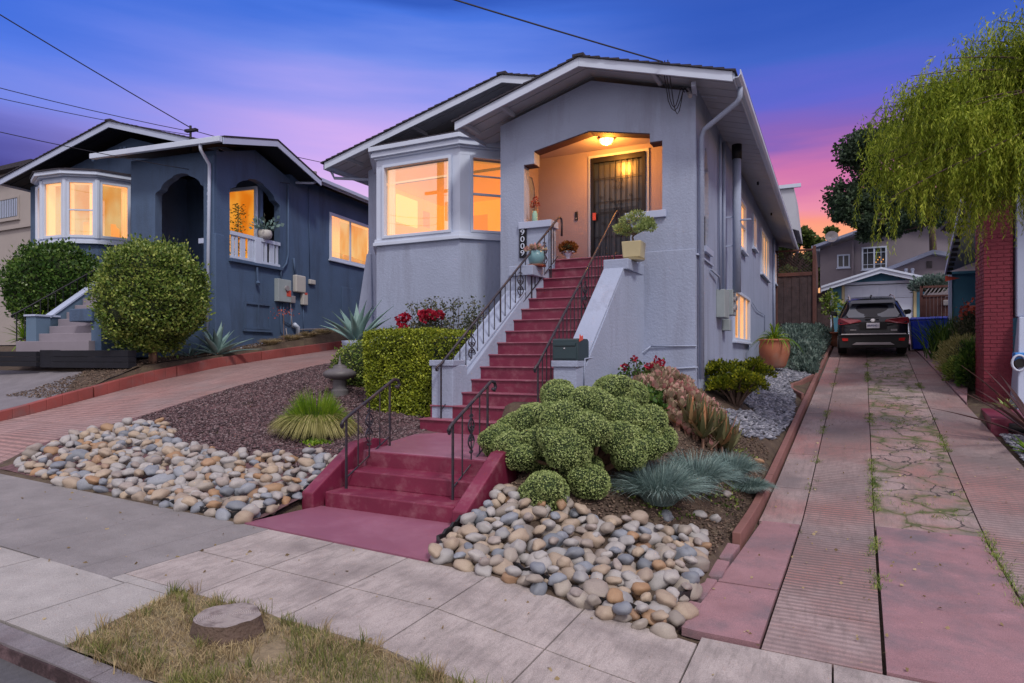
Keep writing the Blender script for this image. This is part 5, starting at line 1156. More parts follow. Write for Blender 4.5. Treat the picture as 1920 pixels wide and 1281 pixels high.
# ------------------------------------------------------------------ gate
gt = root('wood_gate', 'brown board gate with a slatted top between the garage and the blue house', 'gate', (3.0, 25.2, 2))
mb = MB()
for i in range(8): mb.box(2.66+i*.105, 2.755+i*.105, 25.2, 25.23, 1.9, 3.62-.012*i)
mb.build('boards', 'wood_red', gt)
mb = MB()
for i in range(7): mb.tube([(2.68+i*.11, 25.2, 3.62), (2.84+i*.11, 25.2, 3.86)], .022, 4)
mb.build('slats', 'silver', gt); MB().box(2.62, 3.52, 25.17, 25.25, 3.86, 3.93).box(2.58, 2.66, 25.17, 25.25, 1.9, 3.93).box(2.62, 3.5, 25.17, 25.24, 3.56, 3.62).build('frame', 'wood_red', gt)
MB().box(3.22, 3.38, 25.08, 25.2, 3.26, 3.44).build('wall_lamp', 'offwhite', gt, bevel=.02)
# ------------------------------------------------------------------ blue house on the right with brick pillar
bhs = root('blue_house', 'teal blue house with a corrugated awning and maroon brick pillar at the right edge', 'house', (3.6, 20, 1))
MB().plate([(3.28, 1.2), (3.28, 4.16), (4.3, 4.16), (4.3, 1.2)], FR(24), 0, .15).plate(rect(16.9, 24, .6, 4.6), SD(3.98, 1), 0, .1).build('wall', 'blue', bhs)
MB().plate(rect(18.5, 23.5, 4.2, 4.75), SD(3.97, 1), 0, .03).build('wall', 'white_b', bhs)
MB().box(3.21, 3.29, 23.92, 24.05, 1.5, 4.2).build('corner_post', 'white_b', bhs); MB().box(3.2, 4.0, 23.9, 24.0, 4.14, 4.22).build('trim', 'blue', bhs)
# corrugated awning: sloping underside with rafter ends
mb = MB(); n = 60
A0, A1 = Vector((2.30, 14.9, 4.95)), Vector((3.10, 23.6, 4.15)); B0, B1 = Vector((3.35, 14.9, 5.55)), Vector((4.1, 23.6, 4.55))
for i in range(n):
    t0, t1 = i/n, (i+1)/n; dz0 = .025*math.cos(i*math.pi); dz1 = -dz0
    q = [A0.lerp(A1, t0), B0.lerp(B1, t0), B0.lerp(B1, t1), A0.lerp(A1, t1)]; dz = [dz0, dz0, dz1, dz1]
    mb.hexa([tuple(v+Vector((0, 0, z))) for v, z in zip(q, dz)]+[tuple(v+Vector((0, 0, z+.02))) for v, z in zip(q, dz)])
mb.build('awning', 'soffit', bhs)
mb = MB()
mb.hexa([tuple(A0+Vector((-.04, 0, -.06))), tuple(A0+Vector((.0, 0, -.06))), tuple(A1+Vector((0, 0, -.06))), tuple(A1+Vector((-.04, 0, -.06))), tuple(A0+Vector((-.04, 0, .08))), tuple(A0+Vector((0, 0, .08))), tuple(A1+Vector((0, 0, .08))), tuple(A1+Vector((-.04, 0, .08)))]); mb.build('awning_edge', 'white_b', bhs)
mb = MB()
for i in range(14): p = A0.lerp(A1, (i+.5)/14); mb.obox((p.x+.06, p.y, p.z-.07), (.14, .05, .08))
mb.build('rafter_ends', 'plastic_blk', bhs)
# pillar: bricks laid round a mortar core
x0, x1, ya, yb = 2.72, 3.20, 15.9, 16.75; H0, H1 = .4, 4.7
MB().box(x0+.012, x1-.012, ya+.012, yb-.012, H0, H1).build('pillar_mortar', mat('pale_mortar', (.22, .045, .07), .8), bhs)
mb = MB(); rz = H0; k = 0; bh_ = .072
while rz < H1:
    off = (k % 2)*.11
    for a, b, y_, ax in ((x0, x1, ya, 'x'), (ya, yb, x0, 'y')):
        u = a-off
        while u < b:
            u0 = max(a, u)+.004; u1 = min(b, u+.215)-.004
            if u1-u0 > .02:
                j = random.uniform(-.003, .004)
                if ax == 'x': mb.box(u0, u1, ya-j, ya+.05, rz+.005, rz+bh_-.004)
                else: mb.box(x0-j, x0+.05, u0, u1, rz+.005, rz+bh_-.004)
            u += .22
    rz += bh_+.006; k += 1
mb.build('pillar_bricks', 'brick', bhs)
MB().hexa([(3.12, 15.2, .5), (4.4, 15.2, .5), (4.4, 15.9, .5), (3.12, 15.9, .5), (3.26, 15.75, 2.4), (4.4, 15.75, 2.4), (4.4, 15.9, 2.4), (3.26, 15.9, 2.4)]).box(3.24, 4.6, 15.82, 16.2, 2.4, 5.6).build('side_wall', 'white_b', bhs, bevel=.02)
window(bhs, (0, 15.82), (1, 0), (0, -1), 3.42, 4.3, 2.45, 4.6, .07, panes='white_b')
MB().box(3.0, 5, 14.9, 24, 5.5, 5.62).build('roof', 'shingle', bhs)
# step and ledge at the pillar foot
tag(MB().plate([(2.32, 13.0), (3.9, 13.0), (3.9, 16.5), (2.7, 16.5)], lambda u, v, w: (u, v, w), .2, .62).build('red_step', 'red', bevel=.02), 'dark red painted ledge at the foot of the brick pillar', 'step')
tag(MB().tube([(2.55, 12.95, .48), (3.1, 12.9, .46)], .075, 14).build('drain_pipe', 'plastic_blk', smooth=True), 'short black drain pipe lying on the gravel below the red ledge', 'pipe')
# blue and white newspaper box on the pillar
nb = root('paper_box', 'small blue topped white holder beside the brick pillar', 'holder', (3.25, 15.4, 1.2))
P = [Vector((3.18+.11*math.cos(a), 15.35, 1.50+.15*math.sin(a))) for a in [i*math.pi/8 for i in range(17)]]
MB().tube(P, .022, 8, cap=False).build('rim', 'white', nb, smooth=True); MB().box(3.12, 3.36, 15.38, 15.6, 1.52, 1.70).build('lid', mat('sky_blue_plastic', (.03, .22, .62), .4, .05), nb, bevel=.02); MB().tube([(3.2, 15.36, 1.5), (3.2, 15.6, 1.5)], .09, 12).build('body', 'plastic_blk', nb)
MB().tube([(3.2, 15.6, .6), (3.2, 15.6, 1.45)], .02, 6).build('stand', 'ironblk', nb)
# red pennant
tag(MB().plate([(3.05, 4.05), (3.05, 3.88), (3.42, 3.96)], FR(23.4), 0, .01).build('pennant', 'flag'), 'small red pennant hanging at the corner of the blue house', 'flag')
# ------------------------------------------------------------------ CAR
def add_car():
    YR = 22.05; cx = 1.07+.0; zb = zd(22.4); slope = .125
    car = root('parked_car', 'black compact SUV seen from behind, parked before the garage', 'car', (cx, YR+2.2, zb+.2))
    def P(x, y, z): return (cx+x, YR+y, zb+z+slope*(y)*.9)
    # cross sections along the length: (y, half width low, half width belt, half width roof, z floor, z belt, z roof)
    S = [(.00, .80, .84, .0, .36, .98, .98), (.06, .90, .905, .0, .30, 1.04, 1.04), (.22, .92, .92, .58, .27, 1.10, 1.20), (.42, .925, .92, .62, .25, 1.12, 1.50), (.62, .925, .92, .645, .24, 1.12, 1.635), (1.2, .925, .92, .66, .23, 1.11, 1.69), (2.2, .925, .92, .66, .23, 1.08, 1.70), (2.9, .925, .915, .62, .23, 1.05, 1.62), (3.6, .92, .90, .50, .24, 1.0, 1.06), (4.4, .86, .84, .45, .3, .84, .9), (4.6, .7, .7, .4, .38, .7, .74)]
    V = []; F = []; k = 0
    for (y, a, b, c, z0, z1, z2) in S:
        if c == 0: c = b*.9
        ring = [(-a*.9, z0), (-a, z0+.14), (-a*1.0, z0+.45), (-b, z1-.08), (-b*.985, z1), (-(c+(b-c)*.45), z1+(z2-z1)*.52), (-c*1.02, z2-.03), (-c*.86, z2+.012), (-c*.4, z2+.03)]
        ring += [(-x, z) for x, z in reversed(ring)]
        k = len(ring); V += [P(x, y, z) for x, z in ring]
    for i in range(len(S)-1):
        for j in range(k): F.append((i*k+j, i*k+(j+1) % k, (i+1)*k+(j+1) % k, (i+1)*k+j))
    F.append(tuple(range(k))); F.append(tuple(range((len(S)-1)*k, len(S)*k)))
    mb = MB(); mb.add(V, F); body = mb.build('body', 'carpaint', car, smooth=True); 
    ss = body.modifiers.new('s', 'SUBSURF'); ss.levels = 1; ss.render_levels = 2
    # rear glass
    def q(pts, m, name, parent=car, off=0, bevel=0):
        mb = MB(); n = len(pts); o = [P(x, y-.02-off, z) for x, y, z in pts]; i2 = [P(x, y+.02-off, z) for x, y, z in pts]
        mb.add(o+i2, [tuple(range(n)), tuple(range(2*n-1, n-1, -1))]+[(i, (i+1) % n, (i+1) % n+n, i+n) for i in range(n)])
        return mb.build(name, m, parent, bevel=bevel)
    q([(-.64, .17, 1.16), (.64, .17, 1.16), (.70, .24, 1.24), (.54, .50, 1.565), (-.54, .50, 1.565), (-.70, .24, 1.24)], 'carglass', 'rear_window')
    q([(-.60, .38, 1.58), (.60, .38, 1.58), (.58, .56, 1.665), (-.58, .56, 1.665)], 'carpaint', 'spoiler', off=.06, bevel=.01)
    for s in (-1, 1):
        q([(s*.30, .03, 1.04), (s*.34, .03, 1.10), (s*.62, .05, 1.14), (s*.90, .10, 1.16), (s*.935, .16, 1.10), (s*.935, .14, .98), (s*.86, .04, .96), (s*.60, .02, .985)], 'taillight', 'taillight', off=.03, bevel=.008)
        q([(s*.66, .0, .55), (s*.82, .03, .56), (s*.84, .04, .50), (s*.78, .02, .47), (s*.66, .0, .48)], 'reflector', 'reflector', off=.055)
        MB().add([P(s*.93, 1.95, 1.10), P(s*1.13, 1.90, 1.14), P(s*1.16, 1.90, 1.24), P(s*1.10, 1.90, 1.29), P(s*.95, 1.92, 1.26), P(s*.93, 2.08, 1.10), P(s*1.12, 2.05, 1.14), P(s*1.14, 2.05, 1.24), P(s*1.09, 2.05, 1.28), P(s*.95, 2.05, 1.25)], [(0, 1, 2, 3, 4), (9, 8, 7, 6, 5), (0, 5, 6, 1), (1, 6, 7, 2), (2, 7, 8, 3), (3, 8, 9, 4), (4, 9, 5, 0)]).build('side_mirror', 'cartrim', car, bevel=.015)
        MB().tube([P(s*.60, .62, 1.66), P(s*.60, .75, 1.74), P(s*.61, 2.2, 1.77), P(s*.60, 2.5, 1.70)], .02, 6).build('roof_rail', 'silver', car, smooth=True)
        for y in (.85, 3.55):
            w = MB(); c0 = P(s*.80, y, .34); w.tube([(c0[0]-.12, c0[1], c0[2]), (c0[0]+.12, c0[1], c0[2])], .345, 28); wh = w.build('wheel', 'tyre', car, bevel=.03)
            w = MB(); e = .125*s; w.tube([(c0[0]+e-.01, c0[1], c0[2]), (c0[0]+e+.01, c0[1], c0[2])], .21, 20); w.build('rim', 'silver', wh)
        # glass on the flank
        MB().add([P(s*.925, .75, 1.13), P(s*.93, 3.2, 1.08), P(s*.72, 2.7, 1.55), P(s*.70, 1.0, 1.60)], [(0, 1, 2, 3)]).build('side_window', 'carglass', car)
    q([(-.90, .02, .26), (.90, .02, .26), (.93, .03, .66), (-.93, .03, .66)], 'cartrim', 'bumper', off=.05, bevel=.03)
    q([(-.84, .0, .665), (.84, .0, .665), (.84, .02, .69), (-.84, .02, .69)], 'silver', 'bumper_strip', off=.075)
    q([(-.55, .0, .36), (.55, .0, .36), (.44, .0, .43), (-.44, .0, .43)], 'silver', 'skid_plate', off=.085, bevel=.005)
    q([(-.36, .0, .80), (.36, .0, .80), (.36, .0, 1.03), (-.36, .0, 1.03)], 'cartrim', 'plate_recess', off=.005)
    q([(-.17, .0, .85), (.17, .0, .85), (.17, .0, 1.005), (-.17, .0, 1.005)], 'plate', 'number_plate', off=.035)
    mtx = Matrix.Translation(P(0, -.062, .925)) @ Matrix.Rotation(R(90), 4, 'X'); text_obj('8RPS401', .085, 'plateink', car, mtx)
    em = MB().lathe([(.055, 0), (.06, .008), (.045, .012), (.045, .002)], (0, 0, 0), 20); m4 = Matrix.Translation(P(0, -.0, 1.075)) @ Matrix.Diagonal((1.2, 1, .8, 1)) @ Matrix.Rotation(R(90), 4, 'X'); em.v = [tuple(m4 @ Vector(p)) for p in em.v]
    em.tube([P(-.05, -.015, 1.08), P(.05, -.015, 1.08)], .006, 5); em.build('emblem', 'chrome', car)
    q([(-.20, .12, 1.145), (.16, .12, 1.155), (.16, .12, 1.165), (-.20, .12, 1.175)], 'plastic_blk', 'wiper', off=.05)
    q([(-.60, .0, .79), (-.44, .0, .79), (-.44, .0, .81), (-.60, .0, .81)], 'silver', 'badge', off=.012); q([(.46, .0, .76), (.62, .0, .76), (.62, .0, .81), (.46, .0, .81)], 'silver', 'badge', off=.012)
    MB().tube([P(-.02, .95, 1.71), P(-.01, .85, 1.80), P(0, .8, 1.78)], .02, 5).build('antenna', 'carpaint', car)
add_car()
# wheelie bins
def bin_(x, y, z, label):
    b = root('wheelie_bin', label, 'bin', (x, y, z))
    mb = MB().hexa([(x-.21, y-.24, z+.05), (x+.21, y-.24, z+.05), (x+.21, y+.24, z+.05), (x-.21, y+.24, z+.05), (x-.29, y-.32, z+.95), (x+.29, y-.32, z+.95), (x+.29, y+.32, z+.95), (x-.29, y+.32, z+.95)]); mb.build('body', 'binblue', b, bevel=.03)
    MB().box(x-.31, x+.31, y-.34, y+.36, z+.955, z+1.0).hexa([(x-.28, y-.3, z+1.0), (x+.28, y-.3, z+1.0), (x+.28, y+.32, z+1.0), (x-.28, y+.32, z+1.0), (x-.24, y-.22, z+1.05), (x+.24, y-.22, z+1.05), (x+.24, y+.26, z+1.06), (x-.24, y+.26, z+1.06)]).build('lid', 'binblue', b, bevel=.02)
    for s in (-1, 1): MB().tube([(x+s*.25, y+.2, z+.11), (x+s*.30, y+.2, z+.11)], .11, 16).build('wheel', 'tyre', b)
bin_(2.45, 23.9, zd(23.9), 'bright blue wheelie bin beside the parked car')
bin_(2.98, 24.4, zd(24.2), 'blue wheelie bin partly hidden behind the first bin')
# ------------------------------------------------------------------ PLANTS
def ball_tree(name, label, c, r, n, lm, trunk=None, size=.07, sd_=0, core=.86):
    rt = root(name, label, 'shrub', (c[0], c[1], trunk if trunk else c[2]-r[2]*.9))
    if trunk: 
        mb = MB()
        for dx, rr in ((-.04, .06), (.05, .055), (.01, .05)): mb.tube([(c[0]+dx, c[1], trunk-.05), (c[0]+dx*1.3, c[1], trunk+.4), (c[0]+dx*3, c[1]+dx, c[2])], [rr, rr*.9, .03], 8)
        mb.build('trunk', 'bark_pale', rt, smooth=True)
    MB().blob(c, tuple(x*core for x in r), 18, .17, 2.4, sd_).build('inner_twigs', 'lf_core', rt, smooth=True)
    P, D = sphere_pts(n, c, r, .82, 1.02, .17, 2.4, sd_); P2, D2 = sphere_pts(int(n*.05), c, r, .98, 1.11, .17, 2.4, sd_)
    npmesh('crown', *join([leaves(P, tang(D, .5)+[0, 0, .25], size, .36), leaves(P2, D2+[0, 0, .6], size*1.1, .3)]), lm, rt)
    return rt
ball_tree('round_shrub', 'large clipped round shrub on a short trunk before the navy house', (-12.98, 9.0, 2.90), (1.08, 1.08, 1.16), 26000, 'lf_ball', 1.45, .058, 1)
ball_tree('round_shrub', 'darker rounded shrub behind the black stair railing at the far left', (-17.75, 9.7, 3.35), (1.18, 1.1, 1.12), 17000, 'lf_dark', None, .075, 5)
# clipped hedge block
hg = root('hedge', 'clipped yellow-green boxy hedge against the left side of the staircase', 'hedge', (-6.4, 9.2, .8))
# footprint is a block with the near-left corner cut round
def hedge_pts(n):
    P = []; D = []
    x0, x1, y0, y1, z0, z1 = -7.05, -5.5, 8.45, 10.3, .55, 2.02
    pf = n
    while len(P) < pf:
        k = random.random()
        if k < .33: p = (random.uniform(x0, x1), y0, random.uniform(z0, z1)); d = (0, -1, .2)
        elif k < .66: p = (random.uniform(x0, x1), random.uniform(y0, y1), z1); d = (0, 0, 1)
        elif k < .86: p = (x0, random.uniform(y0, y1), random.uniform(z0, z1)); d = (-1, 0, .2)
        else: p = (x1, random.uniform(y0, y1), random.uniform(z0, z1)); d = (1, 0, .2)
        # round the corners by pulling towards an inner box
        q = Vector(p); c = Vector((min(max(q.x, x0+.35), x1-.12), min(max(q.y, y0+.25), y1-.3), min(max(q.z, z0), z1-.14))); e = q-c
        if e.length > .01:
            rr = .14 if q.z > z1-.14 and c.x == q.x and c.y == q.y else .25
            e = e.normalized()*min(e.length, rr+.03)
        q = c+e+Vector(d)*(.05*noise.noise(q*3)); q.x += (q.z-z1)*-.0+(.10*(z1-q.z)/(z1-z0) if q.x < -6.4 else 0)
        P.append(q); D.append(d)
    return np.array(P), np.array(D, dtype=float)
P, D = hedge_pts(34000); P += rng.normal(size=P.shape)*.018
npmesh('foliage', *leaves(P, tang(nrm(D), .45)+[0, 0, .3], .034, .40), 'lf_hedge', hg)
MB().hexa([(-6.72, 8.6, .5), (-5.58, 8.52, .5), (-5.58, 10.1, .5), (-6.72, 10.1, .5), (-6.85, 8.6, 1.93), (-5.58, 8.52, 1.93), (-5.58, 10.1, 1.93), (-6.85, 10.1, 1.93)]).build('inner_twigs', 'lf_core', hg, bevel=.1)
# small loose shrub at the hedge's left
ball_tree('loose_shrub', 'small loose light green shrub left of the clipped hedge', (-7.95, 9.75, 1.42), (.62, .5, .48), 5000, 'lf_ball', None, .04, 8)
# roses behind the hedge
rs = root('rose_bush', 'rose bush with bright red blooms behind the clipped hedge', 'rose bush', (-6.6, 10.6, 1.2))
mb = MB(); FL = []; LV = []
for i in range(26):
    x = random.uniform(-7.5, -5.9); y = random.uniform(10.45, 10.8); zt = random.uniform(2.2, 2.75)
    mb.tube([(x*.8-1.35, y, 1.2), (x, y-.05, (1.3+zt)/2), (x+random.uniform(-.08, .08), y-.1, zt)], [.012, .008, .004], 5)
    P = np.column_stack([x+rng.normal(size=110)*.1, y-.08+rng.normal(size=110)*.08, rng.uniform(1.9, zt+.03, 110)]); LV.append(leaves(P, rng.normal(size=P.shape), .055, .35))
for (x, y, z) in [(-7.45, 10.3, 2.28), (-7.36, 10.3, 2.38), (-7.50, 10.3, 2.36), (-6.97, 10.3, 2.42), (-6.85, 10.3, 2.44), (-6.75, 10.3, 2.40), (-6.60, 10.3, 2.41), (-6.9, 10.28, 2.34), (-7.42, 10.3, 2.18)]:
    P, D = sphere_pts(60, (x, y, z), (.07, .06, .06), .4, 1); FL.append(leaves(P, D, .06, .6))
mb.build('stem', 'bark', rs); npmesh('foliage', *join(LV), 'lf_rose', rs); npmesh('blooms', *join(FL), 'fl_red', rs)
# agaves
def agave(name, label, c, n, ln, w, tilt=(.15, 1.2), pot=None, sd_=1, cat='agave', m='lf_agave', zmin=0):
    rt = root(name, label, cat, c); rr = random.Random(sd_); z0 = c[2]
    if pot: z0 = pot(rt, c)
    parts = []
    for i in range(n):
        a = i*2.4+rr.uniform(-.3, .3); t = tilt[0]+(tilt[1]-tilt[0])*(i/n)**.9; L_ = ln*rr.uniform(.8, 1.1)
        d = Vector((math.cos(a)*math.sin(t), math.sin(a)*math.sin(t), math.cos(t))); s = Vector((-math.sin(a), math.cos(a), 0)); up = s.cross(d)*-1
        rows = 9; V = []
        for k in range(rows):
            u = k/(rows-1); p = Vector((c[0], c[1], z0))+d*L_*u+Vector((math.cos(a), math.sin(a), 0))*L_*.20*u*u-Vector((0, 0, 1))*L_*.12*u*u*t
            ww = w*(math.sin(math.pi*(.18+.82*u))**.8)*(1-u**4)+.001
            V += [p-s*ww+up*ww*.35, p-s*ww*.5-up*ww*.02, p-up*ww*.14, p+s*ww*.5-up*ww*.02, p+s*ww+up*ww*.35]
        F = [(k*5+j, k*5+j+1, (k+1)*5+j+1, (k+1)*5+j) for k in range(rows-1) for j in range(4)]
        mb = MB(); mb.add(V, F); lf = mb.build('leaf', m, rt, smooth=True, recalc=False); so = lf.modifiers.new('t', 'SOLIDIFY'); so.thickness = w*.10
    return rt
def tallpot(rt, c):
    MB().lathe([(.17, 0), (.2, .05), (.26, .55), (.30, .78), (.31, .84), (.29, .84), (.27, .75)], c, 28).build('pot', 'stucco', rt, smooth=True); return c[2]+.75
agave('agave_plant', 'large blue-green agave in a tall grey pot at the corner of the grey house', (-8.55, 10.3, 1.10), 20, .95, .085, (.10, 1.15), tallpot, 3)
agave('agave_plant', 'blue agave growing in the ground below the navy house downspout', (-12.95, 10.6, 1.62), 18, .85, .085, (.1, 1.35), None, 9)
agave('agave_plant', 'small sprawling dark agave left of the larger blue agave', (-13.3, 10.15, 1.58), 16, .55, .035, (.7, 1.5), None, 12)
agave('spiky_succulent', 'low green spiky succulent at the foot of the brick pillar', (2.95, 15.3, .63), 14, .25, .03, (.3, 1.3), None, 21, m='lf_cauli')
agave('flax_plant', 'dark red flax with long strap leaves arching in from the right edge', (2.80, 12.3, .33), 20, 1.5, .045, (.35, 1.2), None, 33, cat='flax', m='lf_flax')
agave('green_plant', 'bright green strap-leaved plant on the grey gravel', (2.55, 11.7, .22), 14, .3, .03, (.4, 1.3), None, 35, cat='plant', m='lf_grass')
# yuccas at the far left
for i, (x, y, z, ln) in enumerate([(-18.3, 9.6, 2.75, .75), (-17.35, 9.2, 2.75, .6), (-17.6, 8.9, 2.05, .5)]):
    rt = root('yucca', ['tall yucca with a spiky yellow-green head at the left edge', 'smaller yucca head right of the tall yucca', 'low yucca rosette beside the black railing foot'][i], 'yucca', (x, y, 1.6))
    MB().tube([(x, y, 1.5), (x+.03, y, z)], [.10, .08], 8).build('trunk', 'bark', rt)
    n = 110; b0 = np.array([[x, y, z]]).repeat(n, 0); d = nrm(rng.normal(size=(n, 3))*[1, 1, .8]+[0, 0, .35]); V = blades(b0, b0+d*ln*rng.uniform(.7, 1.1, (n, 1)), .045, .12, 4); npmesh('leaves', *V, 'lf_grass', rt)
# grasses
def grass(name, label, cat, c, rad, h_, n, w, m, spread=1., bend=.5, fall=.0, parent=None, ground=True):
    rt = parent or root(name, label, cat, c)
    a = rng.uniform(0, 2*math.pi, n); rr = np.sqrt(rng.uniform(0, 1, n)); b0 = np.column_stack([c[0]+np.cos(a)*rr*rad*.28, c[1]+np.sin(a)*rr*rad*.28, np.full(n, c[2]-.01)])
    ph = rng.uniform(.15, 1, n)**.7; a2 = a+rng.normal(size=n)*.35
    tip = b0+np.column_stack([np.cos(a2)*rad*ph*spread, np.sin(a2)*rad*ph*spread, h_*(1-ph*(1-fall))*rng.uniform(.75, 1.1, n)])
    npmesh('blades', *blades(b0, tip, w, bend, 6), m, rt); return rt
gc = (-6.55, 7.0, .50)
rt = grass('fountain_grass', 'green fountain grass clump with a pale straw skirt on the lava gravel', 'grass clump', gc, .50, .86, 1900, .012, 'lf_grass', .95, .22, .30)
a = rng.uniform(0, 2*math.pi, 1500); n = 1500; b0 = np.column_stack([gc[0]+np.cos(a)*.22, gc[1]+np.sin(a)*.22, np.full(n, gc[2]+.28)+rng.uniform(-.06, .06, n)]); k = rng.uniform(.8, 1.15, n)
tip = np.column_stack([gc[0]+np.cos(a)*.60*k, gc[1]+np.sin(a)*.60*k, gc[2]+.02+rng.uniform(0, .12, n)]); tip[:, 2] += (tip[:, 0]-gc[0])*-.07
npmesh('skirt_blades', *blades(b0, tip, .013, .30, 5), 'lf_straw', rt)
MB().blob((gc[0], gc[1], gc[2]+.08), (.36, .36, .34), 10).build('inner_thatch', 'lf_core', rt)
for i, (x, y, r_, hh) in enumerate([(-1.62, 6.75, .50, .40), (-1.40, 7.55, .48, .38), (-1.15, 8.55, .36, .30), (-.93, 8.55, .28, .16)]):
    hh *= 1.45; r_ *= 1.12; grass('fescue_clump', ['big blue fescue tuft right beside the domed green bush', 'blue fescue tuft behind the first one, right of the domed bush', 'round blue fescue tuft below the orange aloe', 'small flat blue fescue spilling over the brown edging'][i], 'grass clump', (x, y, zg(x, y)+.02), r_, hh, 1900, .007, 'lf_fescue', 1., .35, .3)
for i, (x, y) in enumerate([(-12.95, 12.2), (-12.95, 13.6), (-13.1, 14.3), (-12.9, 15.0), (-13.0, 13.0)]):
    tuft_label = ['nearest small brown dry grass tuft on the bank beside the navy house', 'dry grass tuft in the middle of the row on the bank', 'dry grass tuft closest to the navy wall on the bank', 'farthest dry grass tuft on the bank, beside the agave pot', 'second nearest dry grass tuft on the bank by the navy house'][i]
    grass('dry_grass_tuft', tuft_label, 'grass clump', (x, y, interp(y, ZY)-.02), .34, .26, 500, .008, 'lf_dry', 1, .4, .4)['group'] = 'dry tufts on the bank'
# the big domed green shrub
cb = root('domed_bush', 'large pale green bush made of many dense round domes beside the red steps', 'bush', (-2.45, 6.9, .35))
doms = []; rr = random.Random(4)
main = [(-3.05, 6.75, .93, .26), (-2.78, 6.95, 1.17, .22), (-2.95, 7.2, 1.22, .22), (-2.55, 7.1, 1.05, .24), (-3.35, 6.5, .72, .24), (-3.15, 6.35, .70, .20), (-2.98, 6.25, .62, .20), (-3.3, 6.85, .85, .22), (-2.72, 6.35, .78, .22), (-2.5, 6.2, .86, .20),
        (-2.32, 6.15, .74, .26), (-2.42, 6.35, 1.02, .24), (-2.20, 6.65, 1.12, .26), (-2.15, 7.15, 1.24, .26), (-1.98, 7.4, 1.22, .22), (-2.42, 6.9, 1.14, .24), (-1.92, 6.85, 1.02, .26), (-2.12, 6.30, .93, .22), (-1.72, 7.0, .85, .24), (-1.85, 6.6, .82, .22),
        (-1.62, 7.1, .98, .2), (-1.78, 6.75, .62, .2), (-1.70, 6.55, .68, .18), (-1.58, 6.85, .72, .18), (-2.42, 5.78, .37, .235), (-2.06, 6.18, .42, .21), (-2.72, 6.55, 1.02, .2), (-2.05, 7.0, 1.30, .2), (-2.88, 6.5, .55, .22), (-2.3, 6.5, .45, .25), (-2.5, 6.6, .7, .3), (-1.55, 7.3, .75, .2)]
for (x, y, z, r_) in main:
    x = -2.95+(x+2.95)*.86 if x > -2.95 else x; z -= .05
    r_ *= .97; doms.append((x, y, z, r_))
    for q in range(2):
        a = rr.uniform(0, 6.28); e = rr.uniform(-.2, .8); doms.append((x+math.cos(a)*r_*.72*math.cos(e), y+math.sin(a)*r_*.72*math.cos(e)-.03, z+math.sin(e)*r_*.60, r_*rr.uniform(.46, .60)))
pp = []; br = MB(); co = MB()
for i, (x, y, z, r_) in enumerate(doms):
    n = int(15500*r_*r_*4) if i < 400 else 300
    P, D = sphere_pts(n, (x, y, z), (r_, r_, r_*.9), .93, 1.0, .05, 5, i, -.75); pp.append(leaves(P, tang(D, .55), .017, .45, .3))
    co.blob((x, y, z), (r_*.91, r_*.91, r_*.82), 8, .05, 4, i)
    if i % 4 == 0: br.tube([(-2.45, 6.9, .3), ((x-2.45)/2, (y+6.9)/2, (z+.25)/2), (x, y, z)], [.035, .025, .012], 6)
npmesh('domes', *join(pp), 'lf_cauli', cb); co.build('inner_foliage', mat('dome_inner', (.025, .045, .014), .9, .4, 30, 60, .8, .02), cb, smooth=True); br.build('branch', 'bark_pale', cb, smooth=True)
# succulents by the wall
def rosettes(name, label, cat, pts, ln, w, nl, m, tilt=(.1, 1.0), prof=((0, .35), (.35, .8), (.7, 1.0), (.9, .7), (1.0, .05))):
    xs_ = [p[0] for p in pts]; ys_ = [p[1] for p in pts]; rt = root(name, label, cat, (sum(xs_)/len(xs_), sum(ys_)/len(ys_), min(p[2] for p in pts)-.3)); parts = []; st_ = MB()
    for (x, y, z) in pts:
        n = nl; i = np.arange(n); a = i*2.4+rng.uniform(0, 6); t = tilt[0]+(tilt[1]-tilt[0])*i/n
        D = np.column_stack([np.cos(a)*np.sin(t), np.sin(a)*np.sin(t), np.cos(t)]); B = np.array([[x, y, z]]).repeat(n, 0)
        S = np.column_stack([-np.sin(a), np.cos(a), a*0]); Nn = np.cross(S, D); L_ = ln*rng.uniform(.75, 1.15, (n, 1)); rows = []
        for u, ww in prof:
            p = B+D*L_*u+Nn*L_*(-.22*u*u); rows += [p-S*w*ww+Nn*w*ww*.3*-1, p+S*w*ww+Nn*w*ww*.3*-1]
        V = np.stack(rows, axis=1).reshape(-1, 3); idx = np.arange(n)[:, None]*10; F = np.concatenate([np.concatenate([idx+2*k, idx+2*k+1, idx+2*k+3, idx+2*k+2], 1) for k in range(4)]); parts.append((V, F))
        st_.tube([(x, y, z-.35), (x, y, z+.02)], .018, 5)
    npmesh('leaves', *join(parts), m, rt); st_.build('stem', 'bark_pale', rt); return rt
rr = random.Random(11)
pts = [(-2.05+rr.uniform(-.48, .55), 9.5+rr.uniform(-.5, .5), 0) for _ in range(260)]
pts = [(x+.05, y, zg(x, y)+.10+.28*max(0, 1-((x+2.0)**2/.40+(y-9.5)**2/.42))+rr.uniform(-.20, .06)) for x, y, _ in pts]+[(-2.0+.62*math.cos(q), 9.5+.6*math.sin(q), zg(-2.0+.62*math.cos(q), 9.5+.6*math.sin(q))+rr.uniform(.0, .12)) for q in [rr.uniform(3.0, 6.5) for _ in range(60)]]
rosettes('pink_succulent', 'sprawling succulent with pink and cream tipped upright rosettes against the grey wall', 'succulent', pts, .15, .030, 16, 'lf_pink', (.05, 1.15))
pts = [(-1.52+rr.uniform(-.24, .26), 9.1+rr.uniform(-.22, .22), 0) for _ in range(11)]
pts = [(x, y, zg(x, y)+.06+rr.uniform(-.04, .08)) for x, y, _ in pts]
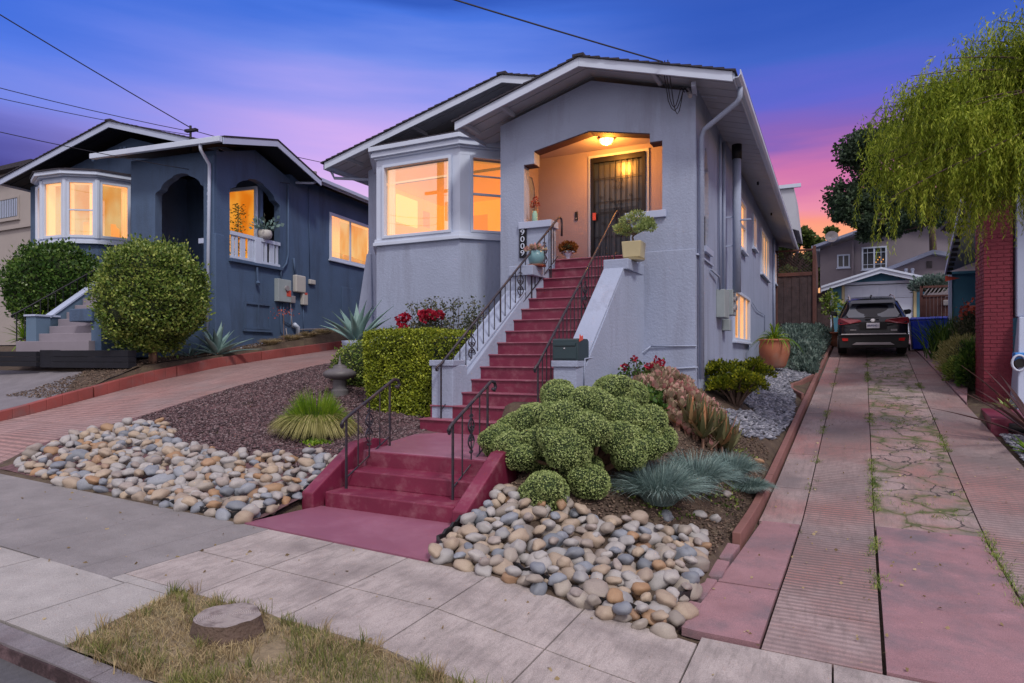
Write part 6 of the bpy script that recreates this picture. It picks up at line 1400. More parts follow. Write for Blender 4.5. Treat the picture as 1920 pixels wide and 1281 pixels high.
rosettes('orange_aloe', 'orange and green aloe with curved upright leaves in front of the pink succulent', 'aloe', pts, .46, .034, 17, 'lf_aloe', (.1, 1.25), ((0, .8), (.3, 1.), (.6, .75), (.85, .38), (1.0, .03)))
# yellow jade bush
jb = root('yellow_bush', 'rounded yellow-green bush beside the grey gravel under the side wall', 'bush', (-1.55, 11.9, .8))
pp = []; br = MB(); rr = random.Random(3)
for i in range(34):
    a = rr.uniform(0, 6.28); e = rr.uniform(-.1, 1.2); k = rr.uniform(.45, 1); x = -1.52+.55*k*math.cos(a)*math.cos(e*.8); y = 11.9+.5*k*math.sin(a); z = 1.05+.52*k*math.sin(e)
    P, D = sphere_pts(330, (x, y, z), (.17, .17, .12), .3, 1.05, seed=i, upper=-.5); pp.append(leaves(P, D+[0, 0, .7], .05, .3)); br.tube([(-1.52, 11.9, .7), ((x-1.52)/2, (y+11.9)/2, (z+.8)/2), (x, y, z)], [.03, .02, .008], 5)
npmesh('foliage', *join(pp), 'lf_jade', jb); br.build('branch', 'bark', jb)
# dark rose by the wall
dr = root('small_rose', 'small dark-leaved rose with crimson blooms against the stair wall', 'rose bush', (-2.55, 9.45, 1.0))
mb = MB(); LV = []; FL = []
for i in range(12):
    x = -2.55+random.uniform(-.28, .3); y = 9.4+random.uniform(-.15, .15); zt = random.uniform(1.3, 1.62); mb.tube([(-2.5, 9.45, .85), (x, y, zt)], .006, 4)
    P = np.column_stack([x+rng.normal(size=70)*.05, y+rng.normal(size=70)*.05, rng.uniform(1.05, zt, 70)]); LV.append(leaves(P, rng.normal(size=P.shape), .045, .4))
for (x, z) in [(-2.62, 1.60), (-2.75, 1.48), (-2.28, 1.58), (-2.2, 1.55), (-2.4, 1.5)]:
    P, D = sphere_pts(24, (x, 9.33, z), (.035, .03, .03), .4, 1); FL.append(leaves(P, D, .04, .6))
mb.build('stem', 'bark', dr); npmesh('foliage', *join(LV), 'lf_dark', dr); npmesh('blooms', *join(FL), 'fl_red', dr)
ball_tree('low_shrub', 'low dark green foliage between the domed bush and the stair wall', (-2.45, 8.55, .98), (.45, .4, .26), 1800, 'lf_dark', None, .06, 12)
# terracotta pot with spider plant
tp = root('potted_plant', 'strap-leaved plant in a round terracotta pot beside the side wall', 'potted plant', (-1.32, 17.6, 1.33))
c = (-1.32, 17.6, 1.33); MB().lathe([(.22, 0), (.27, .05), (.36, .35), (.37, .55), (.34, .66), (.37, .68), (.37, .72), (.33, .72), (.32, .6)], c, 28).build('pot', 'terracotta', tp, smooth=True)
n = 130; b0 = np.array([[c[0], c[1], c[2]+.66]]).repeat(n, 0); a = rng.uniform(0, 6.28, n); k = rng.uniform(.15, 1, n); tip = b0+np.column_stack([np.cos(a)*.75*k, np.sin(a)*.7*k, .62-k*.95]); npmesh('leaves', *blades(b0, tip, .035, .55, 6), 'lf_grass', tp)
tp2 = root('potted_plant', 'young citrus tree in a terracotta pot behind the car', 'potted plant', (.02, 25.4, zd(25.4)))
c = (.02, 25.4, zd(25.4)); MB().lathe([(.20, 0), (.25, .2), (.28, .45), (.30, .45), (.30, .5), (.26, .5)], c, 24).build('pot', 'terracotta', tp2, smooth=True); MB().tube([(c[0], c[1], c[2]+.45), (c[0]-.05, c[1], c[2]+1.3)], .03, 6).build('trunk', 'bark', tp2)
P, D = sphere_pts(420, (c[0]-.08, c[1], c[2]+1.5), (.3, .3, .42), .2, 1.1, .3); npmesh('crown', *leaves(P, D, .10, .4), 'lf_ball', tp2)
# silver ground cover mound
sv = root('silver_shrub', 'spreading silvery green groundcover mound between the wall and the driveway edging', 'shrub', (-1.0, 21.5, 1.4))
P = []; 
while len(P) < 15000:
    y = random.uniform(18.2, 27.0); x0 = -1.6 if y > 19 else -.95; x = random.uniform(x0, xc(y)+.02); u = (x-x0)/(xc(y)-x0+1e-6)
    env = min(1, (y-18.0)/1.6)*(1-.5*max(0, u-.75)*4*.8); P.append((x, y, zg(x, y)+.08+.62*env*(.75+.35*noise.noise(Vector((x*1.3, y*.9, 0))))+random.uniform(-.12, .03)))
P = np.array(P); npmesh('foliage', *leaves(P, rng.normal(size=P.shape)*.5+[0, -.35, .9], .12, .16), 'lf_silver', sv)
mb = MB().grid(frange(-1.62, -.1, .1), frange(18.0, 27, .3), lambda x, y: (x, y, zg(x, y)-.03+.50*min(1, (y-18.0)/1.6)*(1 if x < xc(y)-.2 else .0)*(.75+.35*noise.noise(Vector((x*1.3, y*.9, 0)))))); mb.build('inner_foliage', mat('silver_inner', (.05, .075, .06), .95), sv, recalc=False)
tag(MB().box(-1.55, -.95, 21.2, 21.9, 1.95, 2.08).build('planter_box', 'terracotta', bevel=.02), 'long terracotta trough half buried in the silvery groundcover', 'planter')
# right border
def mound(name, label, cat, c, r, n, lm, size, asp=.3, sd_=1):
    rt = root(name, label, cat, (c[0], c[1], c[2]-r[2])); P, D = sphere_pts(n, c, r, .5, 1.05, .25, 2.5, sd_, -.6); npmesh('foliage', *leaves(P, D+[0, 0, .6], size, asp), lm, rt); MB().blob(c, tuple(q*.75 for q in r), 10, .2, 2, sd_).build('inner_twigs', 'lf_core', rt); return rt
b0 = root('lily_clump', 'dark strap-leaved lily clump beside the blue bins', 'plant', (3.0, 21.8, 1.5))
n = 420; bs = np.column_stack([3.0+rng.normal(size=n)*.25, 21.8+rng.normal(size=n)*.35, np.full(n, 1.5)]); npmesh('leaves', *blades(bs, bs+rng.normal(size=(n, 3))*[.42, .35, .15]+[0, 0, 1.05], .045, .2, 4), 'lf_dark', b0)
mound('meadow_shrub', 'loose ornamental grass and yellow-green shrub beside the right driveway', 'shrub', (2.85, 18.8, 1.55), (.55, 1.2, .55), 7000, 'lf_straw', .09, .1, 3)
mound('green_shrub', 'bright green low shrub spilling onto the red path', 'shrub', (2.72, 17.7, 1.28), (.42, .7, .35), 5000, 'lf_ball', .07, .2, 5)
mound('dark_shrub', 'dark upright shrub beside the left face of the brick pillar', 'shrub', (2.72, 17.1, 1.35), (.25, .35, .6), 2600, 'lf_dark', .09, .25, 6)
fsh = mound('flowering_shrub', 'loose shrub with coral flowers below the blue house wall', 'shrub', (3.4, 21.0, 2.2), (.5, .6, .65), 2600, 'lf_rose', .09, .25, 8)
P = np.column_stack([rng.uniform(3.0, 3.7, 160), rng.uniform(20, 21, 160), rng.normal(size=160)*.1+2.85]); npmesh('blooms', *leaves(P, rng.normal(size=P.shape), .08, .5), 'fl_coral', fsh)
mound('creeping_vine', 'pale green creeper spilling over the top of the brown gate', 'vine', (3.1, 26.5, 4.05), (.65, .5, .32), 2200, 'lf_silver', .1, .3, 9)
# red-hot blooms near the bank agave
P = np.column_stack([-12.9+rng.normal(size=70)*.16, 12.6+rng.normal(size=70)*.12, 2.75+rng.normal(size=70)*.05]); rt = root('coral_flower', 'thin stem with a coral red flower spray against the navy wall', 'flower', (-12.9, 12.6, 1.95)); npmesh('blooms', *leaves(P, rng.normal(size=P.shape), .05, .3), 'fl_coral', rt); MB().tube([(-12.9, 12.6, 1.9), (-12.9, 12.6, 2.72)], .008, 5).build('stem', 'bark_pale', rt)
# stone lantern / path light on the gravel
lt = root('garden_lantern', 'dark mushroom-shaped garden lantern with a pointed finial on the lava gravel', 'lantern', (-7.78, 8.9, .9))
c = (-7.78, 8.9, .93)
MB().lathe([(.15, 0), (.15, .1), (.12, .13), (.115, .30), (.12, .31)], c, 24).build('base', 'bronze', lt, smooth=False)
MB().lathe([(.11, .29), (.24, .32), (.285, .37), (.28, .42), (.20, .47), (.12, .49), (.12, .53), (.09, .54)], c, 32).build('cap', 'bronze', lt, smooth=True)
MB().lathe([(.09, .53), (.10, .545), (.03, .56), (.018, .62), (.002, .72)], c, 16).build('finial', 'bronze', lt, smooth=True)
tag(MB().obox((-5.45, 6.35, .43), (.18, .14, .10), .6).build('spot_light', 'plastic_blk', bevel=.02), 'small black garden spotlight on the gravel by the left step rail', 'spotlight')
# stump
sp = root('tree_stump', 'weathered grey tree stump cut flat in the dry grass strip', 'stump', (-3.33, 2.82, -.1))
m_, t_, b_ = new_mat('stump_top'); v_ = tnode(t_, 'ShaderNodeTexCoord').outputs['Object']; 
w_ = tnode(t_, 'ShaderNodeTexWave', wave_type='RINGS', rings_direction='Z'); w_.inputs['Scale'].default_value = 26; w_.inputs['Distortion'].default_value = 5; w_.inputs['Detail'].default_value = 4; t_.links.new(v_, w_.inputs[0])
c_ = tmix(t_, w_.outputs['Fac'], (.27, .235, .23), (.36, .32, .31)); nn_ = tex_noise(t_, 9, 6, .7, vec=v_); c_ = tmix(t_, cramp(t_, nn_, [(.45, (0, 0, 0)), (.65, (1, 1, 1))]), c_, (.15, .12, .12)); t_.links.new(c_, b_.inputs['Base Color']); b_.inputs['Roughness'].default_value = .9; bump(t_, b_, w_.outputs['Fac'], .6, .01); M['stump_top'] = m_
ring = []
for i in range(40):
    a = i*2*math.pi/40; r_ = .185*(1+.10*noise.noise(Vector((math.cos(a)*1.6, math.sin(a)*1.6, 2)))+.03*noise.noise(Vector((math.cos(a)*6, math.sin(a)*6, 5)))); ring.append((a, r_))
V = []; 
for z, k in ((-.15, 1.22), (-.04, 1.10), (.02, 1.02), (.055, .985)):
    for i, (a, r_) in enumerate(ring): kk = k+.03*noise.noise(Vector((i*.9, z*8, 0))); V.append((-3.33+math.cos(a)*r_*kk*1.08, 2.80+math.sin(a)*r_*kk, z+.01*noise.noise(Vector((i*.3, 0, 0)))*(z > 0)))
n = 40; F = [(k*n+i, k*n+(i+1) % n, (k+1)*n+(i+1) % n, (k+1)*n+i) for k in range(3) for i in range(n)]
MB().add(V, F).build('bark_side', 'bark', sp)
V2 = [(-3.33+math.cos(a)*r_*q*.985*1.08, 2.80+math.sin(a)*r_*q*.985, .055+.01*noise.noise(Vector((i*.3, 0, 0)))+(.004*noise.noise(Vector((i, q*9, 0))))) for q in (1, .66, .33) for i, (a, r_) in enumerate(ring)]+[(-3.33, 2.80, .056)]
MB().add(V2, [(k*n+i, k*n+(i+1) % n, (k+1)*n+(i+1) % n, (k+1)*n+i) for k in range(2) for i in range(n)]+[(2*n+i, 2*n+(i+1) % n, 3*n) for i in range(n)]).build('cut_face', 'stump_top', sp)
# dry grass in the planting strip
def strip_ok(x, y):
    if not 2.2 < y < 3.06: return False
    if x < -3.95-(y-2.2)*.24: return False
    if x > -.8 : return False
    if ((x+3.33)/.2)**2+((y-2.8)/.2)**2 < 1: return False
    return True
pts = []
while len(pts) < 15000:
    x = random.uniform(-4.2, -.9); y = random.uniform(2.2, 3.06)
    if strip_ok(x, y) and noise.noise(Vector((x*2.6, y*2.6, 3)))+random.uniform(-.35, .35) > -.16: pts.append((x, y, zs(x)-.0))
B = np.array(pts); n = len(B); k = rng.uniform(.3, 1, (n, 1)); T = B+rng.normal(size=(n, 3))*[.030, .030, 0]+[0, 0, 1]*k*.05
gr = np.array([noise.noise(Vector((p[0]*1.6+4, p[1]*1.6, 9)))+random.uniform(-.35, .35) for p in pts]) > .22
tag(npmesh('dry_grass', *blades(B[~gr], T[~gr], .005, .3, 2), 'lf_dry'), 'dry straw-coloured grass round the stump in the kerb strip', 'grass', kind='stuff')
T2 = B+rng.normal(size=(n, 3))*[.018, .018, 0]+[0, 0, 1]*k*.075
tag(npmesh('green_grass', *blades(B[gr], T2[gr], .005, .3, 2), 'lf_lawn'), 'patches of green grass at the edge of the kerb strip', 'grass', kind='stuff')
MBs = MB().grid(frange(-4.15, -.85, .08), frange(2.2, 3.09, .08), lambda x, y: (x if x > -3.95-(y-2.2)*.24 else -3.95-(y-2.2)*.24, y, zs(x)+.008+.018*noise.noise(Vector((x*4, y*4, 0)))))
tag(MBs.build('verge_soil', mat('straw_soil', (.24, .19, .12), .95, .35, 14, 60, 1, .02, dirt=(.10, .11, .045, 1), dscale=3), base=(0, 0, 0), recalc=False, smooth=True), 'matted dry thatch and soil of the kerb strip', 'soil', kind='stuff')
# weeds in the driveway joints
pts = []
for i in range(2600):
    y = random.uniform(5, 21)**1.0; f_ = random.choice([l2, l2, l1, l3, l3, None, None])
    if f_ is None:
        if y < 8.3: continue
        x = random.uniform(l2(y), l3(y)); 
        if noise.noise(Vector((x*2.1, y*1.3, 1))) < .22: continue
    else:
        x = f_(y)+random.gauss(0, .028)
        if noise.noise(Vector((x, y*.9, 7))) < .16: continue
    pts.append((x, y, zd(y)-.01))
B = np.array(pts).repeat(9, 0); B[:, :2] += rng.normal(size=(len(B), 2))*.022
tag(npmesh('weeds', *blades(B, B+rng.normal(size=B.shape)*[.03, .03, 0]+np.array([0, 0, 1.])*rng.uniform(.015, .055, (len(B), 1)), .006, .3, 2), 'lf_ball'), 'small green weeds growing in the driveway cracks', 'weeds', kind='stuff')
pts = []
for i in range(900):
    x = random.uniform(-2.2, -1.0); y = random.uniform(6.5, 11)
    if x > xc(y)-.05: continue
    if noise.noise(Vector((x*1.5, y*1.5, 4))) > .02: pts.append((x, y, zg(x, y)+.005))
B = np.array(pts).repeat(5, 0); B[:, :2] += rng.normal(size=(len(B), 2))*.04
tag(npmesh('ground_cover', *leaves(B, rng.normal(size=B.shape)*.8+[0, 0, .5], .035, .35), 'lf_ball'), 'patchy low green groundcover on the soil of the right bed', 'ground cover', kind='stuff')
P = np.column_stack([rng.normal(size=500)*.09-6.18, rng.normal(size=500)*.06+6.62, np.zeros(500)]); P[:, 2] = [zg(p[0], p[1])+random.uniform(.0, .05) for p in P]
tag(npmesh('weed_patch', *leaves(P, rng.normal(size=P.shape)+[0, 0, .4], .04, .3), 'lf_grass', base=(-6.18, 6.62, .45)), 'small green weed patch at the foot of the fountain grass', 'plant')

# ------------------------------------------------------------------ TREES
def tree(name, label, base, crown, clumps, n_leaf, lsize, lm, limb=None, cr=.28, seed=1, hole=.0):
    rt = root(name, label, 'tree', base); rr = random.Random(seed); mb = MB(); pp = []; co = MB()
    c = Vector(crown[0]); rad = Vector(crown[1]); top = Vector((base[0], base[1], c.z-rad.z*.4))
    mb.tube([base, tuple((Vector(base)+top)/2+Vector((.1, 0, 0))), tuple(top)], [rad.x*.07, rad.x*.055, rad.x*.04], 8)
    for i in range(clumps):
        a = rr.uniform(0, 6.28); u = rr.uniform(-1, 1); k = rr.uniform(.35, 1)**.5; s_ = math.sqrt(1-u*u)
        p = c+Vector((rad.x*k*s_*math.cos(a), rad.y*k*s_*math.sin(a), rad.z*k*u)); r_ = min(rad.x, rad.z)*cr*rr.uniform(.7, 1.25)
        mb.tube([tuple(top), tuple((top+p)/2+Vector((0, 0, .2))), tuple(p)], [rad.x*.03, rad.x*.018, rad.x*.008], 5)
        P, D = sphere_pts(n_leaf, p, (r_, r_, r_*.75), .35, 1.08, .35, 2, i); pp.append(leaves(P, D*.6+rng.normal(size=P.shape)*.6, lsize, .4)); 
    npmesh('crown', *join(pp), lm, rt); mb.build('trunk', 'bark', rt, smooth=True); return rt
tree('tall_tree', 'large dark green tree rising above the taupe house', (4.2, 36.5, 3), ((2.95, 33.5, 9.7), (3.1, 2.2, 2.7)), 70, 620, .15, 'lf_tree', cr=.27, seed=5)
tree('tall_tree', 'spreading lower limb of dark foliage hanging before the taupe house window', (5.6, 33.5, 3), ((2.9, 32.5, 7.5), (3.0, 1.2, .75)), 40, 300, .13, 'lf_tree', cr=.45, seed=8)
tree('background_tree', 'bright green leafy tree beyond the lattice fence', (-2.4, 48, 3), ((-2.3, 48, 8.0), (2.6, 2, 1.9)), 26, 420, .26, 'lf_treebr', seed=3)
tree('background_tree', 'darker green tree beyond the fence, left of the bright one', (-4.6, 50, 3), ((-4.4, 50, 7.2), (2.2, 2, 2.0)), 22, 420, .26, 'lf_tree', seed=6)
tree('background_tree', 'small green tree between the fence and the taupe house roof', (.2, 52, 3), ((-.1, 52, 8.4), (1.5, 1.4, 2.2)), 18, 380, .26, 'lf_treebr', seed=9)
# weeping lime tree: drooping limbs with feathery strands
wt = root('weeping_tree', 'weeping lime green tree with feathery drooping strands at the top right', 'tree', (5.2, 11.5, .3))
mb = MB(); mb.tube([(5.2, 11.5, .2), (5.0, 11.4, 3.0), (4.4, 11.2, 5.2), (3.6, 11.0, 6.2)], [.28, .22, .15, .08], 10)
rr = random.Random(2); parts = []; LP = []; LDd = []
limbs = []
for i in range(92):
    s0 = Vector((3.9, 11.1, 4.9)); ex = rr.uniform(.55, 3.0); top = 5.25+(ex-.6)*.60
    e = Vector((ex, rr.uniform(9.9, 12.2), top-rr.uniform(0, .35) if i % 3 == 0 else top-rr.uniform(.2, 1.7 if ex < 1.6 else 2.3)))
    m_ = (s0+e)/2+Vector((0, 0, .40)); q = [s0.lerp(m_, t)*(1-t)+m_.lerp(e, t)*t for t in [k/8 for k in range(9)]]; limbs.append(q); mb.tube([tuple(p) for p in q], [.035*(1-.88*k/8) for k in range(9)], 6)
mb.build('trunk', 'bark', wt, smooth=True)
for q in limbs:
    for j in range(46):
        t = rr.uniform(.08, 1.0)**.8*7.99; k = min(7, int(t)); p = q[k].lerp(q[k+1], t-k)+Vector((rr.gauss(0, .10), rr.gauss(0, .14), rr.gauss(0, .08)))
        a = rr.uniform(0, 6.28) if rr.random() < .35 else math.pi+rr.gauss(0, .6); ln = rr.uniform(.35, 1.0); out = Vector((math.cos(a), math.sin(a), 0))*rr.uniform(.10, .42)
        n = 30; prev = p
        for s in range(n):
            u = (s+1)/n; x = p+out*ln*(1-(1-u)**2)+Vector((0, 0, -1))*ln*(u**1.4)*.95
            d = (x-prev)
            for sg in (-1, 1):
                side = d.cross(Vector((rr.gauss(0, 1), rr.gauss(0, 1), .3))).normalized(); LP.append(x); LDd.append(d.normalized()*1.3+side*sg*.75+Vector((0, 0, -.2)))
            prev = x
LP = np.array(LP); LDd = np.array(LDd); keep = np.ones(len(LP), bool)
cl = []
for q in limbs:
    for k in (3, 5, 6, 7, 8):
        if rr.random() < .55:
            p = q[k]; P, D = sphere_pts(260, (p.x, p.y, p.z-.12), (.30, .30, .24), .2, 1.1, .4, 2, k); cl.append(leaves(P, rng.normal(size=P.shape)*[.5, .5, .4]+[0, 0, -.9], .06, .12))
npmesh('leaf_sprays', *join(cl), 'lf_weep', wt)
npmesh('strands', *leaves(LP, LDd, .062, .075, .5), 'lf_weep', wt)

# taller tufts round the rim of the verge
cl = []
while len(cl) < 150:
    x = random.uniform(-4.15, -.9); y = random.choice([random.gauss(3.03, .05), random.uniform(2.2, 3.06), random.gauss(2.24, .03)])
    if y > 3.12 or y < 2.17 or x < -3.97-(y-2.2)*.24 or ((x+3.33)/.22)**2+((y-2.8)/.2)**2 < 1: continue
    cl.append((x, y))
B = np.array([(x+random.gauss(0, .02), y+random.gauss(0, .02), zs(x)+.0) for x, y in cl for _ in range(26)]); n = len(B)
T = B+rng.normal(size=(n, 3))*[.035, .035, 0]+[0, 0, 1]*rng.uniform(.04, .11, (n, 1)); half = rng.uniform(size=n//26).repeat(26) < .5
tag(npmesh('tufted_grass', *blades(B[half], T[half], .005, .35, 3), 'lf_lawn'), 'taller green tufts along the rim of the kerb strip', 'grass', kind='stuff')
tag(npmesh('tufted_dry_grass', *blades(B[~half], T[~half], .005, .35, 3), 'lf_dry'), 'taller dry tufts in the kerb strip', 'grass', kind='stuff')
# ------------------------------------------------------------------ GRAVEL AND COBBLES
def inpoly(x, y, poly):
    c = False; n = len(poly); j = n-1
    for i in range(n):
        xi, yi = poly[i]; xj, yj = poly[j]
        if (yi > y) != (yj > y) and x < (xj-xi)*(y-yi)/(yj-yi)+xi: c = not c
        j = i
    return c
def chips(poly, n, size, fn, flat=.6, sd_=0, avoid=None):
    """many small broken rocks as one mesh: deformed octahedra"""
    r = np.random.default_rng(sd_); xs_ = [p[0] for p in poly]; ys_ = [p[1] for p in poly]; C = []
    while len(C) < n:
        X = r.uniform(min(xs_), max(xs_), 4000); Y = r.uniform(min(ys_), max(ys_), 4000)
        for x, y in zip(X, Y):
            if inpoly(x, y, poly) and not (avoid and avoid(x, y)): C.append((x, y, fn(x, y)))
            if len(C) >= n: break
    C = np.array(C); base = np.array([[1, 0, 0], [0, 1, 0], [-1, 0, 0], [0, -1, 0], [0, 0, 1], [0, 0, -1]], float)
    V = base[None]*r.uniform(.55, 1.25, (n, 6, 1))*size*r.uniform(.5, 1.5, (n, 1, 1)); V[:, :, 2] *= flat
    a = r.uniform(0, 6.28, n); ca, sa = np.cos(a)[:, None], np.sin(a)[:, None]; t = r.normal(size=(n, 1))*.5; x, y, z = V[:, :, 0].copy(), V[:, :, 1].copy(), V[:, :, 2].copy()
    x, z = x*np.cos(t)-z*np.sin(t), x*np.sin(t)+z*np.cos(t); V = np.stack([x*ca-y*sa, x*sa+y*ca, z], 2)+C[:, None, :]
    f = np.array([[0, 1, 4], [1, 2, 4], [2, 3, 4], [3, 0, 4], [1, 0, 5], [2, 1, 5], [3, 2, 5], [0, 3, 5]]); F = (f[None]+np.arange(n)[:, None, None]*6).reshape(-1, 3)
    return V.reshape(-1, 3), F
def rock_mat(name, stops):
    m, t, b = new_mat(name); g = tnode(t, 'ShaderNodeNewGeometry'); t.links.new(cramp(t, g.outputs['Random Per Island'], stops), b.inputs['Base Color']); b.inputs['Roughness'].default_value = .9; bump(t, b, tex_noise(t, 90, 3, .6), .6, .004); return m
M['lava_r'] = rock_mat('lava_rocks', [(0, (.022, .014, .018)), (.4, (.065, .038, .045)), (.75, (.13, .078, .085)), (1, (.19, .15, .16))])
M['slate_r'] = rock_mat('slate_chips', [(0, (.08, .09, .12)), (.5, (.17, .18, .23)), (1, (.33, .34, .40))])
M['bark_r'] = rock_mat('bark_chips', [(0, (.03, .02, .016)), (.5, (.10, .065, .048)), (1, (.22, .16, .12))])
POLY_L = [(-9.9, 6.55), (-9.3, 6.55), (-8.5, 6.2), (-7.4, 5.75), (-5.2, 5.9), (-5.15, 6.6), (-5.35, 8.1), (-5.6, 8.5), (-7.0, 8.9), (-7.3, 10.6), (-9.95, 11.2)]
tag(MB().grid(frange(-9.97, -5.12, .12), frange(4.6, 11.6, .12), lambda x, y: (x, y, zg(x, y)+.01+.02*noise.noise(Vector((x*3, y*3, 0))))).build('lava_bed', 'lava', base=(0, 0, 0), recalc=False, smooth=True), 'dark purple lava gravel bed between the left driveway and the red steps', 'gravel', kind='stuff')
tag(npmesh('lava_gravel', *chips(POLY_L, 26000, .020, lambda x, y: zg(x, y)+.018, .75, 1), 'lava_r'), 'loose dark purple lava rock chips round the fountain grass', 'gravel', kind='stuff')
POLY_S = [(-1.75, 10.6), (-1.2, 10.4), (-.85, 11.2), (-.66, 13), (-.72, 15), (-.95, 16.4), (-.55, 17.6), (-.5, 18.6), (-1.2, 18.4), (-1.95, 17.5), (-1.95, 12.6), (-1.2, 12.2)]
tag(npmesh('slate_gravel', *chips(POLY_S, 7000, .055, lambda x, y: zg(x, y)+.02, .32, 2), 'slate_r'), 'blue-grey slate chips between the side wall and the brown edging', 'gravel', kind='stuff')
tag(npmesh('grey_gravel', *chips([(2.4, 9.6), (3.8, 9.6), (3.8, 12.9), (2.42, 12.9)], 9000, .028, lambda x, y: zd(y)+.01, .6, 3), 'slate_r'), 'pale grey gravel at the right edge beside the driveway', 'gravel', kind='stuff')
tag(npmesh('bark_mulch', *chips([(-3.0, 5.6), (-1.0, 6.2), (-.9, 7.5), (-.85, 10.5), (-1.4, 11.3), (-2.9, 10.6), (-3.05, 8.0)], 9000, .018, lambda x, y: zg(x, y)+.01, .4, 4, avoid=lambda x, y: x > xc(y)-.03), 'bark_r'), 'fine brown bark mulch covering the right bed', 'mulch', kind='stuff')
tag(npmesh('leaf_litter', *chips([(-14.4, 6.9), (-12.8, 6.9), (-12.8, 16), (-13.6, 16), (-13.9, 9.0)], 6000, .018, lambda x, y: interp(y, ZY)+.04, .4, 6), 'bark_r'), 'dry litter on the planted bank above the red kerb wall', 'mulch', kind='stuff')

# stones
def stone_mat(name, c1, c2, c3):
    m, t, b = new_mat(name); oi = tnode(t, 'ShaderNodeObjectInfo'); co = tnode(t, 'ShaderNodeTexCoord').outputs['Object']
    n = tex_noise(t, 9, 7, .65, vec=co, stretch=(1, 1, 2.2)); base = cramp(t, oi.outputs['Random'], [(0, c1), (.5, c2), (1, c3)])
    c = tmix(t, cramp(t, n, [(.42, (0, 0, 0)), (.72, (.55,)*3)]), base, tuple(x*.62 for x in c2)); f = tex_noise(t, 70, 3, .7, vec=co); c = tmix(t, .35, c, cramp(t, f, [(.3, (.3,)*3), (.7, (.7,)*3)]), 'OVERLAY')
    t.links.new(c, b.inputs['Base Color']); b.inputs['Roughness'].default_value = .62; bump(t, b, f, .25, .002); return m
SM = {'pale grey': stone_mat('pale_stone', (.28, .275, .275), (.35, .33, .32), (.24, .245, .26)), 'blue-grey': stone_mat('blue_grey_stone', (.13, .145, .17), (.19, .21, .25), (.25, .27, .31)),
      'tan': stone_mat('tan_stone', (.30, .235, .18), (.35, .28, .215), (.26, .21, .175)), 'orange-brown': stone_mat('orange_stone', (.28, .165, .09), (.32, .205, .12), (.23, .14, .09)), 'brownish grey': stone_mat('brown_grey_stone', (.24, .20, .185), (.31, .275, .24), (.21, .185, .17))}
shapes = []
for i in range(9):
    mb = MB().blob((0, 0, 0), (1, .74+.05*(i % 4), .56+.04*(i % 3)), 10, .30, 1.25, i+3); me = bpy.data.meshes.new('cobble_shape'); me.from_pydata(mb.v, [], mb.f); me.update()
    for p in me.polygons: p.use_smooth = True
    shapes.append(me)
def scatter(poly, rmin, rmax, tries, sd_, extra=None):
    rr = random.Random(sd_); out = []; xs_ = [p[0] for p in poly]; ys_ = [p[1] for p in poly]
    for _ in range(tries):
        x = rr.uniform(min(xs_), max(xs_)); y = rr.uniform(min(ys_), max(ys_))
        if not inpoly(x, y, poly): continue
        r = rr.uniform(rmin, rmax)*(1.15 if rr.random() < .15 else 1)
        if all((x-a)**2+(y-b)**2 > ((r+c)*.76)**2 for a, b, c, _ in out): out.append((x, y, r, rr.random()))
    return out
CL = [(-9.65, 4.72), (-9.75, 5.6), (-9.7, 6.3), (-9.3, 6.5), (-8.75, 6.35), (-7.9, 5.85), (-7.05, 5.85), (-6.4, 5.95), (-5.85, 6.2), (-5.35, 6.2), (-5.22, 5.5), (-5.18, 4.75), (-5.15, 4.5), (-6.6, 4.55), (-8.0, 4.55)]
CR = [(-3.05, 5.45), (-2.98, 5.9), (-2.5, 5.95), (-1.95, 5.85), (-1.5, 6.2), (-1.15, 6.6), (-1.03, 5.9), (-1.0, 4.9), (-1.05, 4.42), (-1.6, 4.46), (-2.3, 4.5), (-2.98, 4.52), (-3.07, 4.9)]
# lone stones further up the bed
camp = Vector((0, 0, 1.65)); allst = []
for nm, poly, a, b, tr_, sd_ in (('left', CL, .062, .125, 26000, 5), ('right', CR, .064, .120, 26000, 6)):
    for (x, y, r, k) in scatter(poly, a, b, tr_, sd_): allst.append((nm, x, y, r, k, 0))
    for (x, y, r, k) in scatter(poly, a*.8, b*.8, 500, sd_+20): allst.append((nm, x, y, r*.9, k, 1))
for (x, y) in [(-1.12, 8.0), (-1.5, 6.55), (-1.25, 7.0), (-1.12, 7.1), (-.95, 9.8), (-1.75, 6.05), (-5.9, 6.35), (-6.4, 6.15), (-5.5, 6.75), (-6.9, 6.0), (-7.5, 5.95)]: allst.append(('left' if x < -4 else 'right', x, y, .075, random.random(), 0))
allst.sort(key=lambda s: (Vector((s[1], s[2], 0))-camp).length/s[3])
ks = list(SM); wts = [.29, .15, .23, .08, .25]; rr = random.Random(77)
def cob_label(nm, x, y, r, col):
    size = 'small' if r < .082 else ('big' if r > .102 else 'mid-sized')
    row = ('front row' if y < 4.85 else ('second row' if y < 5.2 else ('middle rows' if y < 5.6 else 'back rows')))
    if nm == 'left': part = 'near the steps' if x > -5.9 else ('at the centre' if x > -7.2 else ('left of centre' if x > -8.4 else 'at the far left')); bed = 'left bed'
    else: part = 'near the steps' if x < -2.5 else ('at the centre' if x < -1.9 else ('right of centre' if x < -1.4 else 'by the driveway')); bed = 'right bed'
    return '%s %s cobble, %s of the %s, %s' % (size, col, row, bed, part)
restV = []; restF = []; off = 0
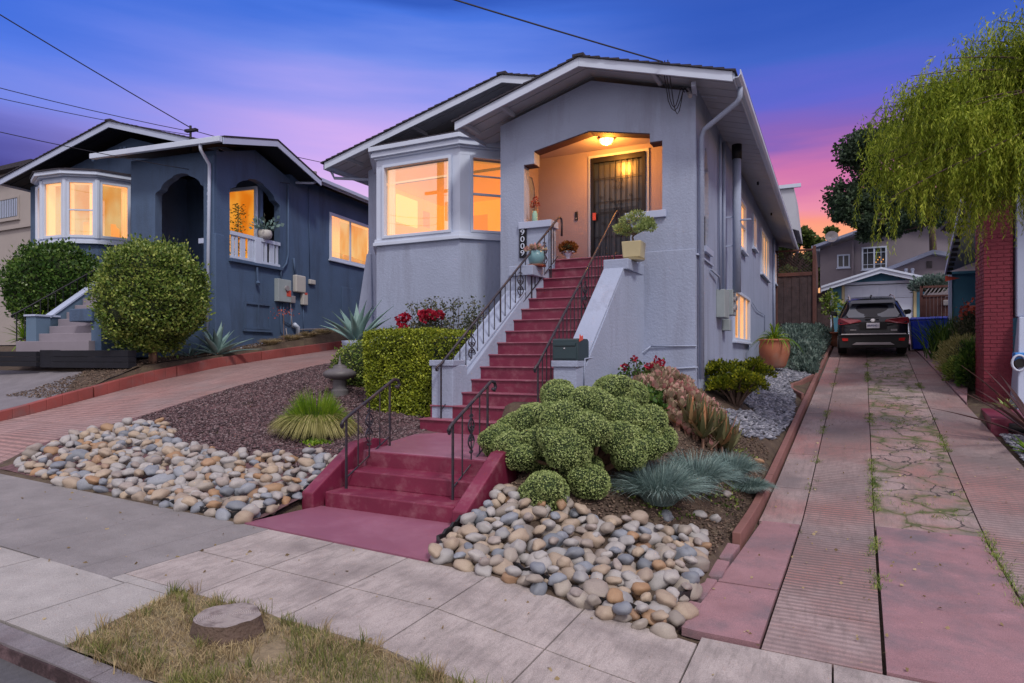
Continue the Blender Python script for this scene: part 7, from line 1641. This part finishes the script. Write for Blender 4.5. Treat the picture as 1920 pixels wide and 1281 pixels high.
for i, (nm, x, y, r, k, layer) in enumerate(allst):
    col = rr.choices(ks, wts)[0]; sh = shapes[rr.randrange(9)]; z = zg(x, y)+r*.24+(.075 if layer else 0)
    lean = math.atan2(zg(x, y+.15)-zg(x, y-.15), .3); rot = (lean+rr.gauss(0, .25), rr.gauss(0, .25), rr.uniform(0, 6.28)); s = (r*rr.uniform(.95, 1.25), r*rr.uniform(.9, 1.1), r*rr.uniform(.85, 1.15))
    if i < 298:
        o = bpy.data.objects.new('river_cobble', sh if False else sh.copy() if len(sh.materials) else sh); 
        o.data = bpy.data.meshes.get('cob_%s_%d' % (col, shapes.index(sh))) or None or sh.copy() if False else o.data
        key = 'cobble_%s_%d' % (col.replace(' ', '_'), shapes.index(sh)); me = bpy.data.meshes.get(key)
        if me is None: me = sh.copy(); me.name = key; me.materials.append(SM[col])
        o.data = me; COL.objects.link(o); o.location = (x, y, z); o.rotation_euler = rot; o.scale = s
        tag(o, cob_label(nm, x, y, r, col), 'cobble', '%s river cobbles %s of the steps' % (col, nm))
    else:
        from mathutils import Euler
        m4 = Matrix.Translation((x, y, z)) @ Euler(rot).to_matrix().to_4x4() @ Matrix.Diagonal((*s, 1)); vs = [tuple(m4 @ v.co) for v in sh.vertices]; restV += vs; restF += [tuple(q+off for q in p.vertices) for p in sh.polygons]; off += len(vs)
if restV:
    me = bpy.data.meshes.new('river_stones'); me.from_pydata(restV, [], restF); me.update()
    for p in me.polygons: p.use_smooth = True
    m_, t_, b_ = new_mat('mixed_river_stone'); g_ = tnode(t_, 'ShaderNodeNewGeometry'); c_ = cramp(t_, g_.outputs['Random Per Island'], [(0, (.28, .275, .28)), (.3, (.34, .32, .31)), (.31, (.14, .155, .19)), (.46, (.22, .24, .28)), (.47, (.30, .24, .185)), (.70, (.35, .28, .21)), (.71, (.28, .165, .09)), (.78, (.31, .19, .11)), (.79, (.22, .19, .18)), (1, (.30, .26, .24))])
    t_.nodes[-1].color_ramp.interpolation = 'LINEAR'; f_ = tex_noise(t_, 30, 5, .7); c_ = tmix(t_, .4, c_, cramp(t_, f_, [(.3, (.3,)*3), (.7, (.7,)*3)]), 'OVERLAY'); t_.links.new(c_, b_.inputs['Base Color']); b_.inputs['Roughness'].default_value = .62; me.materials.append(m_)
    o = bpy.data.objects.new('river_stones', me); COL.objects.link(o); tag(o, 'the smaller and farther river cobbles filling the beds beside the steps', 'cobbles', kind='stuff')

# ------------------------------------------------------------------ UTILITY POLE ACROSS THE STREET AND ITS CABLES
up = root('utility_pole', 'wooden utility pole across the street mirrored in the bay window', 'utility pole', (-18.2, -6, -.6))
MB().tube([(-18.2, -6, -.7), (-18.2, -6, 14.5)], [.24, .17], 12).build('post', 'bark', up, smooth=True)
MB().box(-19.3, -17.1, -6.3, -6.18, 10.1, 10.25).box(-19.4, -17.0, -6.3, -6.18, 12.6, 12.75).build('crossarm', 'bark', up)
MB().tube([(-17.7, -6.1, 8.6), (-17.7, -6.1, 9.5)], .26, 14).build('transformer', 'grey_box', up)
def cable(label, a, b, sag, r=.011, n=24):
    P = [tuple(Vector(a).lerp(Vector(b), i/n)-Vector((0, 0, sag*4*(i/n)*(1-i/n)))) for i in range(n+1)]
    tag(MB().tube(P, r, 5).build('power_cable', 'cable', base=a), label, 'cable')
cable('black service cable running to the gable of the grey house', (-18.2, -6, 9.9), (-2.40, 10.22, 6.27), .35, .012)
cable('thick black cable reaching the mast on the navy house roof from above', (-18.2, -6, 14.0), (lw(-.9, .1)[0], lw(-.9, .1)[1], 7.3), .3, .013)
cable('thin cable reaching the navy house mast from the left edge', (-18.2, -6, 8.8), (lw(-.9, .1)[0]-.05, lw(-.9, .1)[1], 7.22), .7, .009)
cable('lowest thin cable crossing in front of the navy house gable to its side wall', (-18.2, -6, 8.0), lw(.1, 2.6, 6.45), .9, .009)
cable('thin cable just below the mast cables at the left edge', (-18.2, -6, 8.45), (lw(-.9, .1)[0], lw(-.9, .1)[1], 7.12), .8, .008)
cable('thin cable running from the navy house mast past the grey house', (lw(-.9, .1)[0], lw(-.9, .1)[1], 7.25), (-11.5, 26, 9.2), .5, .010)

# fallen leaves and crumbs on the paving
pts = []
while len(pts) < 420:
    x = random.uniform(-8, 2.3); y = random.uniform(2.3, 16)
    if y < 4.45: z = zs(x)+.006
    elif x > xc(y)+.1: z = zd(y)*min(1, y-4.5)+zs(x)*(1-min(1, y-4.5))+.02
    else: continue
    if y < 4.4 and random.random() < .35: continue
    pts.append((x, y, z))
B = np.array(pts); D = rng.normal(size=B.shape)*[1, 1, .12]
tag(npmesh('fallen_leaves', *leaves(B, D, .028, .4, .5), 'lf_dry'), 'scattered small dry leaves on the sidewalk and driveway', 'leaves', kind='stuff')

# ------------------------------------------------------------------ pieces that stand apart become parts of their own
def split_loose(o, most=40):
    me = o.data; n = len(me.vertices); par = list(range(n))
    def fd(a):
        while par[a] != a: par[a] = par[par[a]]; a = par[a]
        return a
    for p in me.polygons:
        v = p.vertices; a = fd(v[0])
        for q in v[1:]:
            b = fd(q)
            if a != b: par[b] = a
    groups = {}
    for p in me.polygons: groups.setdefault(fd(p.vertices[0]), []).append(p)
    if not 1 < len(groups) <= most: return
    sm = me.polygons[0].use_smooth; nm = o.name.split('.')[0]
    for i, ps in enumerate(groups.values()):
        idx = {}; vs = []; fs = []
        for p in ps:
            f = []
            for q in p.vertices:
                if q not in idx: idx[q] = len(vs); vs.append(tuple(me.vertices[q].co))
                f.append(idx[q])
            fs.append(f)
        m2 = bpy.data.meshes.new(nm); m2.from_pydata(vs, [], fs); m2.update(); m2.materials.append(me.materials[0])
        if sm:
            for p in m2.polygons: p.use_smooth = True
        if i == 0: first = m2
        else:
            c = o.copy(); c.data = m2; COL.objects.link(c)
    o.data = first
SPLIT = {'bay_post', 'sash_bar', 'lookout', 'porch_ledge', 'pipe', 'meter_dial', 'meter_box', 'strap', 'eave_light', 'wall_band', 'post', 'porch_wall', 'side_wall', 'rafter_ends', 'rafter_tails', 'roof_vents', 'door_post', 'trim',
         'conduit', 'gutter', 'wall', 'fascia', 'frame', 'blooms_', 'warning_sticker', 'drain_pipe', 'service_wire', 'treads', 'curtain_', 'arch_shade', 'wall_picture', 'room_light', 'door_panel', 'cap', 'crossarm', 'flood_light', 'beam', 'gable_slats'}
for o in list(scene.objects):
    if o.type == 'MESH' and o.parent is not None and o.name.split('.')[0] in SPLIT: split_loose(o)
